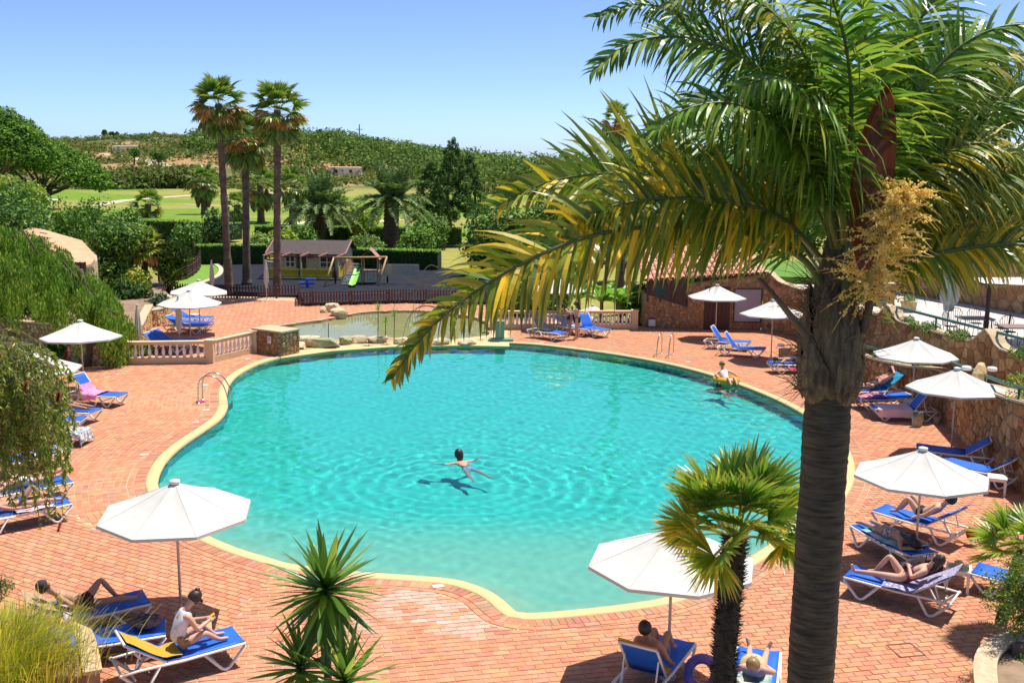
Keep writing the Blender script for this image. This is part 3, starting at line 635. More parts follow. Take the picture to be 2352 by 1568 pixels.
# -- balustrades
mcream = mat('cream_paint', (.68, .50, .29), (.62, .44, .25), .7, 5, bump=.1); mbal = mat('white_baluster', (.80, .77, .72), (.72, .69, .64), .6, 6)
prof = [(.06, 0), (.06, .05), (.035, .07), (.06, .14), (.072, .2), (.06, .28), (.036, .38), (.03, .44), (.045, .47), (.045, .5)]
balm = MB().lathe(prof, 10).mesh('baluster', mbal, True)
def balustrade(label, segs, posts, sp):
    r = thing('balustrade', label, 'balustrade', (*segs[0][0].xy, 0)); o = Vector((*segs[0][0].xy, 0))
    for a, b in segs:
        a = Vector((a.x, a.y, 0))-o; b = Vector((b.x, b.y, 0))-o; t = (b-a).normalized(); Lg = (b-a).length
        MB().bar(a+Vector((0, 0, .12)), b+Vector((0, 0, .12)), .2, .24).build('plinth', mcream, r)
        MB().bar(a+Vector((0, 0, .80)), b+Vector((0, 0, .80)), .2, .09).build('rail', mcream, r); MB().bar(a+Vector((0, 0, .865)), b+Vector((0, 0, .865)), .27, .035).build('handrail', mcream, r)
        n = round((Lg-.3)/sp)
        for i in range(n+1):
            q = a+t*(.2+(Lg-.4)*i/n); x = link(balm, 'baluster', r); x.location = (q.x, q.y, .243)
    for p in posts:
        p = Vector((p.x, p.y, 0))-o; MB().box((p.x, p.y, .44), (.29, .29, .885)).build('post', mcream, r); MB().box((p.x, p.y, .9), (.36, .36, .05)).build('post_cap', mcream, r)
B0, B1, B2 = G(284, 836), G(484, 833), G(584, 809)
balustrade('cream balustrade with white balusters left of the pool, meeting the stone block', [(B0, B1), (B1, B2)], [B0, B1, B2], .26)
B3, B4 = G(1131, 756), G(1457, 755)
balustrade('cream balustrade with white balusters behind the two standing women', [(B3, B4)], [B3, B4], .2)
# -- stone block with sign by the pool
S0, S1, S2 = G(581, 808), G(648, 818), G(661, 800)
r = thing('stone_block', 'square rubble stone block with a small white sign at the pool corner', 'stone block', (S0.x, S0.y, 0)); e1 = (S1-S0); e2 = Vector((-e1.y, e1.x, 0)).normalized()*1.0
SB = [Vector((0, 0, 0)), e1, e1+e2, e2]; MB().prism([p.xy for p in SB], -.1, .93).build('wall_core', mgrout, r)
MB().prism([(p*1.04-(e1+e2)*.02).xy for p in SB], .933, 1.0).build('coping', mat('wall_cap', (.58, .44, .28), (.48, .34, .2), .9, 12, bump=.5), r)
for ka, kb, sd_ in ((0, 1, 31), (1, 2, 32), (3, 0, 33)):
    pa_ = Path([SB[ka].xy, SB[kb].xy]); stones(r, (lambda pa_: lambda u, v: (lambda p, t: (Vector((p.x, p.y, v)), Vector((t.y, -t.x, 0))))(*pa_(u)))(pa_), pa_.U, lambda u: -.08, lambda u: .93, .2, sd_, 60)
dv = (S1-S0).normalized(); nn = Vector((dv.y, -dv.x, 0)); c = S0+dv*1.02+nn*.055-r.location
sg = thing('wall_sign', 'small white no entry sign fixed to the stone block', 'sign', (c+r.location+Vector((0, 0, .62)))); sg.rotation_euler = (0, 0, math.atan2(dv.y, dv.x))
MB().box((0, 0, 0), (.2, .012, .3)).build('sign_panel', mwhite, sg); MB().tube([(.06*math.cos(k*math.pi/8), -.012, .03+.06*math.sin(k*math.pi/8)) for k in range(17)], .008, 5).build('sign_ring', mat('red_print', (.5, .02, .02)), sg); MB().box((0, -.011, .03), (.1, .008, .016), ry=.7).build('sign_bar', MATS['red_print'], sg)
# mosaic pillar on the other side of the channel
q = G(1148, 782); r = thing('mosaic_pillar', 'green mosaic clad pillar at the end of the right balustrade', 'pillar', (q.x, q.y, 0)); MB().box((0, 0, .45), (.4, .4, .9)).build('pillar_core', mat('green_mosaic', (.1, .24, .18), (.2, .36, .28), .5, 30), r); MB().box((.05, -.05, .05), (1.1, .5, .12)).build('plinth', MATS['green_mosaic'], r)
# -- pond
mpond = mat('pond_bed', (.66, .56, .33), (.58, .50, .28), .9, 1.5)
MB().add([(p.x, p.y, -.3) for p in POND], [tuple(range(len(POND)))]).build('pond_bed', mpond, kind='structure')
n = len(POND); MB().add([(p.x, p.y, z) for z in (-.012, -.5) for p in POND], [(i, (i+1) % n, n+(i+1) % n, n+i) for i in range(n)]).build('pond_wall', mat('pond_rim', (.55, .42, .28), (.45, .33, .22), .9, 5), kind='structure')
po = offset(POND, -.16 if sum(POND[i-1].x*POND[i].y-POND[i].x*POND[i-1].y for i in range(n)) < 0 else .16)
MB().add([(p.x, p.y, .006) for p in POND]+[(p.x, p.y, .006) for p in po], [(i, (i+1) % n, n+(i+1) % n, n+i) for i in range(n)]).build('pond_kerb', MATS['pond_rim'], kind='structure')
m, nn_, ll_, bb_ = newmat('pond_water'); nn_.remove(bb_); g_ = nn_.new('ShaderNodeBsdfGlass'); g_.inputs['IOR'].default_value = 1.333; g_.inputs['Color'].default_value = (.86, .93, .82, 1); ll_.new(g_.outputs[0], nn_['Material Output'].inputs[0])
pw = MB().add([(p.x, p.y, -.09) for p in POND], [tuple(range(len(POND))) if sum(POND[i-1].x*POND[i].y-POND[i].x*POND[i-1].y for i in range(len(POND))) > 0 else tuple(range(len(POND)))[::-1]]).build('water', m, kind='structure', smooth=True); pw['label'] = 'shallow sandy green water of the wading pond'
pw.cycles.is_caustics_caster = True
for o in COL.objects:
    if o.name.startswith('pond_'): o.cycles.is_caustics_receiver = True
# pale rim of render between pool and pond
MB().prism([tuple(p) for p in ROCKZONE], -.3, .0).build('rock_shelf', mcop, kind='structure')
mrock = mat('cream_rock', (.62, .50, .31), (.50, .38, .22), .9, 2.5, bump=.6, bscale=9); mrockg = mat('mossy_rock', (.45, .40, .22), (.26, .27, .14), .9, 2, bump=.6, bscale=9)
for k, (x, y, rx, ry, rz, lb, mm) in enumerate([(680, 800, .7, .4, .28, 'cream boulder next to the stone block', mrock), (706, 790, .95, .4, .35, 'cream boulder behind the long mossy rock', mrock), (742, 797, 1.35, .42, .38, 'long flat mossy boulder at the pool edge under the rope post', mrockg), (793, 790, .6, .4, .3, 'small mossy boulder right of the long flat one', mrockg), (822, 786, .8, .4, .26, 'cream boulder where the rope meets the plants', mrock), (866, 786, .9, .45, .25, 'flat cream boulder under the palm frond tip', mrock), (925, 788, .8, .4, .25, 'cream boulder half hidden by the drooping frond', mrock),
                    (748, 716, .6, .4, .25, 'low cream rock at the left of the pond edge pile', mrock), (765, 715, .8, .5, .42, 'flat topped cream rock, highest of the pond edge pile', mrock), (777, 725, .85, .45, .36, 'rounded cream rock in front of the pond edge pile', mrock), (1010, 790, .8, .4, .22, 'cream boulder beside the channel behind the frond leaflets', mrock), (1075, 790, .7, .4, .2, 'cream boulder left of the mosaic pillar', mrock)]):
    q = G(x, y); o = MB().rock((0, 0, rz*.4), (rx*.66, ry*1.05, rz*1.1), 40+k).build('boulder', mm); o.location = (q.x, q.y, 0); tag(o, lb, 'rock', 'rocks round the pond')
# rope barrier
mrope = mat('rope', (.8, .75, .68), (.6, .3, .2), .8, 14)
q = G(755, 790); r = thing('rope_barrier', 'red and white rope slung on a thin post across the pond outlet', 'rope', (q.x, q.y, 0)); MB().tube([(0, 0, 0), (0, 0, .95)], .018, 6).build('post', mat('dark_metal', (.05, .06, .06), rough=.4, metal=.6), r)
for e, sag in ((G(668, 798), .5), (G(845, 786), .45)):
    e = Vector((e.x-q.x, e.y-q.y, .35)); MB().tube([Vector((0, 0, .93)).lerp(e, i/12)-Vector((0, 0, sag*math.sin(math.pi*i/12)*.5)) for i in range(13)], .014, 5).build('rope', mrope, r)
# -- playground
PG = [G(x, y) for x, y in ((492, 607), (503, 616), (500, 628), (478, 640), (440, 650), (420, 664), (690, 676), (700, 697), (930, 690), (1150, 690), (1180, 640), (1000, 612), (800, 603), (640, 600), (540, 603))]
MB().prism([p.xy for p in PG], -.3, .0).build('playground_surface', mat('rubber_tiles', (.024, .027, .036), (.018, .02, .027), .95, 1.2, bump=.2, spec=.1), kind='structure')
mkerb = mat('kerb', (.62, .5, .34), (.52, .42, .28), .9, 4)
kp = spline([G(x, y) for x, y in ((640, 603), (540, 600), (495, 604), (507, 617), (503, 632), (470, 648), (430, 658))], 6)
for i in range(len(kp)-1): MB().bar(kp[i]+Vector((0, 0, .02)), kp[i+1]+Vector((0, 0, .02)), .3, .1).build('kerb_stone', mkerb, None, kind='structure')
MB().prism([G(x, y).xy for x, y in ((455, 600), (490, 604), (505, 620), (500, 634), (468, 648), (420, 660), (400, 655), (440, 625))], -.2, .012).build('lawn', mat('lawn_bright', (.16, .3, .025), (.12, .24, .02), .95, 2, bump=.5), kind='structure')
# picket fences: every picket a part
mpick = mat('fence_brown', (.10, .038, .03), (.07, .027, .022), .7, 5)
picks = MB().box((0, 0, .39), (.075, .025, .72)); picks.add([(-.0375, -.0125, .75), (.0375, -.0125, .75), (.0375, .0125, .75), (-.0375, .0125, .75), (0, -.0125, .80), (0, .0125, .80)], [(0, 1, 4), (2, 3, 5), (1, 2, 5, 4), (3, 0, 4, 5)]); pickm = picks.mesh('picket', mpick)
def fence(label, pts, step=.15, sc=1.0, board=False):
    P = resample([Vector((p.x, p.y, 0)) for p in pts], step); o = P[0].copy(); r = thing('picket_fence', label, 'fence', o)
    for i, p in enumerate(P[:-1]):
        t = P[i+1]-p; x = link(pickm, 'picket', r); x.location = p-o; x.rotation_euler = (0, 0, math.atan2(t.y, t.x)); x.scale = (1, 1, sc)
        if i % 13 == 0: MB().box((p.x-o.x, p.y-o.y, .42*sc), (.11, .11, .86*sc)).build('post', mpick, r)
    for z in (.2, .6):
        MB().tube([q-o+Vector((0, .03, z*sc)) for q in P[::3]+[P[-1]]], .035, 4).build('rail', mpick, r)
fence('dark brown picket fence between the tall palms and the closed parasols', [G(380, 679), G(450, 683), G(560, 685), G(684, 684)], .17, .95)
fence('dark brown picket fence in front of the swings with the green slide behind', [G(687, 684), G(687, 703), G(820, 700), G(930, 696), G(1050, 698), G(1135, 702)], .16, .98)
cf = spline([G(x, y) for x, y in ((366, 656), (400, 648), (432, 640), (456, 622), (459, 602), (440, 584))], 6)
fence('curved dark brown board fence behind the plumeria tree', cf, .14, 1.35)
# playhouse
mph = mat('house_cream', (.66, .58, .36), (.6, .52, .32), .7, 3); myel = mat('yellow_paint', (.62, .50, .02), (.55, .44, .02), .6, 4); mbr = mat('roof_felt', (.085, .06, .055), (.06, .042, .04), .9, 5, bump=.4); mpink = mat('faded_red', (.42, .2, .16), (.36, .16, .13), .8, 4); mor = mat('ochre', (.42, .2, .06), (.36, .17, .05), .8, 3)
p0, p1 = G(604, 640), G(776, 643); Wd = (p1-p0).length; r = thing('playhouse', 'cream playhouse with dark felt roof, yellow porch fence and faded red rafters', 'playhouse', (p0.x, p0.y, 0), math.atan2(p1.y-p0.y, p1.x-p0.x))
MB().prism([(.3, 1.5), (Wd, 1.5), (Wd, 4.6), (.3, 4.6)], 0, [1.62, 1.62, 1.62, 1.62]).build('wall', mph, r)
MB().box((Wd/2+.15, 1.47, .2), (Wd-.35, .04, .4)).build('skirting', mor, r)
MB().add([(Wd+.005, 1.5, 1.6), (Wd+.005, 4.6, 1.6), (Wd+.005, 3.05, 2.25), (.295, 1.5, 1.6), (.295, 4.6, 1.6), (.295, 3.05, 2.25)], [(0, 1, 2), (3, 5, 4)]).build('gable', mph, r)
MB().add([(-.05, .95, 1.58), (Wd+.3, .95, 1.58), (Wd+.3, 3.05, 2.35), (-.05, 3.05, 2.35), (Wd+.3, 5.0, 1.6), (-.05, 5.0, 1.6), (-.05, .95, 1.52), (Wd+.3, .95, 1.52), (Wd+.3, 3.05, 2.29), (-.05, 3.05, 2.29)], [(0, 1, 2, 3), (3, 2, 4, 5), (6, 9, 8, 7), (0, 6, 7, 1), (1, 7, 8, 2)]).build('roof', mbr, r)
for x in (-.06, Wd+.31): MB().bar((x, .93, 1.58), (x, 3.05, 2.37), .06, .1).build('barge_board', mpink, r)
for i in range(5):
    x = .1+(Wd-.1)*i/4; MB().bar((x, -.15, 1.52), (x+.35, 1.0, 1.66), .09, .1).build('rafter', mpink, r); MB().box((x, .05, .75), (.1, .1, 1.5)).build('porch_post', mph, r) if i in (0, 2, 4) else None
MB().bar((0, .05, 1.48), (Wd, .05, 1.48), .08, .08).build('porch_beam', mwood, r)
for i in range(44):
    x = .25+(Wd-.7)*i/43
    if abs(x-Wd/2) < .08: continue
    MB().box((x, .02, .42), (.075, .025, .6)).build('porch_picket', myel, r)
for z in (.22, .62): MB().bar((.2, .05, z), (Wd-.4, .05, z), .03, .06).build('porch_rail', myel, r)
MB().box((Wd+.05, .6, .5), (.05, 1.1, .75)).build('side_panel', myel, r); MB().box((Wd+.03, 3, .55), (.05, 3.2, .9)).build('side_board', mor, r); MB().box((Wd/2, .9, .03), (Wd+.5, 2.2, .06)).build('porch_floor', mat('tar', (.02, .022, .03), rough=.9), r)
mdark = mat('dark_glass', (.03, .035, .04))
for x, w in ((1.45, .62), (3.95, .95)):
    wi = MB().box((x, 1.47, 1.0), (w, .06, .66)).build('window', mdark, r)
    for k in (-.5, 0, .5): MB().box((x+k*w, 1.43, 1.0), (.07, .05, .74)).build('window_bar', mwhite, wi)
    for k in (-.5, .0, .5): MB().box((x, 1.435, 1.0+k*.66), (w+.1, .04, .06)).build('window_bar', mwhite, wi)
MB().box((2.2, 1.46, .78), (.62, .06, 1.5)).build('door', mdark, r); MB().box((2.85, 1.44, 1.35), (.36, .05, .24)).build('name_board', mat('red_board', (.5, .1, .06)), r)
MB().box((.5, 1.44, .9), (.35, .06, .8)).build('door', mat('red_door', (.35, .02, .03)), r)
# swing
mtim = mat('timber', (.5, .32, .14), (.42, .26, .11), .8, 5); q = G(768, 655); r = thing('swing_frame', 'timber A-frame swing with two seats in the playground', 'swing', (q.x, q.y, 0))
MB().tube([(0, 0, 1.72), (3.2, .9, 1.72)], .06, 8).build('beam', mtim, r, True)
for x, y in ((0, 0), (3.2, .9)):
    MB().tube([(x, y, 1.75), (x-.45, y-1.05, 0)], .055, 8).build('leg', mtim, r, True); MB().tube([(x, y, 1.75), (x-.05, y+.75, 0)], .055, 8).build('leg', mwood, r, True)
for k in (.9, 2.2):
    st_ = MB().tube([(k-.22, k*.28, .42), (k-.12, k*.28, .33), (k+.12, k*.28, .33), (k+.22, k*.28, .42)], .05, 6).build('swing_seat', mat('mint', (.15, .6, .4)), r)
    for s in (-.2, .2): MB().tube([(k+s, k*.28, .4), (k+s, k*.28, 1.7)], .012, 4).build('chain', MATS['dark_metal'], st_)
# climbing tower with slide
q = G(852, 650); r = thing('climbing_tower', 'small timber climbing tower with pink roof and lime slide', 'playground tower', (q.x, q.y, 0))
for x in (-.5, .5):
    for y in (-.5, .5): MB().tube([(x, y, 0), (x, y, 1.75)], .05, 6).build('post', mtim, r)
MB().box((0, 0, .78), (1.1, 1.1, .06)).build('platform', mtim, r); MB().add([(-.65, -.6, 1.55), (-.65, .6, 1.55), (0, -.6, 2.25), (0, .6, 2.25), (.65, -.6, 1.55), (.65, .6, 1.55)], [(0, 2, 3, 1), (2, 4, 5, 3)]).build('tower_roof', mpink, r)
for i in range(6): MB().box((.6+i*.14, -.5, .95), (.05, .03, .6)).build('rail_bar', mph, r)
MB().box((2.0, -.3, .9), (2.2, .05, .7)).build('bridge_panel', mat('beige_panel', (.5, .45, .33)), r)
sl_ = MB(); sl_.grid(lambda u, v: (-.75+(v-.5)*.42+u*-.1, -.5-1.9*u, .80*(1-u)**1.1+.12+.08*abs(v-.5)*2), 8, 4); sl_.build('slide', mat('lime', (.28, .75, .08), (.24, .68, .06), .35), r, True)
MB().box((-.74, -.45, .85), (.5, .12, .3)).build('slide_head', mat('green_head', (.02, .22, .07)), r)
nt_ = MB()
for i in range(7):
    nt_.tube([(-1.7+i*.1, -1.0, .05), (-1.2+i*.1, -.2, 1.3)], .012, 4); nt_.tube([(-1.7+i*.085, -1.0+i*.13, .05+i*.2), (-1.05+i*.085, -1.0+i*.13, .05+i*.2)], .012, 4)
nt_.build('climbing_net', mat('net', (.5, .5, .5)), r)
q = G(706, 660); r = thing('spring_toy', 'blue plastic seesaw toy on the black playground floor', 'toy', (q.x, q.y, 0)); mbl = mat('toy_blue', (.02, .12, .7), rough=.4)
MB().box((0, 0, .25), (.9, .25, .12)).build('seat', mbl, r); MB().tube([(0, 0, 0), (0, 0, .5)], .09, 8).build('column', mbl, r); MB().box((.2, .1, .5), (.6, .2, .1)).build('handle', mbl, r)
# -- curved stone planters on the left
for lb, pts, h, sd, lim in (('curved cream rubble planter wall below the tall shrubs', [(352, 745), (338, 776), (326, 800), (300, 806), (262, 800), (240, 790)], .9, 41, 130), ('low rubble planter wall beside the blue loungers', [(395, 712), (392, 736), (368, 748), (344, 752)], .75, 42, 90),
                            ('short cream rubble wall by the picket fence', [(380, 686), (376, 694), (352, 700)], .8, 43, 50), ('low brown rubble planter wall left of the balustrade', [(278, 836), (240, 838), (206, 838)], .62, 44, 70), ('rough pale rubble wall under the weeping pepper tree', [(190, 832), (120, 822), (40, 812), (-40, 806)], 1.3, 45, 130)):
    P = [G(x, y).xy for x, y in pts]
    stone_wall('planter_wall', lb, P, lambda u: -.05, (lambda h: lambda u: h)(h), .3, .2, side=(1 if pts[0][0] > pts[-1][0] else -1), seed=sd, limit=lim, m=mpale)
soil = mat('soil', (.3, .2, .12), (.2, .13, .08), .95, 3, bump=.5)
MB().prism([G(x, y).xy for x, y in ((350, 742), (334, 774), (322, 796), (300, 800), (190, 826), (40, 806), (-500, 806), (-400, 640), (200, 640), (340, 660), (378, 690))], -.3, .8).build('planting_bed', soil, kind='structure')
MB().prism([G(x, y).xy for x, y in ((393, 708), (390, 734), (366, 745), (344, 749), (345, 705), (378, 694))], -.3, .68).build('planting_bed', soil, kind='structure')
MB().prism([G(x, y).xy for x, y in ((276, 834), (206, 836), (200, 820), (276, 800))], -.3, .5).build('planting_bed', soil, kind='structure')
# ================================================================ FURNITURE
mcanvas = mat('canvas', (.66, .63, .57), (.61, .58, .52), .9, 3, trans=.10, bump=.15, bscale=5); mseam = mat('canvas_seam', (.58, .55, .49), rough=.9)
mpole = mat('pole_paint', (.62, .54, .44), (.55, .47, .38), .5, 3); mcapw = mat('cap_plastic', (.75, .73, .70), rough=.4)
def make_umbrella():
    r = thing('parasol', 'tmp', 'parasol'); N = 8; Rr = 1.31; za, zr = 2.42, 1.90; vr = random.Random(2)
    MB().tube([(0, 0, 0), (0, 0, 2.40)], .024, 10).build('pole', mpole, r, True); MB().lathe([(.13, 0), (.13, .03), (.04, .05), (.03, .2)], 12).build('foot', mpole, r)
    MB().lathe([(.02, 2.40), (.075, 2.42), (.09, 2.435), (.09, 2.475), (.06, 2.485), (.05, 2.47), (.01, 2.47)], 14).build('cap', mcapw, r, True)
    for k in range(N):
        a0, a1 = 2*math.pi*k/N+math.pi/8, 2*math.pi*(k+1)/N+math.pi/8
        def fn(u, v):
            rad = .05+(Rr-.05)*u; a = Vector((rad*math.cos(a0), rad*math.sin(a0), 0)); b = Vector((rad*math.cos(a1), rad*math.sin(a1), 0)); p = a.lerp(b, v)
            return Vector((p.x, p.y, za+(zr-za)*u-.03*math.sin(math.pi*u)*math.sin(math.pi*v)-.02*math.sin(math.pi*u)))
        b = MB(); b.grid(fn, 6, 6); n = len(b.v); V = list(b.v); Fs = list(b.f); b.add([(x, y, z-.008) for x, y, z in V], [f[::-1] for f in Fs])
        e = [6*7+j for j in range(7)]; b.f += [(e[j], e[j+1], n+e[j+1], n+e[j]) for j in range(6)]
        # short valance
        vv = [b.v[i] for i in e]; k0 = len(b.v); b.add([(x, y, z-.006) for x, y, z in vv]+[(x*1.004, y*1.004, z-.05) for x, y, z in vv], [(j, j+1, 8+j, 7+j) for j in range(6)])
        b.build('canopy_panel', mcanvas, r)
        MB().tube([(rad_*math.cos(a0), rad_*math.sin(a0), za+(zr-za)*(rad_-.05)/(Rr-.05)-.02*math.sin(math.pi*(rad_-.05)/(Rr-.05))+.001) for rad_ in np.linspace(.06, Rr, 7)], .0045, 4).build('seam', mseam, r)
        MB().tube([(.03*math.cos(a0), .03*math.sin(a0), za-.04), (Rr*.985*math.cos(a0), Rr*.985*math.sin(a0), zr-.025)], .009, 5).build('rib', mpole, r)
        MB().tube([(.03*math.cos(a0), .03*math.sin(a0), 1.72), (Rr*.5*math.cos(a0), Rr*.5*math.sin(a0), (za+zr)/2-.03)], .008, 5).build('strut', mpole, r)
    MB().lathe([(.03, 1.68), (.045, 1.7), (.045, 1.76), (.03, 1.78)], 10).build('runner', mpole, r)
    return r
proto = make_umbrella(); first = True
UMB = [(402, 1102, 9, 2.5, 'white octagonal parasol shading the woman sitting with her phone'), (184, 736, -5, 1, 'white parasol above the pink towel lounger, in front of the balustrade post'), (75, 804, 10, 2, 'white parasol half hidden by the red flowering bottlebrush'),
       (433, 666, 3, 1, 'white parasol over the three blue loungers beyond the balustrade'), (454, 643, 16, 1, 'cream parasol just behind another one near the picket fence'), (1282, 638, 5, 1, 'white parasol over the dark blue lounger behind the hanging frond'),
       (1648, 654, 4, 0, 'white parasol in front of the stone building door'), (1778, 689, 12, 1, 'white parasol by the steps, crossed by the cut palm stalk'), (2107, 776, -8, 1, 'white parasol right of the palm trunk above the pink striped towel'),
       (2201, 846, 7, 1, 'white parasol in front of the stone pier with dome lamps'), (2122, 1030, 20, 2, 'white parasol above the three sunbathers at the right'), (1547, 1211, -14, 2, 'white parasol partly covered by the small fan palm')]
for x, y, a, tl, lb in UMB:
    o = proto if first else copy_tree(proto); first = False; q = G(x, y, 2.46); o.location = (q.x, q.y, 0); o.rotation_euler = (R(rnd.uniform(-tl, tl)), R(rnd.uniform(-tl, tl)), R(a)); tag(o, lb, 'parasol', 'open white parasols round the pool')
# far parasols in the next garden (behind the right balustrade)
for x, y, lb in ((1362, 700, 'white parasol beyond the balustrade, left of the banana leaves'), (1430, 702, 'white parasol beyond the balustrade, among the banana leaves')):
    o = copy_tree(proto); q = at(x, y, 57); o.location = (q.x, q.y, q.z-2.46); o.rotation_euler = (0, 0, R(10)); tag(o, lb, 'parasol', 'open white parasols round the pool')
def closed_parasol(x, y, base, label, h=2.2, z0=0, w=.11):
    q = G(x, base, z0); r = thing('closed_parasol', label, 'parasol', (q.x, q.y, z0), 0, 'folded parasols')
    MB().tube([(0, 0, 0), (0, 0, h)], .022, 8).build('pole', mpole, r, True); MB().lathe([(.14, 0), (.14, .03), (.03, .06)], 10).build('foot', mpole, r)
    b = MB(); n = 16; prof = [(.03, h), (.05, h-.1), (w*.75, h-.45), (w, h*.55), (w*.92, h*.47), (w*.6, h*.42), (w*.5, h*.33), (.03, h*.32)]; V = []
    for k_, (rr, z) in enumerate(prof):
        for j in range(n): a = 2*math.pi*j/n; q_ = rr*(1+(.28 if j % 2 else -.12)*(1 if 1 < k_ < 7 else .3)); V.append((q_*math.cos(a), q_*math.sin(a), z))
    b.add(V, [(i*n+j, i*n+(j+1) % n, (i+1)*n+(j+1) % n, (i+1)*n+j)[::-1] for i in range(len(prof)-1) for j in range(n)]); b.build('folded_canvas', mcanvas, r)
    MB().lathe([(.02, h), (.05, h+.01), (.05, h+.05), (.01, h+.06)], 10).build('cap', mcapw, r); return r
closed_parasol(489, 598, 690, 'folded white parasol between the two tall palm trunks on the left'); closed_parasol(613, 598, 690, 'folded white parasol in front of the playhouse corner'); closed_parasol(414, 690, 806, 'folded white parasol in front of the blue loungers', 2.25); closed_parasol(321, 717, 822, 'grey folded parasol standing behind the left balustrade', 2.1)
closed_parasol(2174, 604, 765, 'pleated white parasol folded on the cobbled patio', 2.45, 2.0, .26)
# ---- loungers
mfr = mat('lounger_white', (.80, .76, .68), (.72, .68, .6), .4, 3); mblue = mat('sling_blue', (.012, .125, .60), (.010, .105, .52), .55, 5, spec=.4); mnavy = mblue
def lounger_mesh(r, back):
    HL, W2, H = 1.95, .33, .34; hx = .72; ca, sa = math.cos(back), math.sin(back); bl = .72
    for s in (-1, 1):
        MB().tube([(0.02, s*W2, H-.02), (.3, s*W2, H), (1.0, s*W2, H-.01), (1.7, s*W2, H+.02), (HL, s*W2, H+.03)], .027, 8, flat=.8).build('side_rail', mfr, r, True)
        for x0, x1, xb in ((.03, .62, .38), (1.30, HL, 1.62)):
            MB().tube([(x0, s*W2, H), (xb-.06, s*(W2+.02), .05), (xb, s*(W2+.02), .025), (xb+.06, s*(W2+.02), .05), (x1, s*W2, H)], [.026, .026, .03, .026, .026], 8).build('leg', mfr, r, True)
        MB().tube([(hx, s*(W2-.03), H+.02), (hx-bl*ca, s*(W2-.03), H+.02+bl*sa)], .02, 6).build('back_frame', mfr, r, True)
        MB().tube([(hx-bl*.62*ca, s*(W2-.06), H+bl*.62*sa), (hx-bl*.62*ca-.1*(sa > .1), s*(W2-.06), H-.03)], .014, 5).build('back_strut', mfr, r)
    for x in (.05, HL-.02): MB().tube([(x, -W2, H), (x, W2, H)], .022, 6).build('crossbar', mfr, r, True)
    MB().tube([(.25, -W2, .2), (.25, W2, .2)], .018, 6).build('crossbar', mfr, r, True); MB().tube([(1.45, -W2, .2), (1.45, W2, .2)], .016, 6).build('crossbar', mfr, r, True)
    MB().tube([(hx-bl*ca, -W2+.03, H+.02+bl*sa), (hx-bl*ca, W2-.03, H+.02+bl*sa)], .024, 6).build('back_frame', mfr, r, True)
    def sheet(P, th=.014):
        b = MB(); n = len(P); ny = 6
        V = [(x, (j/ny*2-1)*(W2-.012), z+(.012 if j in (0, ny) else -.008)) for x, z in P for j in range(ny+1)]
        V2 = [(x, y, z-th) for x, y, z in V]; m = ny+1
        Fq = [(i*m+j, (i+1)*m+j, (i+1)*m+j+1, i*m+j+1) for i in range(n-1) for j in range(ny)]; k = len(V)
        b.add(V+V2, Fq+[tuple(k+q for q in f)[::-1] for f in Fq]+[(j, j+1, k+j+1, k+j) for j in range(ny)]+[((n-1)*m+j, k+(n-1)*m+j, k+(n-1)*m+j+1, (n-1)*m+j+1) for j in range(ny)]+[(i*m, k+i*m, k+(i+1)*m, (i+1)*m) for i in range(n-1)]+[(i*m+ny, (i+1)*m+ny, k+(i+1)*m+ny, k+i*m+ny) for i in range(n-1)]); return b
    sheet([(hx, H+.03), (1.0, H+.022), (1.4, H+.03), (1.75, H+.045), (HL, H+.055)]).build('seat_sling', mblue, r, True)
    sheet([(hx-bl*t*ca, H+.035+bl*t*sa) for t in (.02, .3, .6, .85, 1.0)]).build('back_sling', mblue, r, True)
LPROTO = {}
class Lg: pass
LNG = []
def surf(back, x): # height of sling at x (from head=0)
    return .385 if x > .72 else .385+(.72-x)*math.tan(back)
def lounger(fx, fy, ox, oy, back, label):
    f = G(fx, fy, .37); o_ = G(ox, oy, .37); d = Vector((f.x-o_.x, f.y-o_.y, 0)).normalized(); a = math.atan2(d.y, d.x); org = Vector((f.x, f.y, 0))-d*1.95
    if back not in LPROTO:
        r = thing('sun_lounger', label, 'sun lounger'); lounger_mesh(r, R(back)); LPROTO[back] = r
    else: r = copy_tree(LPROTO[back])
    r.location = org; r.rotation_euler = (0, 0, a); tag(r, label, 'sun lounger', 'blue sling sun loungers round the pool')
    g = Lg(); g.org = org; g.a = a; g.back = R(back); g.M = Matrix.Translation(org) @ Matrix.Rotation(a, 4, 'Z'); LNG.append(g); return g
L1 = lounger(548, 1458, 347, 1506, 35, 'blue lounger carrying the sitting woman, yellow towel on its back')
L2 = lounger(380, 1440, 212, 1461, 5, 'flat blue lounger in shade with a dark bag on it')
L3 = lounger(337, 1371, 232, 1392, 30, 'blue lounger with the man sunbathing, yellow towel on its back')
L4 = lounger(160, 1100, 88, 1112, 5, 'blue lounger by the bottlebrush, with crossed bare legs')
L5 = lounger(155, 1148, 92, 1160, 5, 'lounger with pink towel under the hanging bottlebrush, one raised knee')
L6 = lounger(148, 1028, 92, 1041, 5, 'blue lounger with a blue and white patterned towel on its foot')
L7 = lounger(195, 990, 128, 988, 5, 'blue lounger with a black and white checked towel over its foot')
L8 = lounger(192, 962, 130, 962, 35, 'empty blue lounger half behind the bottlebrush twigs')
L9 = lounger(280, 907, 188, 899, 55, 'raised back blue lounger with pink towel under the left parasol')
L10 = lounger(219, 944, 127, 936, 35, 'blue lounger with bare feet, next to the pink towel one')
L11 = lounger(472, 748, 425, 746, 35, 'blue lounger nearest the balustrade under the paired parasols')
L12 = lounger(487, 729, 440, 728, 35, 'blue lounger farthest back under the paired parasols')
L13 = lounger(485, 741, 437, 739, 5, 'dark flat blue lounger, middle one under the paired parasols')
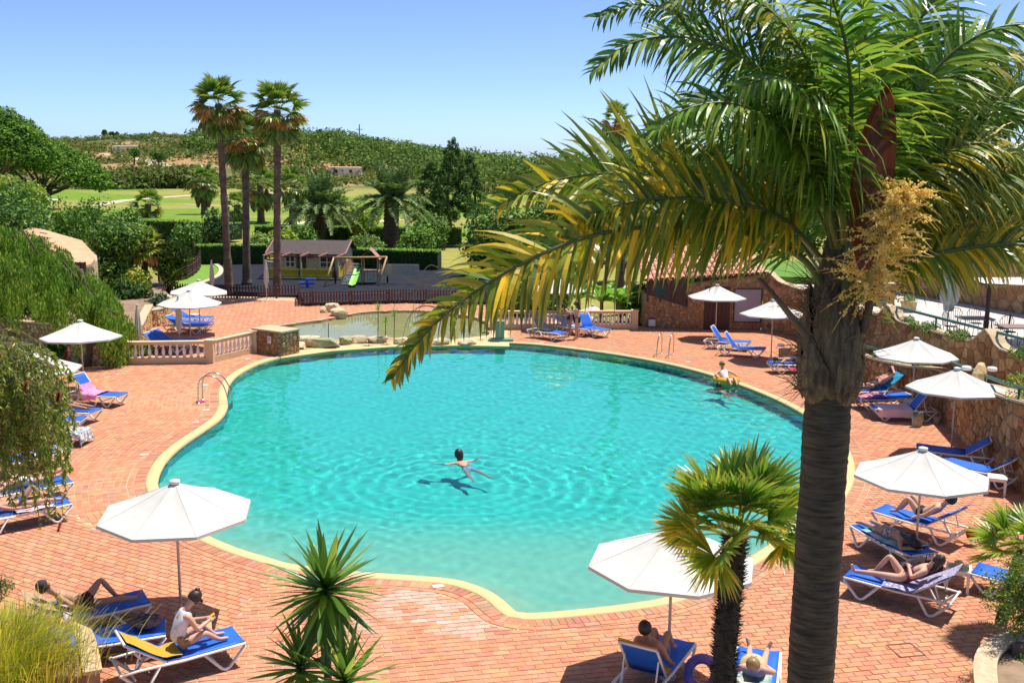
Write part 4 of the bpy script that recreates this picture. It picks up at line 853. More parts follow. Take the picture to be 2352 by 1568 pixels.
L14 = lounger(432, 790, 385, 788, 35, 'lounger seen through the balusters, raised back nearest the grey folded parasol')
L15 = lounger(447, 782, 398, 780, 35, 'lounger seen through the balusters, raised back nearest the white folded parasol')
L16 = lounger(1294, 765, 1245, 757, 55, 'dark blue lounger with a black towel in the parasol shade')
L17 = lounger(1359, 755, 1316, 749, 30, 'blue lounger with striped towel between the two standing women')
L18 = lounger(1389, 758, 1358, 751, 55, 'bright blue empty lounger in front of the right balustrade')
L19 = lounger(1722, 786, 1672, 782, 55, 'empty blue lounger behind its twin, under the parasol by the door')
L20 = lounger(1757, 801, 1702, 797, 55, 'empty blue lounger nearest the pool ladder, its back toward the stone building')
L21 = lounger(1769, 834, 1815, 833, 30, 'blue lounger carrying the boy lying on his front')
L22 = lounger(1831, 866, 1880, 870, 5, 'blue lounger mostly hidden behind the big palm trunk')
L23 = lounger(1948, 896, 2005, 893, 35, 'lounger of the man with the turquoise towel')
L24 = lounger(1965, 913, 2026, 911, 5, 'blue lounger with a pink and a purple towel on it')
L25 = lounger(2003, 934, 2086, 936, 55, 'raised back blue lounger with a pink striped towel on its foot')
L26 = lounger(2105, 1026, 2208, 1036, 35, 'empty blue lounger with raised back by the stone wall')
L27 = lounger(2163, 1056, 2219, 1067, 35, 'shaded empty blue lounger next to the white stool')
L28 = lounger(2018, 1166, 2149, 1200, 35, 'blue lounger of the man with sunglasses')
L29 = lounger(1984, 1204, 2093, 1263, 5, 'lounger with turquoise towel and the woman lying on her front')
L30 = lounger(1950, 1312, 2059, 1337, 35, 'lounger of the woman in the magenta swimsuit')
L31 = lounger(2238, 1305, 2310, 1321, 5, 'blue lounger half hidden by the twiggy shrub at the right border')
L32 = lounger(1552, 1468, 1486, 1541, 55, 'blue lounger under the lower parasol with an orange towel')
L33 = lounger(1743, 1492, 1733, 1556, 30, 'blue lounger right of the small fan palm at the bottom border')
# ---- towels draped on loungers
def towel(g, x0, x1, w, c1, c2, label, hang=0.0, y0=0.0, stripes=0, seed=0, scale=8):
    m = mat('towel_%d' % seed, c1, c2, .95, scale, bump=.3, bscale=30, stretch=(1, 1, 1) if not stripes else (stripes, .01, .01)); b = MB(); rr = random.Random(seed); ph = rr.uniform(0, 6)
    nx, ny = 14, 12; hw = .345
    def fn(u, v):
        x = x0+(x1-x0)*u; y = y0+(v-.5)*w; z = surf(g.back, x)+.028+.012*math.sin(9*u+ph+4*v)+.006*math.sin(23*u*v+ph)
        if x > 1.93: z -= (x-1.93)*.9; x = 1.93+(x-1.93)*.25+.02
        if abs(y) > hw: d = abs(y)-hw; z -= d*.97; y = math.copysign(hw+.03+.08*d+.01*math.sin(17*u+ph), y)
        return g.M @ Vector((x, y, max(z, .02)))
    b.grid(fn, nx, ny); q = g.M @ Vector(((x0+x1)/2, 0, .4)); b.v = [(p[0]-q.x, p[1]-q.y, p[2]-q.z) for p in b.v]
    n = len(b.v); fs = list(b.f); b.add([(x, y, z-.012) for x, y, z in b.v], [f[::-1] for f in fs]); o = b.build('towel', m, None, True); o.location = q; return tag(o, label, 'towel', 'towels on the loungers')
YEL = (.45, .29, .03)
towel(L1, .16, .98, .5, YEL, (.45, .28, .02), 'yellow towel under the sitting woman', y0=-.03, seed=1); towel(L3, .0, .5, .6, YEL, (.35, .25, .3), 'yellow striped towel on the sunbathing man\'s backrest', stripes=20, seed=2); towel(L3, .55, 1.0, .9, (.55, .2, .25), (.6, .55, .6), 'pink and white towel hanging under the sunbathing man', y0=-.12, seed=3)
towel(L5, .8, 1.6, .7, (.75, .35, .45), (.8, .6, .6), 'pale pink towel under the raised knee', seed=4); towel(L6, 1.0, 1.9, .68, (.75, .75, .8), (.05, .15, .5), 'blue and white patterned towel below the bottlebrush', seed=5, scale=6); towel(L7, 1.2, 2.25, .95, (.75, .74, .72), (.06, .06, .08), 'black and white checked towel over a lounger foot', seed=6, scale=11)
towel(L9, .55, 1.25, .85, (.72, .16, .38), (.8, .35, .5), 'pink towel crumpled on the raised back lounger', y0=-.1, seed=7); towel(L16, .2, 1.2, .6, (.012, .014, .03), (.03, .03, .05), 'black towel on the dark lounger in shade', seed=8); towel(L17, .1, 1.3, .62, (.45, .5, .6), (.1, .15, .35), 'grey blue striped towel between the standing women', stripes=30, seed=9)
towel(L21, 1.15-1.1, .7, .55, (.6, .66, .75), (.1, .2, .5), 'white and navy striped towel at the boy\'s feet', stripes=26, seed=10); towel(L23, .0, .62, .68, (.01, .28, .45), (.01, .22, .38), 'turquoise towel on the resting man\'s backrest', seed=11); towel(L24, .9, 1.5, .62, (.03, .04, .42), (.25, .02, .2), 'purple printed towel on the lounger behind the pink one', seed=12, scale=5); towel(L24, 1.3, 1.9, .8, (.8, .22, .3), (.75, .3, .35), 'plain pink towel on the lounger next to the trunk', y0=-.15, seed=13)
towel(L25, .8, 1.85, 1.0, (.78, .42, .45), (.82, .62, .6), 'pink striped towel hanging from the raised back lounger', y0=.12, stripes=30, seed=14); towel(L28, .02, .66, .68, (.02, .06, .42), (.2, .3, .7), 'royal blue patterned towel behind the man with sunglasses', seed=15, scale=14); towel(L29, .35, 1.6, .80, (.08, .38, .45), (.6, .65, .68), 'turquoise and white towel under the woman on her front', y0=-.08, seed=16, scale=3)
towel(L30, .02, 1.25, .72, (.55, .5, .6), (.12, .12, .3), 'mauve checked towel under the magenta swimsuit', seed=17, scale=22); towel(L31, .3, 1.3, .85, (.7, .6, .68), (.2, .3, .6), 'flowered towel behind the twiggy shrub', seed=18, scale=9); towel(L32, .30, .92, .64, (.65, .2, .02), (.6, .45, .03), 'orange and yellow tie dye towel under the lower parasol', seed=19, scale=5); towel(L33, .55, 1.25, .5, (.62, .56, .4), (.1, .25, .3), 'straw coloured towel right of the small palm', seed=20, scale=6)
# ---- small things
def stool(x, y, z0, label, s=.44):
    q = G(x, y, z0); r = thing('side_table', label, 'side table', (q.x, q.y, 0), R(-25)); h = .42
    MB().box((0, 0, h), (s, s, .035)).build('top', mfr, r); MB().box((0, 0, h-.04), (s*.92, s*.92, .06)).build('apron', mfr, r)
    for a in (-1, 1):
        for c in (-1, 1): MB().box((a*s*.42, c*s*.42, h/2-.02), (.05, .05, h-.04), top=1.25).build('leg', mfr, r)
    return q
stool(2291, 1095, .42, 'white plastic stool by the shaded stone wall'); st2 = stool(2202, 1304, .42, 'white plastic side table holding the straw hat'); stool(447, 722, .42, 'white side table behind the blue loungers on the left'); stool(2092, 920, .42, 'white side table between the two loungers beside the trunk')
mstraw = mat('straw', (.62, .48, .25), (.5, .36, .16), .95, 30, bump=.5)
o = MB().lathe([(.19, 0), (.185, .012), (.10, .02), (.095, .06), (.085, .1), (.05, .125), (.005, .13)], 18).build('straw_hat', mstraw, None, True); o.location = (st2.x, st2.y, .44); tag(o, 'straw hat lying on the white side table', 'hat')
def bag(x, y, c1, c2, label, s=(.42, .2, .34), z=0, name='beach_bag'):
    q = G(x, y, z); r = thing(name, label, 'bag', (q.x, q.y, z), rnd.uniform(-.5, .5)); m = mat('bag_'+label[:12], c1, c2, .9, 9, bump=.3)
    MB().grid(lambda u, v: ((s[0]/2*(.8+.25*v))*math.cos(6.2832*u), (s[1]/2*(1+.1*v))*math.sin(6.2832*u), s[2]*v*(1+.06*math.sin(9*u))), 16, 4).build('body', m, r, True)
    for k in (-1, 1): MB().tube([(-.1, k*s[1]*.5, s[2]), (-.07, k*s[1]*.6, s[2]+.13), (.07, k*s[1]*.6, s[2]+.13), (.1, k*s[1]*.5, s[2])], .01, 5).build('handle', m, r)
bag(2106, 979, (.65, .42, .02), (.05, .35, .5), 'yellow and turquoise beach bag at the parasol foot'); bag(2152, 972, (.4, .3, .22), (.3, .2, .15), 'small brown bag beside the yellow beach bag', (.25, .18, .22)); bag(2140, 1338, (.03, .02, .03), (.15, .03, .05), 'black printed beach bag behind the magenta swimsuit lounger', (.4, .22, .4))
q = L2.M @ Vector((1.65, .05, .41)); r = thing('swim_bag', 'dark rumpled bag lying on the shaded flat lounger', 'bag', q, .4); MB().blob((0, 0, .06), (.26, .2, .1), 3, .35).build('body', mat('dark_print', (.02, .02, .03), (.25, .15, .15), .9, 8), r, True); MB().tube([(-.2, 0, .1), (-.05, .1, .2), (.15, .05, .12)], .012, 5).build('handle', MATS['dark_print'], r)
r = thing('red_backpack', 'red cloth bag hanging from the head of a lounger near the shrub', 'bag', L28.M @ Vector((-.08, -.25, .05))); MB().blob((0, 0, .2), (.14, .12, .2), 6, .3).build('body', mat('red_cloth', (.55, .01, .015), (.4, .01, .02), .9, 8), r, True); MB().tube([(0, 0, .35), (.02, .05, .46)], .015, 5).build('strap', MATS['red_cloth'], r)
def cup(x, y, label, c): 
    q = G(x, y); o = MB().lathe([(.03, 0), (.04, .12), (.042, .12), (.035, .115), (.028, .01)], 12).build('cup', mat('cup_'+label[:6], c, rough=.2), None, True); o.location = (q.x, q.y, 0); tag(o, label, 'cup')
cup(2139, 1250, 'clear plastic cup on the bricks between the sunbathers', (.6, .5, .42)); cup(2105, 1322, 'turquoise tumbler beside the checked towel', (.1, .4, .4))
q = G(2063, 1352); o = MB().lathe([(.035, 0), (.035, .15), (.015, .2), (.015, .23)], 10).build('water_bottle', mat('clear_bottle', (.3, .32, .32), rough=.1), None, True); o.location = (q.x, q.y, 0); tag(o, 'small water bottle on the bricks under the magenta swimsuit lounger', 'bottle')
def flat_cloth(x, y, c, label, name='cloth', s=.3, cat='cloth'):
    q = G(x, y); b = MB(); b.grid(lambda u, v: ((u-.5)*s*(1+.3*math.sin(5*v)), (v-.5)*s*.8, .015+.05*abs(math.sin(7*u+3*v))*(1-abs(2*u-1))), 10, 8); fs = list(b.f); b.add([(x_, y_, 0.002) for x_, y_, z_ in b.v], [f[::-1] for f in fs]); o = b.build(name, mat('c_'+label[:14], c, rough=.9), None, True); o.location = (q.x, q.y, 0); tag(o, label, cat)
flat_cloth(1830, 847, (.6, .02, .1), 'red cloth dropped on the bricks near the boy\'s lounger', s=.5)
for k, dx in enumerate((-4, 5)):
    q = G(460+dx, 925-k*2); o = MB().blob((0, 0, .02), (.12, .05, .025), k, .1).build('flip_flop', mat('hot_pink', (.6, .02, .25)), None, True); o.location = (q.x, q.y, .005); tag(o, ('left', 'right')[k]+' one of the pink flip flops at the left pool ladder', 'flip flop', 'pair of pink flip flops')
q = G(1612, 1545, .25); r = thing('swim_ring', 'blue and purple inflatable ring leaning by the small palm', 'swim ring', (q.x, q.y, .25)); r.rotation_euler = (R(60), 0, R(-35))
P = [(.22*math.cos(k*math.pi/12), .22*math.sin(k*math.pi/12), 0) for k in range(25)]; MB().tube(P, .08, 10).build('tube', mat('ring_blue', (.03, .08, .45), (.25, .15, .4), .3, 3), r, True); MB().tube([(.22, 0, .07), (.22, 0, .11)], .015, 6).build('valve', mwhite, r)
# table with bottle beside the sitting woman
q = G(452, 1478); r = thing('low_table', 'small brown low table with a green bottle beside the sitting woman', 'table', (q.x, q.y, 0), .3); MB().box((0, 0, .3), (.5, .4, .04)).build('top', mtim, r)
for a in (-1, 1):
    for c in (-1, 1): MB().box((a*.2, c*.15, .14), (.04, .04, .28)).build('leg', mtim, r)
o = MB().lathe([(.03, 0), (.032, .12), (.012, .17), (.012, .22)], 10).build('bottle', mat('green_glass', (.02, .1, .04), rough=.1), None, True); o.location = (q.x-.02, q.y+.03, .322); tag(o, 'green glass bottle on the low table', 'bottle')
# ---- pool ladders
mchrome = mat('steel', (.6, .58, .52), rough=.22, metal=1)
def ladder(p, d, label):
    r = thing('pool_ladder', label, 'pool ladder', (p.x, p.y, 0), math.atan2(d.y, d.x))
    for s in (-.25, .25):
        P = [(0, s, 0), (0, s, .45), (.05, s, .72), (.2, s, .88), (.42, s, .92), (.64, s, .82), (.82, s, .6), (.92, s, .3), (.96, s, -.05), (.96, s, -.9)]; MB().tube(spline(P, 4), .021, 8).build('rail', mchrome, r, True); MB().lathe([(.05, 0), (.05, .015), (.025, .03)], 10, (0, s, 0)).build('flange', mchrome, r)
    for z in (-.2, -.45, -.7): MB().box((.96, 0, z), (.08, .5, .03)).build('step', mchrome, r)
a = G(461, 922); ladder(a, Vector((1, .02, 0)), 'steel pool ladder on the left pool edge'); a = G(1533, 812); a2 = G(1500, 838); ladder(Vector((a.x, a.y, 0)), Vector((a2.x-a.x, a2.y-a.y, 0)), 'steel pool ladder on the far right pool edge')
# skimmer lids and drain frame in the deck
for x, y, lb in ((471, 884, 'white skimmer lid above the left pool ladder'), (474, 942, 'white skimmer lid just below the left pool ladder'), (449, 970, 'white skimmer lid on the brick curve left of the pool'), (332, 1044, 'white skimmer lid beside the near left parasol top'), (570, 824, 'white skimmer lid in front of the left balustrade end'), (1006, 1346, 'white skimmer lid at the bleached brick patch'), (1244, 787, 'white skimmer lid in front of the dark lounger'), (1580, 831, 'white skimmer lid right of the far pool ladder')):
    q = G(x, y); o = MB().box((0, 0, .004), (.2, .13, .012), rz=.3).build('skimmer_lid', mwhite); o.location = (q.x, q.y, .004); tag(o, lb, 'skimmer lid', 'skimmer lids round the pool')
q = G(2080, 1492); r = thing('manhole_frame', 'thin square manhole frame in the bricks right of the palm trunk', 'manhole', (q.x, q.y, .004), .2)
for a, b_ in (((-.22, -.22), (.22, -.22)), ((.22, -.22), (.22, .22)), ((.22, .22), (-.22, .22)), ((-.22, .22), (-.22, -.22))): MB().bar((*a, .002), (*b_, .002), .02, .008).build('frame_bar', mat('rust', (.2, .1, .04)), r)
# ---- float woman's ring
r = thing('swim_ring', 'yellow inflatable ring carrying the woman in a white shirt', 'swim ring', (FLOATP.x, FLOATP.y, -.02)); P = [(.36*math.cos(k*math.pi/16), .36*math.sin(k*math.pi/16), .06) for k in range(33)]; MB().tube(P, .15, 12).build('tube', mat('ring_yellow', (.75, .36, .02), (.7, .32, .02), .25, 3), r, True); MB().tube([(.5, 0, .1), (.53, 0, .12)], .015, 6).build('valve', mwhite, r)
# ---- patio furniture
miron = mat('black_iron', (.012, .014, .014), rough=.5, metal=.3)
def chair(p, a, label):
    r = thing('patio_chair', label, 'chair', p, a, 'black iron chairs on the patio')
    MB().lathe([(.2, .44), (.21, .45), (.2, .46)], 14).build('seat', miron, r)
    for s in (-1, 1):
        for c in (-1, 1): MB().tube([(s*.17, c*.17, .45), (s*.2, c*.2, 0)], .012, 6).build('leg', miron, r)
    MB().tube([(-.2, -.2, .45), (-.22, -.25, .8), (-.22, -.15, .93), (-.22, 0, .97), (-.22, .15, .93), (-.22, .25, .8), (-.2, .2, .45)], .012, 6).build('back_frame', miron, r)
    for k in range(-2, 3): MB().tube([(-.2, k*.07, .45), (-.22, k*.085, .95-.02*abs(k))], .008, 5).build('back_bar', miron, r)
def ptable(p, label):
    r = thing('patio_table', label, 'table', p); MB().box((0, 0, .73), (1.1, .8, .04)).build('top', mat('table_top', (.25, .17, .15), (.2, .13, .11), .5), r)
    for s in (-1, 1):
        for c in (-1, 1): MB().tube([(s*.45, c*.3, .72), (s*.48, c*.33, 0)], .015, 6).build('leg', miron, r)
T1 = G(2235, 778, 2.0); T2 = G(2330, 800, 2.0)
ptable(T1, 'dark rectangular cafe table beside the brown umbrella post'); ptable(T2, 'dark rectangular cafe table at the right border')
for dx, dy, a, lb in ((-.85, -.1, 0, 'black iron chair at the left end of the cafe table'), (-.3, .65, -1.5, 'black iron chair behind the cafe table, left one'), (.35, .65, -1.5, 'black iron chair behind the cafe table, next to the brown post'), (.75, -.45, 2.6, 'black iron chair in front of the cafe table, right of the post')): chair(T1+Vector((dx, dy, 0)), a, lb)
for dx, dy, a, lb in ((-.75, -.3, .4, 'black iron chair at the corner of the right border table'), (.1, .65, -1.5, 'black iron chair behind the right border table'), (.1, -.65, 1.5, 'black iron chair in front of the right border table')): chair(T2+Vector((dx, dy, 0)), a, lb)
q = T1+Vector((.25, -.35, 0)); r = thing('shade_sail_post', 'dark brown timber post carrying a flat white patio shade', 'parasol', q); MB().tube([(0, 0, 0), (0, 0, 2.0)], .075, 10).build('post', mwood, r, True); MB().box((.0, 0, 1.98), (1.0, .5, .08)).build('bracket', mwood, r); MB().add([(-.5, -.7, 2.05), (3, -.9, 1.95), (3.2, 1.0, 1.92), (-.4, .9, 2.06), (1.4, 0, 2.2)], [(0, 1, 4), (1, 2, 4), (2, 3, 4), (3, 0, 4)]).build('canvas', mcanvas, r)
q = G(2086, 716, 2.0); r = thing('flower_pot', 'square cream flower pot with green plants on the patio', 'flower pot', q); MB().box((0, 0, .22), (.42, .42, .44), top=1.18).build('pot', mpale, r)
pv = [];
for i in range(260):
    p = nr.normal(0, 1, 3)*[.14, .14, .07]+[0, 0, .52]; d = nr.normal(0, 1, 3); d /= np.linalg.norm(d); e = np.cross(d, nr.normal(0, 1, 3)); e /= np.linalg.norm(e); pv += [p-d*.05, p+e*.02, p+d*.05, p-e*.02]
tag(npmesh('foliage', np.array(pv), 4, mat('pot_green', (.12, .28, .05), (.2, .35, .06), .6, 8), None, r), kind='stuff')
# ---- golf cart and utility pole far away
q = G(119, 487); r = thing('golf_cart', 'white roofed golf cart parked under the stone pine', 'golf cart', (q.x, q.y, -.2), R(-20)); 
for (c, d, nm, m_) in (((0, 0, .55), (2.3, 1.1, .4), 'body', mat('cart_red', (.3, .03, .04))), ((-.5, 0, .85), (.7, 1.05, .35), 'seat', mwhite), ((0, 0, 1.9), (1.9, 1.15, .08), 'roof', mwhite), ((-.95, 0, 1.0), (.4, 1.0, .5), 'bag_rack', miron)): MB().box(c, d, top=.93).build(nm, m_, r)
for s in (-1, 1):
    for x in (-.75, .8): MB().tube([(x, s*.5, .28), (x, s*.62, .28)], .28, 12).build('wheel', miron, r); MB().tube([(x*1.05, s*.48, .8), (x*.9, s*.48, 1.9)], .03, 5).build('roof_post', miron, r)
q = at(826, 338, 480); r = thing('utility_pole', 'thin utility pole with a crossarm on the wooded hill', 'utility pole', (q.x, q.y, float(terrain_z(q.x, q.y)))); zt = at(826, 286, 480).z-r.location.z; MB().tube([(0, 0, 0), (0, 0, zt)], [.35, .22], 8).build('mast', mat('pole_wood', (.18, .15, .13)), r); MB().box((0, 0, zt-2.2), (3.2, .2, .25)).build('crossarm', MATS['pole_wood'], r)
# ================================================================ VEGETATION
mleaf = mat('leaf', (2.3, 2.2, 1.7), (1.85, 1.85, 1.4), .5, 2, attr=True, trans=.38, spec=.35)
mleafg = mat('leaf_glossy', (2.5, 2.3, 1.6), (2.0, 1.95, 1.4), .36, 2, attr=True, trans=.45, spec=.55)
mneedle = mat('needle', (2.4, 2.35, 1.8), (1.9, 1.9, 1.5), .75, 1.5, attr=True, trans=.3, spec=.2)
mbark = mat('bark', (.16, .11, .075), (.09, .06, .045), .95, 6, bump=.8, bscale=14, stretch=(1, 1, .25)); mtwig = mat('twig', (.22, .16, .1), (.14, .1, .07), .9, 8)
DK, MD, LT, YL = (.028, .062, .014), (.055, .12, .02), (.13, .21, .03), (.34, .30, .035)
def unit(v): return v/np.maximum(np.linalg.norm(v, axis=-1, keepdims=True), 1e-9)
def leaf_arr(pos, tan, nrm, L, Wd): # diamonds
    tan = unit(tan); b = unit(np.cross(nrm, tan)); L = np.asarray(L).reshape(-1, 1); Wd = np.asarray(Wd).reshape(-1, 1)
    return np.stack([pos-tan*L/2, pos+b*Wd/2-tan*L*.05, pos+tan*L/2, pos-b*Wd/2-tan*L*.05], 1)
def cloud(clumps, n, size, asp=.5, pal=(DK, MD, LT), wts=None, seed=0, shell=.45, up=.25, hang=0.0):
    g = np.random.default_rng(seed); C = np.array([c for c, r in clumps], float); Rd = np.array([r if hasattr(r, '__len__') else (r, r, r) for c, r in clumps], float)
    w = Rd[:, 0]*Rd[:, 2]; k = g.choice(len(C), n, p=w/w.sum()); d = unit(g.normal(0, 1, (n, 3))); rr = 1-shell*g.random((n, 1))**1.6
    bump = 1+.12*np.sin(d[:, :1]*7+k[:, None])*np.cos(d[:, 1:2]*6+k[:, None]*1.7)
    pos = C[k]+d*Rd[k]*rr*bump; nr_ = unit(d*.6+np.array([0, 0, up])+g.normal(0, .55, (n, 3))); t = unit(np.cross(nr_, g.normal(0, 1, (n, 3))))
    if hang: t = unit(t*(1-hang)+np.array([0, 0, -1.0])*hang)
    s = size*g.uniform(.6, 1.35, n); V = leaf_arr(pos, t, nr_, s, s*asp)
    P = np.array(pal); ck = g.choice(len(P), n, p=wts); tone = g.uniform(.75, 1.25, (n, 1))*(.85+.3*g.random(len(C))[k][:, None]); col = np.repeat(P[ck]*tone, 4, 0)
    return V.reshape(-1, 3), col
def rand_clumps(c, r, n, cr, seed, flat=1.0, dome=False):
    rr = random.Random(seed); out = []
    for i in range(n):
        while 1:
            p = Vector((rr.uniform(-1, 1), rr.uniform(-1, 1), rr.uniform(-.0 if dome else -1, 1)))
            if .35 < p.length < 1: break
        out.append(((c[0]+p.x*r[0], c[1]+p.y*r[1], c[2]+p.z*r[2]), (cr*rr.uniform(.7, 1.25), cr*rr.uniform(.7, 1.25), cr*flat*rr.uniform(.7, 1.2))))
    return out
def crown_part(parent, arr, m=mleaf, name='crown'):
    o = npmesh(name, arr[0], 4, m, arr[1], parent); return o
def trunk(parent, base, top, r0, r1, limbs, seed, m=None):
    rr = random.Random(seed); b = MB(); base, top = Vector(base), Vector(top)
    mid = base.lerp(top, .5)+Vector((rr.uniform(-.08, .08), rr.uniform(-.08, .08), 0))*(top-base).length; b.tube(spline([base, mid, top], 4), [r0+(r1-r0)*i/8 for i in range(9)], 8)
    for e in limbs:
        e = Vector(e); s = base.lerp(top, rr.uniform(.55, .95)); mm = s.lerp(e, .5)+Vector((0, 0, -.08*(e-s).length)); b.tube(spline([s, mm, e], 3), [r1*.7*(1-.75*i/6) for i in range(7)], 6)
    return b.build('trunk', m or mbark, parent, True)
def tree(name, label, cat, base, c, r, nc, cr, n, size, seed, pal=(DK, MD, LT), wts=None, asp=.5, m=mleaf, tr=.18, flat=1, dome=False, hang=0, group=None, up=.25, shell=.45):
    """base, c world coords"""
    base = Vector(base); t = thing(name, label, cat, base, 0, group); cl = rand_clumps(Vector(c)-base, r, nc, cr, seed, flat, dome); cc = Vector(c)-base
    trunk(t, (0, 0, -.1), (cc.x, cc.y, max(.2, cc.z-r[2]*(.2 if not dome else .1))), tr, tr*.55, [p for p, _ in cl[:9]], seed); crown_part(t, cloud(cl, n, size, asp, pal, wts, seed, shell, up, hang), m); return t
def shrub(label, px, py, Y, r, seed, pal=(DK, MD, LT), wts=None, size=.16, n=1700, zb=None, group='shrubs in the garden', flat=.85, asp=.5, cat='shrub', m=mleaf):
    c = at(px, py, Y); zb = zb if zb is not None else min(.6, c.z-r*.9); return tree('shrub', label, cat, (c.x, c.y, zb), c, (r*.62, r*.62, r*.6*flat), 16, r*.48, n, size, seed, pal, wts, asp, m, .07*r, 1, False, 0, group)
# ---- stone pines on the left
for k, (px, py, Y, bx, rx, rz, lb) in enumerate(((105, 375, 122, 104, (6.6, 5, 2.3), 15, 'stone pine with dark bare trunk, edge of the dense crown on the left'), (-15, 330, 112, -5, (6.2, 5, 3.4), 17, 'taller stone pine cut by the left border'))):
    b_ = G(bx, 507 if k == 0 else 520); c = at(px, py, Y); t = thing('stone_pine', lb, 'pine tree', (b_.x, b_.y, -.2)); cl = []; rr = random.Random(60+k)
    for i in range(150 if k == 0 else 170):
        a, q = rr.uniform(0, 6.28), math.sqrt(rr.random()); x, y = q*math.cos(a), q*math.sin(a); z = (1-q*q)*(3.1 if k == 0 else 4.2)-.8-rr.random()*1.5*(1-q)+(-1.6*x if k == 0 else -1.0*x)*.9
        cl.append(((c.x-b_.x+x*rx[0], c.y-b_.y+y*rx[1], c.z+.2+z), (1.25, 1.25, 1.0)))
    trunk(t, (0, 0, 0), (c.x-b_.x-.5, c.y-b_.y, c.z-1.6), .5, .3, [p for p, _ in cl[:16]], 61+k); crown_part(t, cloud(cl, 30000, .42, .36, ((.02, .05, .008), (.045, .105, .012), (.10, .17, .02)), None, 62+k, .35, .75), mneedle)
# ---- weeping pepper tree
b_ = G(200, 840); t = thing('pepper_tree', 'big weeping pepper tree hanging over the pale stone wall', 'tree', (b_.x, b_.y, 0)); c = at(95, 640, 39)-t.location; rr = random.Random(5); cl = []
for i in range(120):
    a = rr.uniform(0, 6.28); q = math.sqrt(rr.random()); x = c.x+q*math.cos(a)*2.75; y = c.y+q*math.sin(a)*2.4+.8; top = c.z+2.2*math.sqrt(max(0, 1-q*q*.9))-.95+(-.62*(x-c.x)); Ln = rr.uniform(.5, 1.15)
    cl.append(((x, y, top-Ln), (.34, .34, Ln)))
trunk(t, (0, 0, 0), (c.x+1.2, c.y+.6, c.z+.3), .17, .12, [(p[0], p[1], p[2]+.8) for p, _ in cl[:14]], 6); crown_part(t, cloud(cl, 42000, .17, .26, ((.05, .10, .014), (.08, .16, .02), (.15, .24, .03), (.22, .24, .05)), (.25, .37, .3, .08), 7, .5, .1, .72))
t = thing('pepper_tree', 'second weeping pepper tree behind the parasol with the bottlebrush', 'tree', (*G(60, 800).xy, .7)); c = at(40, 700, 43)-t.location; rr = random.Random(15); cl = []
for i in range(70):
    a = rr.uniform(0, 6.28); q = math.sqrt(rr.random()); x = c.x+q*math.cos(a)*2.0; y = c.y+q*math.sin(a)*1.6; Ln = rr.uniform(.35, .8); cl.append(((x, y, c.z+1.2*math.sqrt(max(0, 1-q*q*.9))-.3-Ln), (.3, .3, Ln)))
trunk(t, (0, 0, 0), (c.x, c.y, c.z+.3), .12, .08, [(p[0], p[1], p[2]+.5) for p, _ in cl[:8]], 16); crown_part(t, cloud(cl, 20000, .16, .28, ((.05, .10, .014), (.08, .16, .02), (.15, .24, .03), (.22, .24, .05)), (.25, .37, .3, .08), 17, .5, .1, .65))
# further foliage at far left
tree('shade_tree', 'dark leafy tree behind the weeping pepper tree at the left border', 'tree', (*G(20, 700).xy, 0), at(15, 560, 58), (2.6, 2.2, 2.0), 40, .9, 9000, .22, 70, (DK, MD, LT), (.5, .35, .15)); tree('shade_tree', 'yellowish green tree under the stone pine', 'tree', (*G(45, 600).xy, 0), at(40, 480, 90), (2.5, 2, 2.8), 36, 1.0, 7000, .3, 71, (MD, LT, YL), (.4, .4, .2)); tree('shade_tree', 'dark shrubby tree at the left border below the pine', 'tree', (*G(-20, 640).xy, 0), at(-10, 520, 75), (3, 2.4, 3), 40, 1.1, 7000, .28, 72, (DK, MD, LT), (.6, .3, .1))
# ---- bottlebrush in the left foreground: arching twigs with slender leaves and red brushes
t = thing('bottlebrush_tree', 'bottlebrush with hanging twigs and red flower spikes at the left border', 'tree', (-6.9, 12.3, 0)); rr = random.Random(8); g = np.random.default_rng(8); pos = []; tan = []; br = MB(); ends = []
o0 = Vector((-6.9, 12.3, 0)); trk = [(0, 0, 0), (.15, .1, 2.6), (.35, .0, 4.4), (.3, 0, 5.4)]; MB().tube(spline(trk, 4), [.12-.006*i for i in range(13)], 8).build('trunk', mbark, t, True)
for i in range(430):
    px = rr.uniform(-120, 150)+(20 if rr.random() < .3 else 0); py = rr.triangular(790, 1150, 900); e = at(px, py, rr.uniform(11.3, 12.8))-o0
    s = Vector((.3, 0, rr.uniform(4.2, 5.6))).lerp(e, rr.uniform(.35, .6)); s.z = max(s.z, e.z+rr.uniform(.1, .35)); m_ = s.lerp(e, .55)+Vector((rr.uniform(-.05, .1), 0, rr.uniform(.0, .16))); lo = e+Vector((rr.uniform(-.02, .06), rr.uniform(-.05, .05), -rr.uniform(.12, .4)))
    P = spline([s, m_, e, lo], 5); br.tube(P, [.007*(1-.6*k/15) for k in range(16)], 4, False); ends.append(lo)
    for k in range(2, 16):
        for _ in range(5):
            d = Vector((rr.gauss(0, 1), rr.gauss(0, 1), rr.gauss(0, .7))).normalized(); tg = (P[min(k+1, 15)]-P[k-1]).normalized(); q = (tg*.75+d*.75+Vector((0, 0, -.25))).normalized(); pos.append(tuple(P[k]+q*.03)); tan.append(tuple(q))
n = len(pos); tan = np.array(tan); V = leaf_arr(np.array(pos), tan, unit(g.normal(0, 1, (n, 3))), g.uniform(.06, .11, n), g.uniform(.013, .021, n)); P_ = np.array(((.07, .11, .018), (.13, .17, .025), (.21, .22, .035), (.3, .22, .06))); cc = P_[g.choice(4, n, p=(.3, .4, .2, .1))]*g.uniform(.75, 1.25, (n, 1))
br.build('twigs', mtwig, t, kind='stuff'); crown_part(t, (V.reshape(-1, 3), np.repeat(cc, 4, 0)), mleaf, 'foliage')
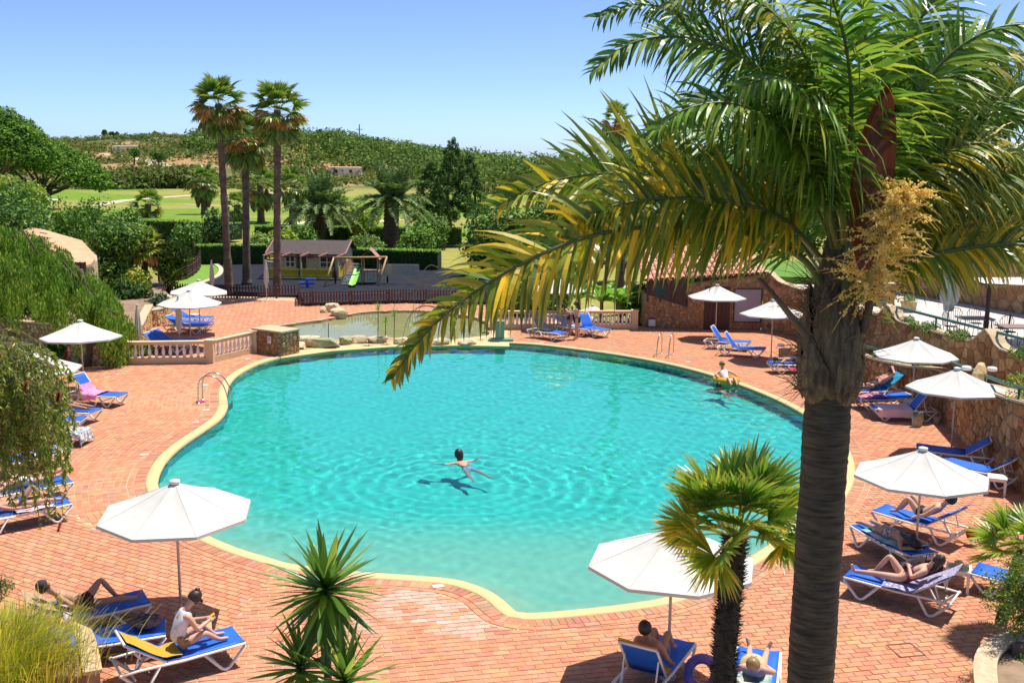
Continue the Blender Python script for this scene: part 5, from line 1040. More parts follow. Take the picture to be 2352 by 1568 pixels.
mred = mat('flower_red', (.45, .03, .015), (.3, .02, .015), .7, 20)
for x, y in ((152, 815), (58, 886), (132, 1275-365), (-10, 960), (133, 1212-300), (135, 1210)):
    q = at(x, y, 10.95)-o0; v = []
    for k in range(420):
        s = rr.uniform(-.055, .055); a = rr.uniform(0, 6.28); d = np.array((math.cos(a), math.sin(a), rr.uniform(-.2, .2)))*.034; p = np.array((q.x+s*.35, q.y, q.z+s)); e = np.array((-d[1], d[0], .01))*.06; v += [p-e, p+e, p+d]
    npmesh('flower_spike', np.array(v), 3, mred, None, t)
# ---- ornamental grass bottom-left on a raised stone bed
t = thing('ornamental_grass', 'big clump of yellow green fountain grass with seed heads at the bottom left', 'grass clump', (*G(40, 1540, .4).xy, .33)); o0 = t.location.copy(); rr = random.Random(9); v = []; col = []; hv = []
for i in range(6500):
    bx = rr.gauss(-.5, .55); by = rr.gauss(.0, .45); a = math.atan2(by, bx+.3)+rr.uniform(-.9, .9); Ln = rr.uniform(.55, 1.1); le = rr.uniform(.15, .75); z0 = 0; w = .008; ca, sa = math.cos(a), math.sin(a); pr = None; c0 = rr.choice(((.17, .2, .02), (.29, .27, .03), (.42, .35, .06), (.12, .17, .02))); sd = np.array((-sa, ca, 0))*w
    for k in range(5):
        s = k/4; q = np.array((bx+ca*Ln*le*s**1.4, by+sa*Ln*le*s**1.4, Ln*(s-.45*le*s*s*1.3))); ww = sd*(1-.85*s)
        if pr is not None: v += [pr[0]-pr[1], pr[0]+pr[1], q+ww, q-ww]; col += [c0]*4
        pr = (q, ww)
    if i % 34 == 0: hv.append((q, np.array((ca*.5, sa*.5, .4))))
npmesh('blades', np.array(v), 4, mleaf, np.array(col), t)['kind'] = 'stuff'
for q, d in hv: MB().tube([tuple(q-d*.05), tuple(q+d*.03), tuple(q+d*.14)], [.004, .013, .003], 5).build('seed_head', mat('seed', (.45, .33, .18), (.35, .24, .13), .95, 20), t)
stone_wall('planter_wall', 'pale stone edge of the raised bed under the fountain grass', [G(168, 1478).xy, G(188, 1530).xy, G(200, 1600).xy], lambda u: -.05, lambda u: .34, .2, .2, side=-1, seed=77, limit=40, m=mpale); MB().prism([G(x, y).xy for x, y in ((165, 1478), (186, 1530), (198, 1600), (-300, 1600), (-300, 1440), (20, 1440))], -.1, .33).build('planting_bed', soil, kind='structure')
# dark feathery sprig over the grass
t = thing('conifer_sprig', 'dark feathery evergreen sprig above the fountain grass at the left border', 'plant', (*at(-40, 1520, 14).xy, 0)); q = at(5, 1345, 14)-t.location
crown_part(t, cloud([((q.x-.15*k, q.y, q.z-.1*k), .17) for k in range(5)], 1600, .09, .12, ((.02, .05, .01), (.04, .08, .015)), None, 14, .8, .1), mneedle); MB().tube([(0, 0, 0), (q.x-.3, q.y, q.z-.3), tuple(q)], .02, 5).build('stem', mtwig, t)
# ---- palms: pinnate fronds
def pinnate(P, n, Ll, Wl, pal, wts, seed, droop=.35, r0=.03, start=.16, ang=.7, brown=.15, plum=.35, segs=4, lift=0.0, fold=.12, roll=0.0):
    """P: control points; returns rachis MB and leaflet quads"""
    g = random.Random(seed); S = spline(P, 10); S = resample(S, sum((a-b).length for a, b in zip(S, S[1:]))/40); m = len(S)
    ra = MB().tube(S, [r0*(1-.85*i/(m-1))+.003 for i in range(m)], 7, flat=.75); V = []; C = []
    for i in range(n):
        t = start+(1-start)*(i+.5)/n; f = t*(m-1); k = min(int(f), m-2); p = S[k].lerp(S[k+1], f-k); T = (S[min(k+2, m-1)]-S[max(k-1, 0)]).normalized(); sd = T.cross(Vector((0, 0, 1)))
        sd = sd.normalized() if sd.length > .15 else Vector((1, 0, 0)); N = sd.cross(T).normalized(); sd, N = sd*math.cos(roll)+N*math.sin(roll), N*math.cos(roll)-sd*math.sin(roll); u = (t-start)/(1-start); pf = (.55+.45*math.sin(math.pi*min(1, u*1.15+.1)))*(1-.62*max(0, u-.6)/.4)
        for s in (-1, 1):
            if g.random() < .04: continue
            L_ = Ll*pf*g.uniform(.82, 1.12); a = ang*(.75+.5*u)+g.uniform(-.12, .12); d = (sd*s*math.cos(a)+T*math.sin(a)+N*(lift+g.uniform(-plum, plum))).normalized(); wd = (T-d*T.dot(d)); wd = (wd+N*g.uniform(-.6, .6)); wd = (wd-d*wd.dot(d)).normalized()
            c0 = Vector(g.choices(pal, wts)[0])*g.uniform(.75, 1.25); dr = droop*g.uniform(.5, 1.5); fo = g.uniform(.45, .8) if g.random() < fold else None; pr = None; q = p.copy(); dd = d.copy()
            for j in range(segs+1):
                x = j/segs
                if j: dd = (dd+Vector((0, 0, -1))*dr*(.35+x)*.5*(1+(3.5 if fo and x > fo else 0))).normalized(); q = q+dd*(L_/segs)
                w = wd*Wl*.5*(.55+.9*x if x < .3 else (1-((x-.3)/.7)**1.7)*.82+.02); c1 = c0*(1-brown*x*x)+Vector((.2, .12, .04))*brown*x*x
                if pr is not None: V += [tuple(pr[0]-pr[1]), tuple(pr[0]+pr[1]), tuple(q+w), tuple(q-w)]; C += [tuple(pr[2])]*2+[tuple(c1)]*2
                pr = (q.copy(), w, c1)
    return ra, np.array(V), np.array(C)
GY = ((.055, .11, .013), (.13, .165, .018), (.30, .25, .018), (.40, .28, .025)); GG = ((.04, .1, .015), (.07, .15, .02), (.12, .2, .03), (.2, .25, .03)); mrach = mat('rachis', (.14, .17, .035), (.2, .17, .05), .5, 3)
PX, PY = at(1903, 900, 8.75).x, 8.75; t = thing('queen_palm', 'tall palm with ringed trunk and long feathery fronds in the right foreground', 'palm tree', (PX, PY, 0)); QP = t; o0 = Vector((PX, PY, 0)); lc = lambda x, y, Y: at(x, y, Y)-o0
zt = at(1905, 905, 8.75).z; P = [(0, 0, z) for z in np.linspace(0, zt, 200)]; rr = random.Random(4)
mtrunk = mat('palm_trunk', (.16, .115, .075), (.055, .038, .026), .95, 5, bump=1.0, bscale=22, stretch=(.9, .9, 7), detail=10)
MB().tube(P, [.215-.022*i/199+.0075*(((i*.31) % 1.0)-.5)+.003*math.sin(i*.21)+rr.uniform(-.003, .003) for i in range(200)], 30).build('trunk', mtrunk, t, True)
mboot = mat('leaf_boot', (.27, .185, .105), (.10, .062, .035), .9, 9, bump=.8, bscale=20, stretch=(3, 3, .45))
MB().lathe([(.19, zt-.02), (.21, zt+.06), (.215, zt+.3), (.2, zt+.6), (.17, zt+.95), (.1, zt+1.3), (.04, zt+1.5)], 18).build('crown_shaft', mat('fibre', (.2, .14, .08), (.1, .07, .045), .95, 14, bump=1, bscale=40, stretch=(2, 2, .4)), t, True)
for k in range(16):
    a = k*2.4+.4; lv = k//6; h0 = zt-.06+lv*.17; Lh = rr.uniform(.5, .85); w0 = rr.uniform(.30, .44)-.05*lv; ph_ = rr.uniform(0, 6)
    def fn(u, v):
        w_ = abs(2*v-1); aa = a+(v-.5)*(w0/.23)*(math.sin(math.pi*min(1, u*.9+.12))**.5)*(1-.6*u)+.05*math.sin(5*u+ph_); r_ = .195+.05*math.sin(math.pi*min(1, u*1.1))**.7-.02*lv+.05*u*u+.022*(1-w_**2)+.006*math.sin(23*u+9*v+ph_)+.004*math.sin(41*v+ph_); return (r_*math.cos(aa), r_*math.sin(aa), h0+Lh*u+.05*w_*w_*(1-u))
    MB().grid(fn, 18, 14).build('leaf_boot', mboot, t, True)
fb = MB()
for k in range(620):
    a = rr.uniform(0, 6.28); z = zt+rr.uniform(-.02, 1.0); r_ = .22; d = Vector((math.cos(a+rr.uniform(-.8, .8)), math.sin(a+rr.uniform(-.8, .8)), rr.uniform(-.6, .9)))*rr.uniform(.1, .3); p = Vector((r_*math.cos(a), r_*math.sin(a), z)); fb.tube([p, p+d*.5+Vector((0, 0, .03)), p+d], [.004, .003, .001], 3, False)
fb.build('fibres', mat('fibre_hair', (.25, .16, .08), (.16, .1, .05), .95, 9), t, kind='stuff')
FR = [([(1895, 665, 8.7), (1850, 600, 8.62), (1780, 560, 8.55), (1680, 530, 8.45), (1560, 520, 8.35), (1430, 528, 8.3), (1300, 560, 8.2), (1170, 622, 8.15), (1050, 700, 8.1), (960, 785, 8.1), (900, 870, 8.1)], 110, .56, .045, GY, (.3, .3, .28, .12), .34, .036, .12),
      ([(1900, 620, 8.8), (1810, 510, 8.9), (1680, 440, 9.0), (1520, 405, 9.1), (1370, 400, 9.2), (1240, 425, 9.25), (1140, 475, 9.3)], 85, .72, .045, GY, (.4, .35, .2, .05), .22, .034, .35),
      ([(1915, 580, 8.7), (1880, 400, 8.6), (1810, 240, 8.5), (1700, 130, 8.4), (1570, 85, 8.35), (1450, 100, 8.3), (1360, 165, 8.3)], 85, .62, .04, GG, (.35, .35, .2, .1), .34, .032, 0),
      ([(1920, 580, 9.1), (1850, 430, 9.2), (1750, 340, 9.3), (1620, 300, 9.4), (1500, 320, 9.5), (1410, 390, 9.5)], 80, .7, .042, GG, (.5, .3, .15, .05), .3, .03, .1),
      ([(1935, 560, 8.6), (1950, 370, 8.45), (1955, 200, 8.3), (1930, 50, 8.15), (1870, -80, 8.0), (1780, -170, 7.9)], 85, .68, .045, GG, (.2, .35, .3, .15), .4, .034, 0),
      ([(1945, 560, 8.9), (2000, 340, 9.0), (2060, 160, 9.0), (2130, 20, 9.0), (2220, -60, 9.0), (2320, -70, 9.0)], 85, .66, .042, GG, (.2, .3, .3, .2), .32, .032, .1),
      ([(1960, 580, 8.9), (2040, 420, 9.0), (2140, 300, 9.1), (2260, 230, 9.2), (2360, 235, 9.2), (2450, 300, 9.2)], 85, .7, .042, GG, (.3, .3, .25, .15), .3, .032, .15),
      ([(1975, 660, 8.65), (2040, 615, 8.6), (2140, 585, 8.5), (2260, 565, 8.45), (2380, 565, 8.4), (2500, 600, 8.4)], 80, .36, .04, GY, (.25, .3, .3, .15), .5, .034, .05),
      ([(1968, 620, 9.0), (2050, 510, 9.1), (2170, 430, 9.2), (2300, 405, 9.3), (2420, 440, 9.3), (2500, 510, 9.3)], 80, .68, .042, GG, (.35, .35, .2, .1), .3, .032, .2),
      ([(1925, 560, 8.85), (1890, 350, 8.9), (1820, 150, 8.9), (1710, -10, 8.9), (1570, -90, 8.9), (1440, -90, 8.9), (1330, -40, 8.9)], 85, .6, .04, GG, (.4, .35, .2, .05), .4, .032, 0),
      ([(1940, 560, 9.3), (1930, 380, 9.6), (1890, 220, 9.9), (1830, 100, 10.2), (1750, 40, 10.5)], 70, .75, .045, GG, (.5, .3, .15, .05), .3, .03, .1),
      ([(1950, 570, 8.7), (2010, 390, 8.6), (2090, 240, 8.5), (2190, 120, 8.45), (2310, 60, 8.4), (2430, 70, 8.4)], 80, .62, .042, GG, (.2, .35, .3, .15), .34, .032, 0),
      ([(1900, 640, 9.2), (1820, 540, 9.6), (1720, 490, 10.0), (1610, 480, 10.3), (1510, 510, 10.5), (1440, 570, 10.6)], 75, .75, .045, GG, (.55, .3, .1, .05), .4, .03, .1),
      ([(1975, 640, 9.3), (2060, 560, 9.6), (2170, 520, 9.9), (2290, 530, 10.1), (2390, 590, 10.2)], 70, .72, .045, GY, (.4, .3, .2, .1), .45, .03, 0),
      ([(1930, 590, 9.4), (1900, 450, 9.9), (1840, 360, 10.4), (1740, 320, 10.9), (1640, 340, 11.2), (1560, 410, 11.4)], 70, .8, .045, GG, (.6, .3, .1, 0), .3, .03, .15),
      ([(1955, 590, 9.4), (1990, 440, 9.9), (2050, 330, 10.4), (2140, 290, 10.8), (2240, 320, 11.1), (2330, 400, 11.3)], 70, .8, .045, GG, (.5, .3, .15, .05), .3, .03, .15),
      ([(1925, 570, 8.6), (1880, 420, 8.4), (1800, 300, 8.2), (1690, 240, 8.0), (1580, 250, 7.9), (1490, 310, 7.9)], 80, .62, .04, GG, (.3, .35, .25, .1), .5, .03, .05),
      ([(1940, 560, 8.5), (1920, 380, 8.2), (1870, 250, 7.9), (1790, 180, 7.7), (1700, 200, 7.6)], 75, .62, .04, GG, (.25, .35, .25, .15), .55, .03, 0),
      ([(1955, 565, 8.6), (2060, 430, 8.6), (2160, 350, 8.6), (2260, 330, 8.6), (2350, 370, 8.6)], 75, .6, .04, GY, (.35, .35, .25, .05), .5, .03, 0),
      ([(1945, 560, 8.9), (1980, 300, 8.9), (1990, 100, 8.9), (1960, -80, 8.9)], 75, .7, .042, GG, (.2, .3, .3, .2), .4, .03, .1),
      ([(1900, 610, 8.75), (1800, 505, 8.6), (1680, 465, 8.5), (1540, 455, 8.4), (1400, 475, 8.3), (1280, 525, 8.3)], 85, .58, .042, GY, (.3, .3, .3, .1), .35, .03, .25),
      ([(1965, 600, 8.9), (2070, 540, 8.9), (2190, 505, 8.9), (2310, 505, 8.9), (2430, 545, 8.9)], 75, .5, .04, GY, (.3, .3, .25, .15), .4, .03, .1),
      ([(1920, 570, 8.9), (1860, 350, 8.9), (1760, 180, 8.9), (1620, 60, 8.9), (1480, 10, 8.9), (1370, 40, 8.9)], 85, .62, .04, GG, (.35, .35, .2, .1), .5, .03, 0),
      ([(1955, 570, 8.8), (2030, 350, 8.9), (2120, 180, 9.0), (2230, 110, 9.1), (2340, 130, 9.1), (2420, 200, 9.1)], 85, .66, .042, GY, (.45, .4, .15, 0), .45, .03, 0),
      ([(1962, 590, 8.9), (2080, 470, 8.8), (2200, 400, 8.7), (2330, 385, 8.7), (2430, 420, 8.7)], 85, .62, .042, GY, (.4, .4, .18, .02), .45, .03, .1),
      ([(1930, 565, 8.7), (1905, 330, 8.6), (1850, 130, 8.5), (1750, 10, 8.4), (1640, -30, 8.4), (1540, 10, 8.4)], 85, .62, .042, GY, (.45, .4, .15, 0), .5, .03, 0)]
ROLL = (1.0, .9, .75, .6, .3, -.6, -.8, -1.0, -.7, .7, .3, -.6, .8, -.8, .6, -.6, .6, .5, -.6, .2, .9, -.9, .6, -.6, -.7, .5)
for k, (P, n, Ll, Wl, pal, wt, dr, r0, lift) in enumerate(FR):
    ra, V, C = pinnate([lc(*p) for p in P], int(n*(1.15 if k < 2 else 1.5)), Ll*1.16, Wl*(1.1 if k < 2 else .92), pal, wt, 100+k, dr, r0, .14 if k else .2, .62, .3 if pal is GY else .12, .5, 5, lift, .3 if k == 0 else .1, ROLL[k])
    fr_ = ra.build('frond', mrach, t, True); npmesh('leaflets', V, 4, mleafg, C, fr_)
# dry threads trailing from the lowest frond
dt = MB()
for k in range(16):
    s = lc(rr.uniform(930, 1100), rr.uniform(600, 740), 8.05+rr.uniform(-.1, .1)); e = s+Vector((-rr.uniform(.12, .3), rr.uniform(-.1, .1), rr.uniform(-.08, .06))); dt.tube(spline([s, s.lerp(e, .5)+Vector((0, 0, .05)), e, e+Vector((-.05, 0, -rr.uniform(.05, .25)))], 3), [.005*(1-.08*q) for q in range(10)], 3, False)
dt.build('dry_threads', mat('dry_leaf', (.5, .36, .2), (.36, .22, .1), .9, 9), t, kind='stuff')
# cut stalks, spathe and flower plume
MB().tube(spline([lc(1850, 770, 8.4), lc(1800, 705, 8.3), lc(1745, 640, 8.2)], 5), [.05-.0025*i for i in range(11)], 8, flat=.5).build('cut_stalk', mbark, t, True)
MB().tube(spline([lc(1985, 760, 8.6), lc(2000, 690, 8.5), lc(2025, 640, 8.5)], 5), [.06-.002*i for i in range(11)], 8, flat=.6).build('cut_stalk', mbark, t, True)
MB().tube(spline([lc(1940, 700, 8.5), lc(1950, 560, 8.5), lc(1965, 430, 8.5), lc(1990, 280, 8.5)], 6), [.05-.002*i for i in range(19)], 8, flat=.6).build('spear_leaf', mat('spear', (.08, .13, .035), (.12, .14, .05), .5, 5, stretch=(8, 8, .3)), t, True)
def spf(u, v):
    c = lc(1985+55*u**1.5, 620-430*u, 8.0); w = .155*math.sin(math.pi*min(1, (u*.93+.07))**1.1)**.75+.004; return c+Vector(((v-.5)*2*w, .10*(1-abs(2*v-1)**2)*math.sin(math.pi*u)**.6, 0))
sp_ = MB().grid(spf, 20, 8); sp_.build('flower_bract', mat('bract', (.26, .065, .025), (.17, .04, .018), .45, 9, stretch=(14, 14, .4), trans=.2), t, True)
ax = [lc(1978, 690, 8.4), lc(2010, 600, 8.1), lc(2045, 520, 7.9), lc(2090, 440, 7.8)]; A5 = spline(ax, 12); fl = MB(); fv = MB(); mfl = mat('flower_yellow', (1.0, .86, .36), (.95, .74, .24), .6, 9, trans=.5)
MB().tube(A5, [.03-.0006*i for i in range(len(A5))], 7).build('flower_stem', mrach, t, True)
for k in range(230):
    i = rr.randrange(3, len(A5)-1); p = A5[i]; d = Vector((rr.gauss(0, 1), rr.gauss(0, .8), rr.gauss(.15, .75))).normalized(); Ln = rr.uniform(.18, .52)*(1.1-.5*i/len(A5)); P = [p+d*Ln*s+Vector((0, 0, .06*s*(1-s)*4*Ln-.1*Ln*s*s)) for s in (0, .25, .5, .75, 1)]
    fv.tube(P, [.0045, .004, .003, .0025, .0015], 3, False)
    for s in range(22):
        f_ = rr.uniform(.08, .82); q = p+d*Ln*f_+Vector((rr.gauss(0, .009), rr.gauss(0, .009), rr.gauss(0, .009)+.24*Ln*f_*(1-f_)-.1*Ln*f_*f_)); z = rr.uniform(.007, .0125)
        fl.add([q+Vector(w)*z for w in ((1, 0, 0), (-1, 0, 0), (0, 1, 0), (0, -1, 0), (0, 0, 1), (0, 0, -1))], [(0, 2, 4), (2, 1, 4), (1, 3, 4), (3, 0, 4), (2, 0, 5), (1, 2, 5), (3, 1, 5), (0, 3, 5)])
fv.build('flower_branchlets', mfl, t, kind='stuff'); fl.build('flowers', mfl, t, kind='stuff')
# ---- fan leaves
def fan(nseg, Rb, pet, seed, pal, wts, wseg=.9, droop=.25, spread=1.9, cup=.35, tipb=.4, segs=3):
    g = random.Random(seed); V = []; C = []; P = [Vector((pet*s, 0, .04*pet*math.sin(math.pi*s))) for s in (0, .25, .5, .75, 1)]; h = P[-1]; V2 = []
    for i in range(nseg):
        a = -spread+2*spread*(i+.5)/nseg; L_ = Rb*(1-.22*(abs(a)/spread)**2)*g.uniform(.9, 1.08); d = Vector((math.cos(a), math.sin(a), cup*abs(math.sin(a))*.5+g.uniform(-.06, .06))).normalized(); wd = Vector((-math.sin(a), math.cos(a), (.45 if i % 2 else -.45))); q = h.copy(); dd = d.copy(); pr = None; c0 = Vector(g.choices(pal, wts)[0])*g.uniform(.8, 1.2); w0 = 2*spread*Rb*.5/nseg*wseg
        for j in range(segs+1):
            x = j/segs
            if j: dd = (dd+Vector((0, 0, -1))*droop*x*g.uniform(.5, 1.4)).normalized(); q = q+dd*L_/segs
            w = wd*w0*(.12+1.5*x if x < .55 else (.95*(1-(x-.55)/.45)+.03)); c1 = c0*(1-tipb*x**3)+Vector((.24, .14, .05))*tipb*x**3
            if pr: V += [tuple(pr[0]-pr[1]), tuple(pr[0]+pr[1]), tuple(q+w), tuple(q-w)]; C += [tuple(pr[2])]*2+[tuple(c1)]*2
            pr = (q.copy(), w, c1)
    for k in range(4): # petiole as flat strip
        for e in (Vector((0, .012, 0)), Vector((0, 0, .012))):
            V += [tuple(P[k]-e), tuple(P[k]+e), tuple(P[k+1]+e), tuple(P[k+1]-e)]; C += [(.16, .18, .05)]*4
    return np.array(V), np.array(C)
def fanmesh(*a, **k):
    V, C = fan(*a, **k); o = npmesh('frond', V, 4, mleafg, C); me = o.data; bpy.data.objects.remove(o); return me
def put_leaf(me, parent, p, az, el, s=1, roll=0, name='frond'):
    o = link(me, name, parent); o.location = p; o.rotation_euler = (Matrix.Rotation(az, 3, 'Z') @ Matrix.Rotation(-el, 3, 'Y') @ Matrix.Rotation(roll, 3, 'X')).to_euler(); o.scale = (s, s, s); return o
# small fan palm, foreground
b_ = at(1668, 1400, 10.6); t = thing('fan_palm', 'small fan palm with shaggy trunk in front of the lower parasol', 'palm tree', (b_.x, b_.y, 0)); o0 = t.location; ct = at(1688, 1235, 10.6)-o0; rr = random.Random(17)
MB().tube(spline([(0, 0, 0), (0, 0, ct.z*.6), (ct.x, ct.y, ct.z)], 12), [.12+.012*math.sin(i*2.1)+rr.uniform(-.006, .006) for i in range(25)], 14).build('trunk', mat('shaggy', (.075, .055, .04), (.04, .03, .022), .95, 20, bump=1, bscale=40), t, True)
sh = MB(); TSP = spline([(0, 0, 0), (0, 0, ct.z*.6), (ct.x, ct.y, ct.z)], 12)
for k in range(1500):
    z = rr.uniform(2.2, ct.z+.05); a = rr.uniform(0, 6.28); c = min(TSP, key=lambda p_: abs(p_.z-z)); c = Vector((c.x, c.y, z)); d = Vector((math.cos(a), math.sin(a), rr.uniform(.1, .9))).normalized(); p = c+Vector((math.cos(a), math.sin(a), 0))*.115; sh.tube([p, p+d*rr.uniform(.02, .085)], [.007, .002], 3, False)
sh.build('old_leaf_bases', MATS['shaggy'], t, kind='stuff')
FG = ((.05, .13, .015), (.09, .19, .02), (.2, .26, .025), (.4, .32, .03)); fm = [fanmesh(40, .52, .46, 20+k, FG, w, .95, .12, 1.75, .3, .5, 4) for k, w in enumerate(((.4, .4, .2, 0), (.3, .4, .3, 0), (.1, .3, .35, .25), (.05, .15, .35, .45)))]
for k in range(28):
    el = 1.35-1.5*(k/27)**.9+rr.uniform(-.2, .2); az = k*2.4+.5+rr.uniform(-.45, .45); put_leaf(fm[0 if k < 9 else (1 if k < 16 else (2 if k < 21 else 3))], t, ct+Vector((.05*math.cos(az), .05*math.sin(az), .03)), az, el, rr.uniform(.8, 1.15), rr.uniform(-1.0, 1.0))
# fan palm by the right border
b_ = G(2300, 1420); t = thing('fan_palm', 'low fan palm at the right border above the twiggy shrub', 'palm tree', (b_.x, b_.y, 0)); ct = at(2345, 1262, 17.0)-t.location; MB().tube([(0, 0, 0), tuple(ct)], .1, 10).build('trunk', MATS['shaggy'], t, True)
for k in range(20): az = k*2.4; put_leaf(fm[1 if k < 8 else 2], t, ct, az, 1.1-1.5*k/19, 1.0, rr.uniform(-.4, .4))
# washingtonias
WG = ((.035, .085, .015), (.06, .13, .02), (.12, .2, .03), (.3, .28, .04)); wm = [fanmesh(22, .95, .95, 40, WG, (.45, .4, .15, 0), .95, .3, 1.8, .3, .35, 3), fanmesh(22, .95, .95, 41, WG, (.3, .4, .25, .05), .95, .4, 1.8, .3, .4, 3), fanmesh(22, .9, .85, 42, ((.34, .2, .09), (.42, .25, .11), (.25, .14, .07)), (.4, .3, .3), .9, .6, 1.7, .2, .3, 3)]
mwt = mat('washingtonia_trunk', (.2, .13, .09), (.1, .065, .045), .95, 3, bump=1, bscale=9, stretch=(1, 1, 2))
def washingtonia(label, bx, by, cx, cy, seed, r0=.2, boots=None, n=34, cat='palm tree', ground=-.0, s=1.0, dead=15, Y=None):
    b_ = G(bx, by); Y = b_.y if Y is None else Y; t = thing('washingtonia_palm', label, cat, (b_.x, b_.y, ground), 0, 'fan palms beyond the pool'); c = at(cx, cy, Y)-t.location; rr = random.Random(seed); m = 40
    P = spline([(0, 0, 0), (c.x*.35, c.y*.3, c.z*.4), (c.x*.8, c.y*.8, c.z*.8), tuple(c)], 14); k_ = len(P); MB().tube(P, [r0*(1.35-.35*min(1, i/8))*(1-.25*i/k_)+(rr.uniform(.0, .06) if i > k_*.55 or i % 7 == 0 else rr.uniform(0, .03)) for i in range(k_)], 12).build('trunk', mwt, t, True)
    for k in range(n):
        el = 1.4-2.45*(k/(n-1))**.9; az = k*2.4+seed; put_leaf(wm[0 if k < n*.5 else 1], t, c+Vector((0, 0, -.5*(k/n))), az, el, s*rr.uniform(.85, 1.1), rr.uniform(-.5, .5))
    for k in range(dead): put_leaf(wm[2], t, c+Vector((0, 0, -.3)), rr.uniform(0, 6.28), rr.uniform(-.55, .3), s*rr.uniform(.9, 1.15), rr.uniform(-.5, .5))
    return t
washingtonia('tallest slender fan palm with brown dead fronds, left of the three', 527, 677, 502, 238, 1, .2); washingtonia('shorter fan palm standing between the two tallest ones', 567, 653, 563, 318, 2, .22); washingtonia('tall slender fan palm right of the three, in front of the playhouse', 637, 679, 637, 252, 3, .2)
for k, (bx, by, cx, cy, sc, lb) in enumerate(((470, 500, 468, 415, 1.9, 'fan palm with hanging brown fruit clusters on the golf grass'), (340, 512, 340, 468, 1.5, 'small yellowing fan palm on the golf grass'), (547, 530, 545, 470, 1.1, 'short fan palm between the tall trunks'), (600, 520, 598, 425, 1.9, 'dark fan palm between the second and third tall trunk'), (673, 525, 672, 425, 1.7, 'bright fan palm left of the date palm'), (780, 530, 778, 475, 1.3, 'fan palm with brown skirt between the date palms'))):
    t = washingtonia(lb, bx, by, cx, cy, 10+k, .42, n=22, s=sc*.8, dead=3, Y=None); c = t.children[0]
    for a in (-1, 1):
        q = at(cx+a*(12+3*k % 5), cy+38, t.location.y-.3)-t.location; MB().blob(tuple(q), (.45*sc*.5, .45*sc*.5, 1.4*sc*.5), k+a, .2).build('fruit_cluster', mat('dead_fruit', (.14, .09, .055), (.09, .06, .04), .95, 3), t)
b_ = G(335, 692); t = thing('fan_palm', 'yellow green windmill palm on a dark trunk behind the blue loungers', 'palm tree', (b_.x, b_.y, .3)); ct = at(331, 572, b_.y)-t.location; MB().tube([(0, 0, 0), tuple(ct)], [.2, .16], 10).build('trunk', MATS['shaggy'], t, True); rr = random.Random(31)
fy = [fanmesh(26, .6, .55, 61, FG, (.2, .3, .3, .2), .95, .25, 1.7, .3, .4, 3), wm[2]]
for k in range(30): az = k*2.4; put_leaf(fy[0] if k < 24 else fy[1], t, ct, az, 1.3-2.1*k/29, 1.25 if k < 24 else .8, rr.uniform(-.4, .4))
# date palms
DG = ((.045, .085, .03), (.08, .13, .045), (.14, .19, .07))
def datem(seed, el):
    L_ = 3.3; P = [Vector((L_*s*math.cos(el)*(1-.12*s), 0, L_*(s*math.sin(el)-.62*s*s*math.cos(el)*.9))) for s in (0, .2, .4, .6, .8, 1)]
    ra, V, C = pinnate(P, 60, .55, .09, DG, (.4, .4, .2), seed, .12, .05, .12, .5, .05, .25, 2, .15, 0); b = npmesh('frond', np.concatenate([V, np.array([ra.v[i] for f in ra.f if len(f) == 4 for i in f])]), 4, mleaf, np.concatenate([C, np.tile((.16, .18, .06), (4*sum(len(f) == 4 for f in ra.f), 1))])); me = b.data; bpy.data.objects.remove(b); return me
dm = [datem(70, 1.25), datem(71, .85), datem(72, .45), datem(73, .1)]
mdt = mat('date_trunk', (.085, .06, .045), (.045, .032, .025), .95, 2, bump=1, bscale=5)
def date_palm(label, bx, by, cx, cy, Y, r, s, seed, n=54):
    b_ = G(bx, by); t = thing('date_palm', label, 'palm tree', (b_.x, Y, 0), 0, 'date palms behind the playground'); c = at(cx, cy, Y)-t.location; rr = random.Random(seed); k_ = 26
    MB().tube([(c.x*i/k_, 0, c.z*i/k_) for i in range(k_+1)], [r*(1.0+.12*(i % 2)+.1*math.sin(3*i/k_)) for i in range(k_+1)], 16).build('trunk', mdt, t)
    for k in range(n):
        el = k/n; az = k*2.4+seed; put_leaf(dm[min(3, int(el*4))], t, c+Vector((.25*math.cos(az), .25*math.sin(az), 0)), az, 0, s*rr.uniform(.9, 1.08), rr.uniform(-.3, .3))
date_palm('broad date palm with dark trunk behind the playhouse roof', 740, 560, 740, 478, 94, .58, 1.3, 3); date_palm('larger date palm with thick knobbly trunk right of the playhouse', 902, 578, 900, 462, 88, .55, 1.3, 7); date_palm('date palm mostly hidden behind the larger one and the fronds', 975, 575, 985, 500, 100, .5, .9, 9, 40)
# ---- yucca, foreground bottom
def yleaf(L_, w, bend, seed):
    g = random.Random(seed); V = []; C = []; pr = None; c0 = Vector(g.choice(((.05, .11, .02), (.09, .17, .03), (.2, .26, .05))))
    for e, sh_ in ((1, 1.0), (-1, .8)):
        pr = None
        for j in range(7):
            x = j/6; q = Vector((L_*x, 0, -bend*x*x*L_)); ww = Vector((0, w*.5*(.5+.9*x if x < .35 else max(.02, 1-((x-.35)/.65)**1.6)*.85), .012*(1-x)))*1.0; ed = Vector((q.x, e*ww.y, q.z+ww.z)); c1 = c0*sh_*(1-.3*x**4)
            if pr: V += [tuple(pr[0]), tuple(pr[1]), tuple(ed), tuple(q)][::e]; C += [tuple(pr[2])]*4
            pr = (q, ed, c1)
    o = npmesh('leaf', np.array(V), 4, mleafg, np.array(C)); me = o.data; bpy.data.objects.remove(o); return me
ym = [yleaf(.66, .085, b, s) for s, b in enumerate((.03, .1, .2, .05, .14, .02))]
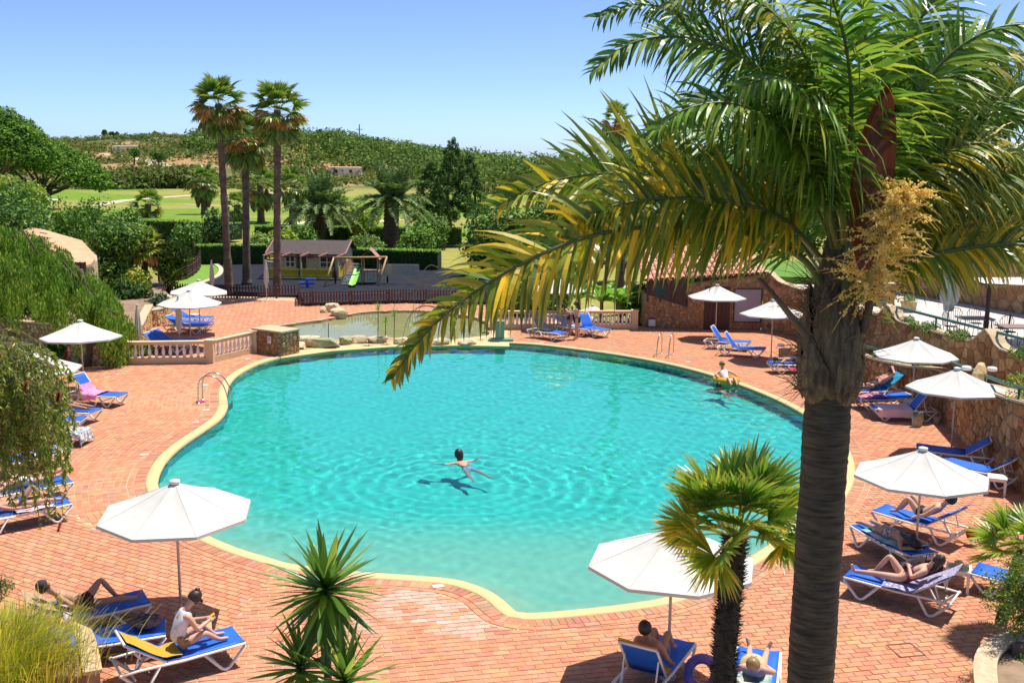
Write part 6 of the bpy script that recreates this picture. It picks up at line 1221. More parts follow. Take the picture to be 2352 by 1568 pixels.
def yucca(label, px, py, Y, s, n, seed, lo=-1.35):
    c = at(px, py, Y); t = thing('yucca', label, 'yucca', (c.x+.02, c.y+.03, 0), 0, 'yuccas at the bottom border'); rr = random.Random(seed); c = c-t.location; MB().tube([(0, 0, 0), (c.x, c.y, c.z-.05), tuple(c)], [.05, .04, .035], 8).build('stem', mbark, t, True)
    for k in range(n):
        f = k/n; el = 1.45-(1.45-lo)*f**.8+rr.uniform(-.12, .12); az = k*2.4+rr.uniform(-.2, .2); put_leaf(ym[rr.randrange(6)], t, c+Vector((0, 0, .16*(1-f)-.02)), az, el, s*rr.uniform(.8, 1.05), rr.uniform(-.3, .3), 'leaf')
yucca('tall spiky yucca in the centre of the bottom border', 748, 1375, 10.4, 1.12, 130, 3); yucca('lower yucca head left of the tall one, cut by the border', 690, 1548, 10.3, .85, 60, 4, -.6); yucca('lower yucca head right of the tall one, with thorny edge', 792, 1580, 10.0, 1.0, 40, 5, -.3)
# ---- right foreground planter and shrubs
stone_wall('planter_wall', 'round rubble planter at the bottom right border', [G(x, y, .6).xy for x, y in ((2252, 1620), (2242, 1560), (2244, 1510), (2268, 1476), (2310, 1458), (2380, 1450))], lambda u: -.05, lambda u: .58, .25, .24, side=1, seed=91, limit=60, m=mpale); MB().prism([G(x, y, .6).xy for x, y in ((2262, 1620), (2252, 1560), (2254, 1512), (2276, 1480), (2316, 1464), (2400, 1456), (2600, 1620))], -.1, .52).build('planting_bed', soil, kind='structure')
q = at(2335, 1545, 15.2); tree('shrub', 'bushy green plant in the round planter at the bottom right', 'shrub', (q.x, q.y, .5), q, (.35, .3, .18), 12, .2, 2600, .075, 93, (DK, MD, LT), (.3, .4, .3), .45)
t = thing('twiggy_shrub', 'twiggy small leaved shrub hanging in from the right border', 'shrub', (*at(2420, 1500, 15.6).xy, .5)); rr = random.Random(21); tw = MB(); pos = []
for k in range(110):
    e = at(rr.triangular(2235, 2420, 2350), rr.uniform(1275, 1460), rr.uniform(15.2, 16))-t.location; s = Vector((rr.uniform(-.1, .2), 0, rr.uniform(.3, .9))); P = spline([s, s.lerp(e, .6)+Vector((0, 0, .1)), e], 6); tw.tube(P, .004, 3, False)
    for p in P[4:]:
        for _ in range(9): pos.append((p.x+rr.gauss(0, .04), p.y+rr.gauss(0, .04), p.z+rr.gauss(0, .04)))
g = np.random.default_rng(3); n = len(pos); tw.build('twigs', mtwig, t, kind='stuff'); P_ = np.array((DK, MD, LT, YL)); crown_part(t, (leaf_arr(np.array(pos), unit(g.normal(0, 1, (n, 3))), unit(g.normal(0, 1, (n, 3))+[0, 0, .7]), g.uniform(.03, .055, n), g.uniform(.018, .03, n)).reshape(-1, 3), np.repeat(P_[g.choice(4, n, p=(.3, .4, .25, .05))], 4, 0)), mleaf, 'foliage')
# greenery along the terraces
for k, (u, z, lb) in enumerate(((12.6, 2.35, 'dark trailing plant on the parapet left of the stone peak'), (14.2, 2.35, 'green trailing plant on the parapet under the closed patio parasol'), (16.0, 2.35, 'green trailing plant on the parapet below the patio chairs'), (19.6, 2.35, 'green trailing plant on the parapet at the right border'))):
    p, _ = UP(u); tree('trailing_plant', lb, 'plant', (p.x+.15, p.y, 2.2), (p.x+.1, p.y, z+.05), (.5, .7, .08), 14, .16, 1100, .07, 200+k, (DK, MD, LT), (.4, .4, .2), .5, tr=.03, group='plants on the parapet')
for k, (u, lb) in enumerate(((us[2], 'low ground cover behind the man with the turquoise towel'), (us[3]+.4, 'bright small plant on the lower wall behind a parasol'), (us[6]+.3, 'olive green bush on the lower wall at the right border'))):
    p, _ = A(u); zz = ltop(u); s = .25 if k < 2 else .55; tree('trailing_plant', lb, 'plant', (p.x+.5, p.y, zz-.1), (p.x+.45, p.y, zz+.1*s*4), (s*1.1, s*1.2, s*.6), 12, s*.55, 1500, .07, 210+k, (MD, LT, YL) if k else (MD, LT, (.3, .2, .1)), (.4, .4, .2), .5, tr=.03, group='plants on the lower wall')
# ---- hedges
def hedge(label, a, b, h, th, seed, n=5000, top=(.11, .19, .03)):
    a, b = Vector((*a, 0)), Vector((*b, 0)); t = (b-a).normalized(); nn = Vector((-t.y, t.x, 0)); L_ = (b-a).length; r = thing('hedge', label, 'hedge', a, 0, 'clipped hedges'); g = np.random.default_rng(seed)
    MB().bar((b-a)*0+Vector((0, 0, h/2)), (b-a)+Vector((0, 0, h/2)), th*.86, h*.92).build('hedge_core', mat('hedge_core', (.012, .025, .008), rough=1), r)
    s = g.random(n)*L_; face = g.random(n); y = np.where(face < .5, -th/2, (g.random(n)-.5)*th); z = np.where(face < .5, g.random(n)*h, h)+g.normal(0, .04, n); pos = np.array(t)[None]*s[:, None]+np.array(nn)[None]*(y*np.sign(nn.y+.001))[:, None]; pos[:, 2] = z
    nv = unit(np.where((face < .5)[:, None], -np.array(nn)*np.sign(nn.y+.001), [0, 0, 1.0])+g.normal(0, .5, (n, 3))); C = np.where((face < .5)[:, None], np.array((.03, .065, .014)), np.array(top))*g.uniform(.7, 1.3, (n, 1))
    crown_part(r, (leaf_arr(pos, unit(np.cross(nv, g.normal(0, 1, (n, 3)))), nv, g.uniform(.14, .28, n), g.uniform(.08, .16, n)).reshape(-1, 3), np.repeat(C, 4, 0)), mleaf, 'foliage')
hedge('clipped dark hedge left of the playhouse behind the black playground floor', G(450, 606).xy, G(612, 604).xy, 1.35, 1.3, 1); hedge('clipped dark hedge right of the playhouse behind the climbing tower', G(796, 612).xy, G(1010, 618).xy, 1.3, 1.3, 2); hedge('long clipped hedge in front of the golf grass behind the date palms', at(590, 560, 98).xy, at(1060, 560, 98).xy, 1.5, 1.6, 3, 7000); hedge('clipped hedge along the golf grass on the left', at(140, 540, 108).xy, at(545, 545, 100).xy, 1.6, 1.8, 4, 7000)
# ---- shrubs and garden trees
S3 = (.4, .4, .2)
for k, (lb, px, py, Y, r, pal, w) in enumerate((('rounded dark green bush behind the curved fence', 437, 548, 86, 2.0, (DK, MD, LT), S3), ('dense dark conical bush left of the tallest palm', 497, 528, 84, 1.9, ((.015, .04, .012), DK, MD), S3), ('tall bush behind the garden house roof', 215, 520, 78, 2.4, (DK, MD, LT), S3), ('broad bush at the golf edge on the left', 165, 515, 90, 2.6, (DK, MD, LT), S3), ('round bush right of the yellowing palm', 300, 515, 92, 2.2, (DK, MD, LT), S3),
    ('pale flowering shrub between the tall trunks', 597, 565, 82, 1.5, (MD, LT, (.35, .3, .2)), S3), ('light green shrub left of the playhouse roof', 650, 560, 84, 1.5, (MD, LT, YL), S3), ('dark glossy shrub behind the curved stone wall', 290, 680, 53, 1.25, ((.015, .04, .01), DK, MD), S3), ('green shrub next to the garden house window', 240, 625, 56, 1.4, (DK, MD, LT), S3), ('yellow flowered shrub beside the windmill palm', 308, 650, 56, 1.0, (MD, YL, LT), S3),
    ('blue grey rosemary bush in the low planter', 365, 700, 51.5, .85, ((.05, .08, .06), (.09, .12, .09), (.03, .05, .035)), S3), ('yellow green shrub behind the left balustrade', 262, 808, 40.5, .75, (MD, LT, YL), S3), ('dark green shrub seen through the balusters', 330, 812, 42.0, .6, (DK, MD, LT), S3), ('dark shrub at the foot of the pepper tree', 150, 800, 41, .8, (DK, MD, LT), S3), ('tall pale reeds right of the playhouse', 838, 575, 80, 1.6, (MD, (.16, .22, .1), LT), S3), ('bright shrub with an orange flower near the large date palm', 830, 510, 96, 1.8, (MD, LT, YL), S3),
    ('low green shrub on the bed below the garden house', 190, 690, 50, 1.3, (DK, MD, LT), S3), ('spreading shrub on the bed beside the plumeria', 225, 730, 47, 1.2, (MD, LT, DK), S3), ('olive bush behind the climbing tower', 955, 560, 84, 1.8, (MD, LT, DK), S3), ('dark bush behind the larger date palm', 985, 530, 95, 2.2, (DK, MD, LT), S3), ('bush left of the playhouse roof ridge', 700, 545, 90, 1.6, (DK, MD, LT), S3), ('leafy bush left of the right balustrade', 1190, 690, 54, 1.6, (DK, MD, LT), S3), ('leafy bush behind the dark lounger', 1250, 665, 57, 2.0, (DK, MD, LT), S3), ('glossy bush at the dark corner of the stone building', 1472, 690, 52.5, 1.3, (DK, MD, LT), S3))):
    shrub(lb, px, py, Y, r, 300+k, pal, w, size=.13+.0018*Y, n=2800)
tree('plumeria_tree', 'plumeria tree with pale forked branches beside the garden house', 'tree', (*G(270, 690).xy, .3), at(268, 560, 57), (1.7, 1.5, 1.3), 34, .62, 6500, .28, 330, (DK, MD, LT), (.35, .4, .25), .34); tree('plumeria_tree', 'plumeria tree right of the windmill palm', 'tree', (*G(385, 680).xy, .2), at(392, 600, 58), (1.0, 1.0, .95), 18, .55, 3800, .28, 331, (DK, MD, LT), (.35, .4, .25), .34)
# banana leaves beyond the right balustrade
bl = MB(); bl.grid(lambda u, v: (1.5*u, (v-.5)*.42*math.sin(math.pi*min(1, u*.95+.05))**.6, .5*u-.75*u*u+.06*abs(2*v-1)), 8, 4); bl.col = (.1, .2, .03); blm = MB(); blm.col = (.1, .22, .035); blm.grid(lambda u, v: (1.5*u, (v-.5)*.42*math.sin(math.pi*min(1, u*.95+.05))**.6, .5*u-.75*u*u+.06*abs(2*v-1)), 8, 4); blm = blm.mesh('leaf', mleafg, True)
for px, lb, Y in ((1385, 'banana plant behind the right balustrade, left clump', 53), (1425, 'banana plant behind the right balustrade, middle clump', 52.5), (1335, 'banana plant behind the standing women', 54)):
    q = G(px, 745); t = thing('banana_plant', lb, 'plant', (q.x, Y-1, 0), 0, 'banana plants'); MB().tube([(0, 0, 0), (0, 0, 1.0)], [.12, .08], 8).build('stem', mrach, t, True)
    for k in range(11): put_leaf(blm, t, (0, 0, .9), k*2.4, 1.1-.9*k/11, rnd.uniform(.7, 1.1), rnd.uniform(-.4, .4), 'leaf')
# spiky dragon plants by the rope
dl = yleaf(.42, .04, .05, 9)
for px, py, h, lb in ((868, 790, 1.5, 'slim spiky plant with yellow rosette by the rope end'), (885, 786, .9, 'shorter spiky rosette beside the slim one'), (905, 788, 1.2, 'spiky rosette nearest the frond tip')):
    q = G(px, py); t = thing('dragon_plant', lb, 'plant', (q.x, q.y, 0)); MB().tube([(0, 0, 0), (.03, 0, h)], .02, 6).build('stem', mtwig, t)
    for k in range(26): put_leaf(dl, t, (.03, 0, h), k*2.4, 1.4-1.6*k/26, rnd.uniform(.8, 1.1), 0, 'leaf')
# trees behind the stone building and the patio, seen between the fronds
for k, (lb, px, py, Y, r, bx) in enumerate((('leafy tree behind the balustrade at the centre', 1150, 560, 72, 3.0, None), ('leafy tree behind the frond, left of the stone building', 1290, 530, 74, 3.6, None), ('leafy tree above the stone building roof, left one', 1430, 510, 70, 3.6, None), ('leafy tree above the stone building roof', 1560, 500, 68, 3.6, None), ('leafy tree behind the tile roof, right one', 1690, 500, 66, 3.4, None), ('leafy tree left of the palm trunk behind the lawn', 1820, 490, 66, 3.6, None), ('leafy tree behind the flower plume', 2000, 500, 64, 3.4, None), ('leafy tree behind the patio wall', 2130, 480, 62, 3.4, None), ('leafy tree behind the patio wall at the right border', 2290, 490, 60, 3.6, None), ('tall leafy tree behind the upper fronds', 1760, 400, 80, 4.2, None), ('tall leafy tree behind the left fronds', 1500, 420, 85, 4.0, None))):
    c = at(px, py, Y); tree('garden_tree', lb, 'tree', (c.x, c.y, 0), c, (r*.75, r*.7, r*.7), 40, r*.36, 5600, .34, 400+k, (DK, MD, LT), (.45, .38, .17), .5, group='trees behind the buildings')
for k, (lb, px, py, Y, rx) in enumerate((('flat topped pine against the sky at the upper right', 2190, 270, 66, 3.6), ('flat topped pine at the right border against the sky', 2310, 240, 64, 3.2))):
    c = at(px, py, Y); tree('umbrella_pine', lb, 'pine tree', (c.x, c.y, 0), c-Vector((0, 0, .8)), (rx, rx*.8, 2.2), 60, .8, 9000, .3, 430+k, ((.02, .045, .01), (.04, .085, .015), (.08, .13, .02)), S3, .3, mneedle, .25, .8, True, up=.6)
b_ = at(1420, 330, 40); washingtonia('fan palm with dead brown fronds half hidden by the upper fronds', 1426, 712, 1418, 275, 33, .2, n=22, s=.6, dead=14, Y=None)
for k, (lb, px, ty, by, Y, r) in enumerate((('pointed pine left of its taller neighbour near the frond tips', 990, 372, 520, 104, 2.2), ('tallest pointed pine beyond the date palms', 1040, 318, 520, 100, 2.4), ('pointed pine touching the frond tips', 1078, 355, 520, 102, 2.0))):
    b_ = at(px, by, Y); tp = at(px, ty, Y); t = thing('conifer', lb, 'pine tree', (b_.x, b_.y, 0), 0, 'pointed pines'); H_ = tp.z; rr = random.Random(k); cl = []
    for i in range(46):
        f = i/45; rad = r*(1-f)**.75*rr.uniform(.6, 1)+.15; a = i*2.4; cl.append(((rad*math.cos(a), rad*math.sin(a), H_*(.28+.7*f)), (.5*(1.2-f)+.1, .5*(1.2-f)+.1, .4)))
    trunk(t, (0, 0, 0), (0, 0, H_*.93), .2, .05, [], k); crown_part(t, cloud(cl, 5000, .36, .3, ((.02, .045, .012), (.04, .08, .02), (.08, .12, .03)), S3, k+50, .6, .5), mneedle)
# ---- hillside: scrub, wood, ridge trees
g = np.random.default_rng(12); cl = []; cw = []
def hz(x, y): return float(terrain_z(x, y))
for i in range(5200):
    Y = g.uniform(228, 640); a = g.uniform(-.52, .02); X = a*Y; n1_ = float(fbm(np.array(X), np.array(Y), .035)); inwood = ((X+78)/(78 if X > -82 else 46))**2+((Y-440)/110)**2 < 1.0
    if inwood:
        if g.random() < .62: r_ = g.uniform(2.0, 4.2); cw.append(((X, Y, hz(X, Y)+r_*.75), (r_, r_, r_*.95)))
    elif n1_ > -.5 and not (250 < Y < 318 and -.40 < a < -.26) and g.random() < .7:
        r_ = g.uniform(.8, 2.5); cl.append(((X, Y, hz(X, Y)+r_*.35), (r_*1.2, r_*1.2, r_*.8)))
for i in range(130): # thicket at the foot of the hill, above the golf grass
    px = g.uniform(230, 480); q = hit(px, 430); Y = 232+g.uniform(0, 22); X = (px-1176)/F*Y; r_ = g.uniform(1.6, 3.4); cl.append(((X, Y, hz(X, Y)+r_*.6), (r_*1.2, r_, r_)))
for i in range(420):
    a = g.uniform(-.085, .42); Y = g.uniform(255, 420); r_ = g.uniform(2.6, 5.2); cw.append(((a*Y, Y, hz(a*Y, Y)+r_*.8), (r_*1.2, r_, r_)))
V, C = cloud(cl, 95000, 1.0, .55, ((.035, .06, .015), (.06, .09, .02), (.09, .10, .03), (.16, .12, .05)), (.35, .35, .2, .1), 90, .4, .5); o = npmesh('hillside_scrub', V, 4, mneedle, C); tag(o, 'low scrub covering the dry hillside', kind='stuff')
V, C = cloud(cw, 125000, 1.15, .55, ((.03, .055, .012), (.05, .09, .018), (.085, .13, .025)), (.35, .4, .25), 91, .4, .5); o = npmesh('hillside_wood', V, 4, mneedle, C); tag(o, 'wood covering the rounded hill', kind='stuff')
for k, (px, top, w, lb) in enumerate(((240, 296, 9, 'dark tree on the ridge, leftmost of the skyline group'), (264, 303, 14, 'broad dark tree on the ridge beside the leftmost one'), (305, 312, 10, 'small leaning tree on the ridge'), (355, 305, 14, 'two crowned dark tree on the middle of the ridge'), (392, 309, 9, 'small dark tree on the ridge right of the middle'), (409, 311, 7, 'smallest tree at the right end of the ridge group'), (730, 296, 14, 'round dark tree standing above the wooded hill'))):
    Y = 600 if k < 6 else 430; a = at(px, 328, Y); z0 = hz(a.x, Y); tp = at(px, top, Y).z; h = tp-z0; r_ = w*Y/F*.75; t = thing('ridge_tree', lb, 'tree', (a.x, Y, z0), 0, 'trees on the skyline'); cl = rand_clumps((0, 0, h*.62), (r_*.8, r_*.8, h*.26), 9, r_*.5, k); trunk(t, (0, 0, -.5), (0, 0, h*.7), .35, .2, [p for p, _ in cl[:5]], k); crown_part(t, cloud(cl, 700, 1.3, .6, ((.025, .045, .012), (.045, .075, .02)), None, k, .6, .4), mneedle)
for k, (px, py, lb) in enumerate(((308, 378, 'small palm beside the sandy track on the hillside'), (366, 388, 'round dark tree by the fork of the sandy track'))):
    q = hit(px, py); t = thing('hillside_tree', lb, 'tree', (q.x, q.y, hz(q.x, q.y))); trunk(t, (0, 0, 0), (0, 0, 3), .3, .2, [], k); crown_part(t, cloud(rand_clumps((0, 0, 3.6), (1.6, 1.6, 1.0), 8, 1.1, k), 700, .8, .4, (DK, MD), None, k, .6, .4), mneedle)
# far white house fragments
for px, py, w, lb in ((495, 340, 3.4, 'small cream house on the hillside behind the tallest palm'), (793, 404, 5, 'long cream wall below the wooded hill'), (289, 352, 4, 'white low building on the ridge slope')):
    q = hit(px, py); r = thing('far_house', lb, 'house', (q.x, q.y, hz(q.x, q.y))); MB().box((0, 0, 1.2), (w*2, 4, 2.6)).build('wall', mwhite, r); MB().box((0, 0, 2.62), (w*2.1, 4.3, .25), top=.8).build('roof', mter, r)
    for s in (-.5, .4): MB().box((s*w, -2.03, 1.3), (.9, .1, 1.0)).build('window', mdark, r)
# ================================================================ PEOPLE
def skinmat(n, c): return mat('skin_'+n, c, tuple(x*.88 for x in c), .5, 9, spec=.35)
SK1, SK2, SK3 = skinmat('fair', (.62, .36, .25)), skinmat('tan', (.50, .27, .17)), skinmat('pink', (.62, .30, .22))
HAIRD, HAIRB, HAIRL = mat('hair_dark', (.018, .011, .008), (.03, .018, .012), .5, 30), mat('hair_brown', (.07, .035, .018), (.04, .02, .01), .5, 30), mat('hair_light', (.35, .22, .09), (.28, .17, .07), .5, 30)
PEOPLE = []
RAD = dict(pel=.118, waist=.10, chest=.118, nb=.062, neck=.05, hb=.066, head=.088, top=.066, sh=.056, el=.041, wr=.029, palm=.034, hip=.086, kn=.054, an=.037, heel=.036, toe=.027, nose=.012, shin=.05, thigh=.076, fore=.037)
def skinned(name, V, E, Rr, m, parent, root=0, lv=2):
    me = bpy.data.meshes.new(name); me.from_pydata([tuple(v) for v in V], E, []); me.materials.append(m); o = link(me, name, parent)
    md = o.modifiers.new('skin', 'SKIN'); md.use_smooth_shade = True; sv = me.skin_vertices[0].data
    for i, r in enumerate(Rr): sv[i].radius = (r, r); sv[i].use_root = (i == root)
    sb = o.modifiers.new('sub', 'SUBSURF'); sb.levels = sb.render_levels = lv; PEOPLE.append(o); return o
def person(label, M, J, skin, hair=None, wear=(), face=(1, 0, 0), long=0, group='people at the pool', sc=1.0, glasses=False, bun=False, cap=None):
    """J: joints in local coordinates of M. wear: list of (part name, material, joint chain list, grow)"""
    root = thing('person', label, 'person', M.to_translation(), M.to_euler().z, group); V = []; E = []; Rr = []; ix = {}
    J = {k: Vector(v) for k, v in J.items()}
    J.setdefault('waist', J['pel'].lerp(J['chest'], .45)); nbd = (J['neck']-J['chest'])
    for s in 'LR':
        J['thigh'+s] = J['hip'+s].lerp(J['kn'+s], .45); J['shin'+s] = J['kn'+s].lerp(J['an'+s], .4); J['fore'+s] = J['el'+s].lerp(J['wr'+s], .4)
        if 'palm'+s not in J: J['palm'+s] = J['wr'+s]+(J['wr'+s]-J['el'+s]).normalized()*.07
        if 'heel'+s not in J: J['heel'+s] = J['an'+s]-(J['toe'+s]-J['an'+s]).normalized()*.03
    fz = Vector(face).normalized(); up = (J['top']-J['neck']).normalized(); J['head'] = J['neck'].lerp(J['top'], .62)+fz*.012; J['hb'] = J['neck'].lerp(J['top'], .3); J['nose'] = J['head']+fz*.112-up*.012; J['nb'] = J['chest'].lerp(J['neck'], .62)
    def add(k):
        if k not in ix: ix[k] = len(V); V.append(J[k]); Rr.append(RAD.get(k, RAD.get(k[:-1], .03))*sc)
        return ix[k]
    def ed(a, b): E.append((add(a), add(b)))
    for a, b in (('pel', 'waist'), ('waist', 'chest'), ('chest', 'nb'), ('nb', 'neck'), ('neck', 'hb'), ('hb', 'head'), ('head', 'top'), ('head', 'nose')): ed(a, b)
    for s in 'LR':
        for a, b in (('chest', 'sh'+s), ('sh'+s, 'el'+s), ('el'+s, 'fore'+s), ('fore'+s, 'wr'+s), ('wr'+s, 'palm'+s), ('pel', 'hip'+s), ('hip'+s, 'thigh'+s), ('thigh'+s, 'kn'+s), ('kn'+s, 'shin'+s), ('shin'+s, 'an'+s), ('an'+s, 'toe'+s)): ed(a, b)
        d = (J['palm'+s]-J['wr'+s]).normalized(); sd = d.cross(Vector((0, 0, 1))); sd = sd.normalized() if sd.length > .1 else Vector((0, 1, 0)); cu = sd.cross(d).normalized()
        for f in range(5): # fingers and thumb
            k0, k1 = f'f{f}{s}', f'g{f}{s}'; o = (f-1.5)*.017
            if f == 4: J[k0] = J['wr'+s]+d*.035+sd*.042; J[k1] = J[k0]+d*.035+sd*.015
            else: Lf = (.058, .066, .062, .048)[f]; J[k0] = J['palm'+s]+d*.03+sd*o*1.25; J[k1] = J[k0]+d*Lf*.8-cu*.015
            RAD[k0[:-1]] = .0095; RAD[k1[:-1]] = .008; E.append((ix['palm'+s], add(k0))); ed(k0, k1)
    body = skinned('body', V, E, Rr, skin, root, ix['pel'])
    for nm, m, chains, grow in wear:
        v = []; e = []; r_ = []; jx = {}
        for ch in chains:
            for a, b in zip(ch, ch[1:]):
                for k in (a, b):
                    if k not in jx: jx[k] = len(v); v.append(J[k]); r_.append((RAD.get(k, RAD.get(k[:-1], .03))*sc)*grow+.004)
                e.append((jx[a], jx[b]))
        skinned(nm, v, e, r_, m, root, 0)
    h = J['head']
    if hair is not None:
        Mh = MB(); ux = fz; uz = up; uy = uz.cross(ux).normalized(); ux = uy.cross(uz); B = Matrix((ux, uy, uz)).transposed()
        def hp(u, v):
            th = math.pi*(.02+.62*u); ph = 2*math.pi*v; d = Vector((math.sin(th)*math.cos(ph), math.sin(th)*math.sin(ph), math.cos(th))); cut = 1.0
            if d.x > .25 and th > .75: d = Vector((.25+(d.x-.25)*.2, d.y, d.z)).normalized()
            return h+B @ (Vector((d.x*.105-.018, d.y*.1, d.z*.125+.012+(-long*max(0, -d.x)*max(0, th-1.4))))*sc*1.04)
        Mh.grid(hp, 9, 16); Mh.build('hair', hair, root, True)
        if bun: MB().blob(tuple(h-fz*.06*sc+up*.13*sc), (.045, .045, .045), 2, .1).build('hair_bun', hair, root, True)
        if long: MB().blob(tuple(h-fz*.07*sc-up*.09*sc), (.06, .08, .12*long+.05), 3, .1).build('hair_length', hair, root, True)
    ey = fz.cross(up).normalized()
    for s in (-1, 1):
        p = h+fz*.088*sc+ey*s*.033*sc+up*.018*sc; MB().blob(tuple(p), (.011, .011, .008), 1, 0, 1).build('eye', HAIRD, root, True)
        MB().blob(tuple(h-fz*.005+ey*s*.09*sc), (.016, .012, .028), 2, .1, 1).build('ear', skin, root, True)
    MB().blob(tuple(h+fz*.09*sc-up*.042*sc), (.012, .02, .006), 1, 0, 1).build('mouth', mat('lip', (.35, .1, .08)), root, True)
    if glasses: MB().box(tuple(h+fz*.1*sc+up*.018*sc), (.03, .13, .04), rz=math.atan2(fz.y, fz.x)).build('sunglasses', miron, root)
    if cap: MB().blob(tuple(h+up*.05), (.1, .1, .09), 5, .05).build('cap', cap, root, True)
    return root
def lie(a, pel=.93, z=.505, legs=('s', 's'), arms=('side', 'side'), prone=False, twist=0):
    t = Vector((-math.cos(a), 0, math.sin(a))); n = Vector((math.sin(a), 0, math.cos(a))); p = Vector((pel, 0, z)); J = dict(pel=p, chest=p+t*.36, neck=p+t*.55+n*(.02), top=p+t*.82+n*(.07 if not prone else .03))
    for s, sg, lg, ar in (('L', 1, legs[0], arms[0]), ('R', -1, legs[1], arms[1])):
        hip = p+Vector((.05, sg*.085, -.01)); J['hip'+s] = hip; sh = p+t*.46+Vector((0, sg*.17, 0)); J['sh'+s] = sh
        if lg == 's': kn = hip+Vector((.41, sg*.03, .0)); an = kn+Vector((.41, sg*.02, -.035)); toe = an+(Vector((.04, sg*.06, .15)) if not prone else Vector((.12, sg*.05, -.03)))
        elif lg == 'b': kn = hip+Vector((.26, sg*.03, .32)); an = kn+Vector((.24, 0, -.36)); toe = an+Vector((.15, sg*.01, -.03))
        elif lg == 'x': kn = hip+Vector((.41, sg*.0, .02)); an = kn+Vector((.40, -sg*.09, .06*(sg+1))); toe = an+Vector((.06, -sg*.03, .13))
        elif lg == 'u': kn = hip+Vector((.40, sg*.02, .0)); an = kn+Vector((.12, 0, .36)); toe = an+Vector((-.08, 0, .12))
        J['kn'+s], J['an'+s], J['toe'+s] = kn, an, toe
        if ar == 'side': el = sh-t*.26+Vector((0, sg*.09, -.04)); wr = el-t*.2+Vector((.04, sg*.0, .02))
        elif ar == 'belly': el = sh-t*.22+Vector((0, sg*.13, 0)); wr = p+t*.2+n*.13+Vector((0, sg*.06, 0))
        elif ar == 'head': el = sh+t*.16+n*.12+Vector((0, sg*.2, 0)); wr = J['top']+n*.06+Vector((0, sg*.02, 0))
        elif ar == 'hang': el = sh+t*.05+Vector((0, sg*.25, -.06)); wr = el+Vector((-.05, sg*.06, -.22))
        elif ar == 'fold': el = sh+t*.18+Vector((0, sg*.13, -.06)); wr = J['top']+Vector((.05, sg*.04, -.07))
        J['el'+s], J['wr'+s] = el, wr
    return J, (n if not prone else -n)
def flipx(J, f, L_=1.95, zf=None): # turn the figure round on its lounger
    out = {k: Vector((L_-v.x, -v.y, v.z)) for k, v in J.items()}; return out, Vector((-f[0], -f[1], f[2]))
shorts = lambda m: ('swim_shorts', m, [['waist', 'pel'], ['pel', 'hipL', 'thighL'], ['pel', 'hipR', 'thighR']], 1.16)
brief = lambda m: ('bikini_bottom', m, [['pel', 'hipL'], ['pel', 'hipR']], 1.1)
suit = lambda m: ('swimsuit', m, [['chest', 'waist', 'pel', 'hipL'], ['pel', 'hipR']], 1.2)
tee = lambda m: ('t_shirt', m, [['nb', 'chest', 'waist', 'pel'], ['chest', 'shL'], ['chest', 'shR']], 1.22)
top_ = lambda m: ('bikini_top', m, [['chest', 'nb']], 1.08)
mb = lambda n, c, c2=None, s=12: mat('wear_'+n, c, c2, .85, s)
# sitting woman
p = Vector((.98, 0, .50)); J = dict(pel=p, chest=(1.08, 0, .86), neck=(1.17, 0, 1.06), top=(1.33, 0, 1.22), waist=(1.0, 0, .68))
for s, g_ in (('L', 1), ('R', -1)):
    J.update({'hip'+s: (1.04, g_*.09, .49), 'kn'+s: (1.38, g_*.12, .66 if g_ > 0 else .60), 'an'+s: (1.60, g_*.1, .43), 'toe'+s: (1.76, g_*.1, .42), 'sh'+s: (1.12, g_*.16, .96), 'el'+s: (1.24, g_*.2, .72), 'wr'+s: (1.45, g_*.07, .76)})
person('woman in white t-shirt and dark bun sitting on a lounger with a yellow phone', L1.M, J, SK1, HAIRD, [tee(mb('white', (.7, .7, .72))), shorts(mb('brown', (.25, .13, .06), (.4, .25, .12), 20))], (.8, 0, -.6), bun=True, glasses=True)
q = L1.M @ Vector((1.54, .02, .80)); o = MB().box((0, 0, 0), (.1, .07, .015), ry=-.5).build('phone', mat('phone_yellow', (.8, .45, .02))); o.location = q; o.rotation_euler = (0, 0, L1.a); tag(o, 'yellow cased phone in the sitting woman\'s hands', 'phone')
J, f = lie(L3.back, .92, legs=('b', 's'), arms=('side', 'side')); person('man in dark red shorts sunbathing with one knee up', L3.M, J, SK2, HAIRB, [shorts(mb('maroon', (.09, .01, .02)))], f, cap=mb('capdark', (.03, .03, .035)))
J, f = lie(0, .95, legs=('x', 'x'), prone=True, arms=('fold', 'fold')); person('person lying face down with crossed legs beside the bottlebrush', L4.M, J, SK3, HAIRB, [shorts(mb('whiteshorts', (.6, .6, .62)))], f)
J, f = lie(.1, .95, legs=('b', 's')); person('person with one raised knee on a pink towel beside the bottlebrush', L5.M, J, SK2, HAIRD, [brief(mb('blue2', (.04, .1, .4)))], f)
J, f = lie(L10.back, .95, legs=('s', 's')); person('person whose bare feet show next to the pink towel lounger', L10.M, J, SK2, HAIRD, [shorts(mb('darkgrey', (.05, .05, .06)))], f)
J, f = lie(0, .95, legs=('s', 's'), prone=True, arms=('fold', 'fold')); J, f = flipx(J, f); J = {k: v+Vector((.0, 0, 0)) for k, v in J.items()}
person('boy in navy shorts lying on his front near the steps', L21.M, J, SK2, HAIRD, [shorts(mb('navy', (.01, .03, .16)))], f, sc=.9)
J, f = lie(L23.back, .9, legs=('s', 's'), arms=('head', 'belly')); person('fair man with one arm over his head on a turquoise towel', L23.M, J, SK3, HAIRB, [shorts(mb('greyshort', (.06, .06, .08)))], f, glasses=True, sc=1.15)
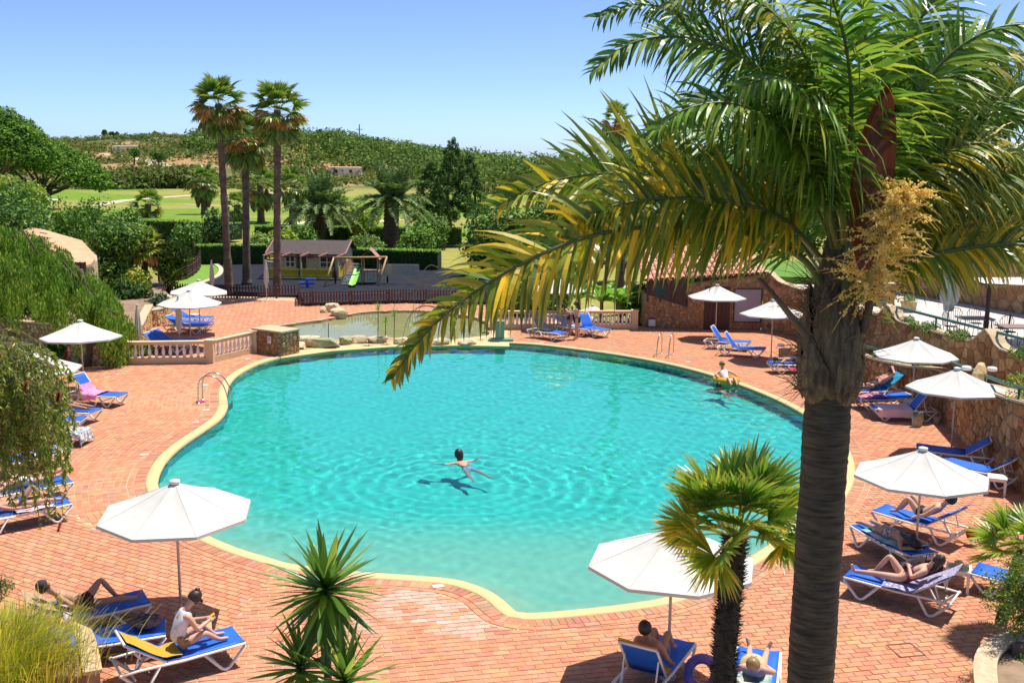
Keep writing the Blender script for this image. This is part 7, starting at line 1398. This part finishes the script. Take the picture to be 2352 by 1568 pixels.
J, f = lie(L28.back, .93, legs=('b', 'b'), arms=('side', 'side')); person('man in black shorts and sunglasses with knees bent on a blue lounger', L28.M, J, SK1, HAIRD, [shorts(mb('black', (.012, .012, .014)))], f, glasses=True, sc=1.05)
J, f = lie(0, 1.0, legs=('s', 's'), prone=True, arms=('fold', 'hang')); person('woman with dark hair lying on her front, one arm hanging down', L29.M, J, SK2, HAIRD, [shorts(mb('floral', (.02, .02, .025), (.6, .5, .5), 22))], f, long=.8)
J, f = lie(L30.back, .95, legs=('s', 'b'), arms=('belly', 'side')); person('woman in magenta swimsuit lying with one knee raised', L30.M, J, SK1, HAIRD, [suit(mb('magenta', (.30, .012, .08), (.18, .01, .06), 25))], f, long=.4)
J, f = lie(L32.back, .95, legs=('b', 'b'), arms=('side', 'side')); person('person in green shorts with both knees up under the lower parasol', L32.M, J, SK2, HAIRD, [shorts(mb('green', (.03, .25, .2), (.02, .15, .3), 6))], f)
J, f = lie(L33.back, .95, legs=('s', 's'), arms=('side', 'belly')); person('fair person lying right of the small fan palm with a straw hat', L33.M, J, SK1, HAIRL, [shorts(mb('teal', (.03, .1, .12), (.3, .35, .3), 15))], f)
o = MB().lathe([(.19, 0), (.185, .012), (.10, .02), (.095, .06), (.085, .1), (.05, .125), (.005, .13)], 18).build('straw_hat', mstraw, None, True); o.location = L33.M @ Vector((.72, .02, .72)); o.rotation_euler = (0, -.5, L33.a); tag(o, 'straw hat resting on the person right of the small fan palm', 'hat')
# standing women
def stand(bend=0.0, arms='fwd'):
    J = dict(pel=(0, 0, .92), chest=(.02+.33*math.sin(bend), 0, .92+.34*math.cos(bend)), neck=(.03+.52*math.sin(bend), 0, .92+.53*math.cos(bend)), top=(.04+.78*math.sin(bend*.9), 0, .92+.78*math.cos(bend*.9)))
    sx, sz = .46*math.sin(bend), .92+.46*math.cos(bend)
    for s, g_ in (('L', 1), ('R', -1)):
        J.update({'hip'+s: (0, g_*.085, .9), 'kn'+s: (.02+.02*g_, g_*.08, .49), 'an'+s: (-.02+.04*g_, g_*.07, .09), 'toe'+s: (.12+.04*g_, g_*.08, .03), 'sh'+s: (sx, g_*.155, sz)})
        if arms == 'fwd': J.update({'el'+s: (sx+.14, g_*.17, sz-.22), 'wr'+s: (sx+.34, g_*.1, sz-.16)})
        else: J.update({'el'+s: (sx+.02, g_*.2, sz-.27), 'wr'+s: (sx+.1, g_*.2, sz-.5)})
    return J
q = G(1325, 779); M = Matrix.Translation((q.x, q.y, 0)) @ Matrix.Rotation(math.pi-.25, 4, 'Z'); person('woman in black bikini standing and reaching toward her friend', M, stand(.03), SK1, HAIRD, [brief(mb('bk', (.012, .012, .016))), top_(mb('bk', (.012, .012, .016)))], (1, 0, -.15), long=.6, glasses=True)
q = G(1309, 772); M = Matrix.Translation((q.x, q.y, 0)) @ Matrix.Rotation(-2.6, 4, 'Z'); person('woman in dark bikini bending forward beside the parasol pole', M, stand(.75, 'down'), SK2, HAIRD, [brief(mb('bk2', (.02, .02, .03))), top_(mb('bk2', (.02, .02, .03)))], (.7, 0, -.7), long=.4)
# float woman: reclining in the ring, feet toward the camera
M = Matrix.Translation((FLOATP.x, FLOATP.y, -.02)) @ Matrix.Rotation(-1.35, 4, 'Z'); J = dict(pel=(0, 0, .02), chest=(-.28, 0, .24), neck=(-.40, 0, .40), top=(-.47, 0, .66))
for s, g_ in (('L', 1), ('R', -1)): J.update({'hip'+s: (.06, g_*.09, .04), 'kn'+s: (.42, g_*.12, .22), 'an'+s: (.72, g_*.12, .0), 'toe'+s: (.8, g_*.13, .1), 'sh'+s: (-.34, g_*.18, .32), 'el'+s: (-.2, g_*.36, .26), 'wr'+s: (.02, g_*.38, .24)})
person('woman in white shirt and sunglasses floating in the yellow ring', M, J, SK1, HAIRL, [tee(mb('white', (.7, .7, .72))), ('skirt', mb('white', (.7, .7, .72)), [['waist', 'pel'], ['pel', 'hipL'], ['pel', 'hipR']], 1.1)], (1, 0, .1), glasses=True)
# swimmers
def swim(lean=.1):
    J = dict(pel=(-.36, 0, -.10), chest=(0, 0, .0), neck=(.18, 0, .06), top=(.26, 0, .34))
    for s, g_ in (('L', 1), ('R', -1)): J.update({'hip'+s: (-.42, g_*.09, -.12), 'kn'+s: (-.80, g_*.20, -.20), 'an'+s: (-1.16, g_*.24, -.26), 'toe'+s: (-1.3, g_*.30, -.26), 'sh'+s: (.10, g_*.19, .03), 'el'+s: (.16, g_*.47, -.0), 'wr'+s: (.34, g_*.66, .0)})
    return J
s_ = G(1062, 1062, -.05); s2 = G(1090, 1100, -.3); d = Vector((s_.x-s2.x, s_.y-s2.y, 0)); M = Matrix.Translation((s_.x, s_.y, -.12)) @ Matrix.Rotation(math.atan2(d.y, d.x), 4, 'Z')
person('swimmer in blue and white trunks with arms spread in the middle of the pool', M, swim(), SK3, HAIRD, [shorts(mb('print', (.02, .08, .5), (.7, .75, .85), 24))], (1, 0, .1), long=.15, sc=1.15)
q = G(1658, 896, -.05); M = Matrix.Translation((q.x, q.y, -.18)) @ Matrix.Rotation(1.9, 4, 'Z'); person('dark haired swimmer next to the yellow ring', M, swim(), SK2, HAIRD, [shorts(mb('redtrunk', (.35, .03, .05)))], (1, 0, .1))
bpy.context.view_layer.update(); dg = bpy.context.evaluated_depsgraph_get()
for o in PEOPLE:
    me = bpy.data.meshes.new_from_object(o.evaluated_get(dg)); old = o.data; o.modifiers.clear(); o.data = me
    if len(me.materials) == 0: me.materials.append(old.materials[0])
    me.polygons.foreach_set('use_smooth', [True]*len(me.polygons))
for o in COL.objects:   # bodies in the water are lit through its surface
    p = o.parent
    if p is not None and p.name.startswith(('person', 'pool_ladder', 'swim_ring')) and ('swimmer' in p.get('label', '') or 'floating' in p.get('label', '') or 'ladder' in p.name or 'yellow' in p.get('label', '')): o.cycles.is_caustics_receiver = True
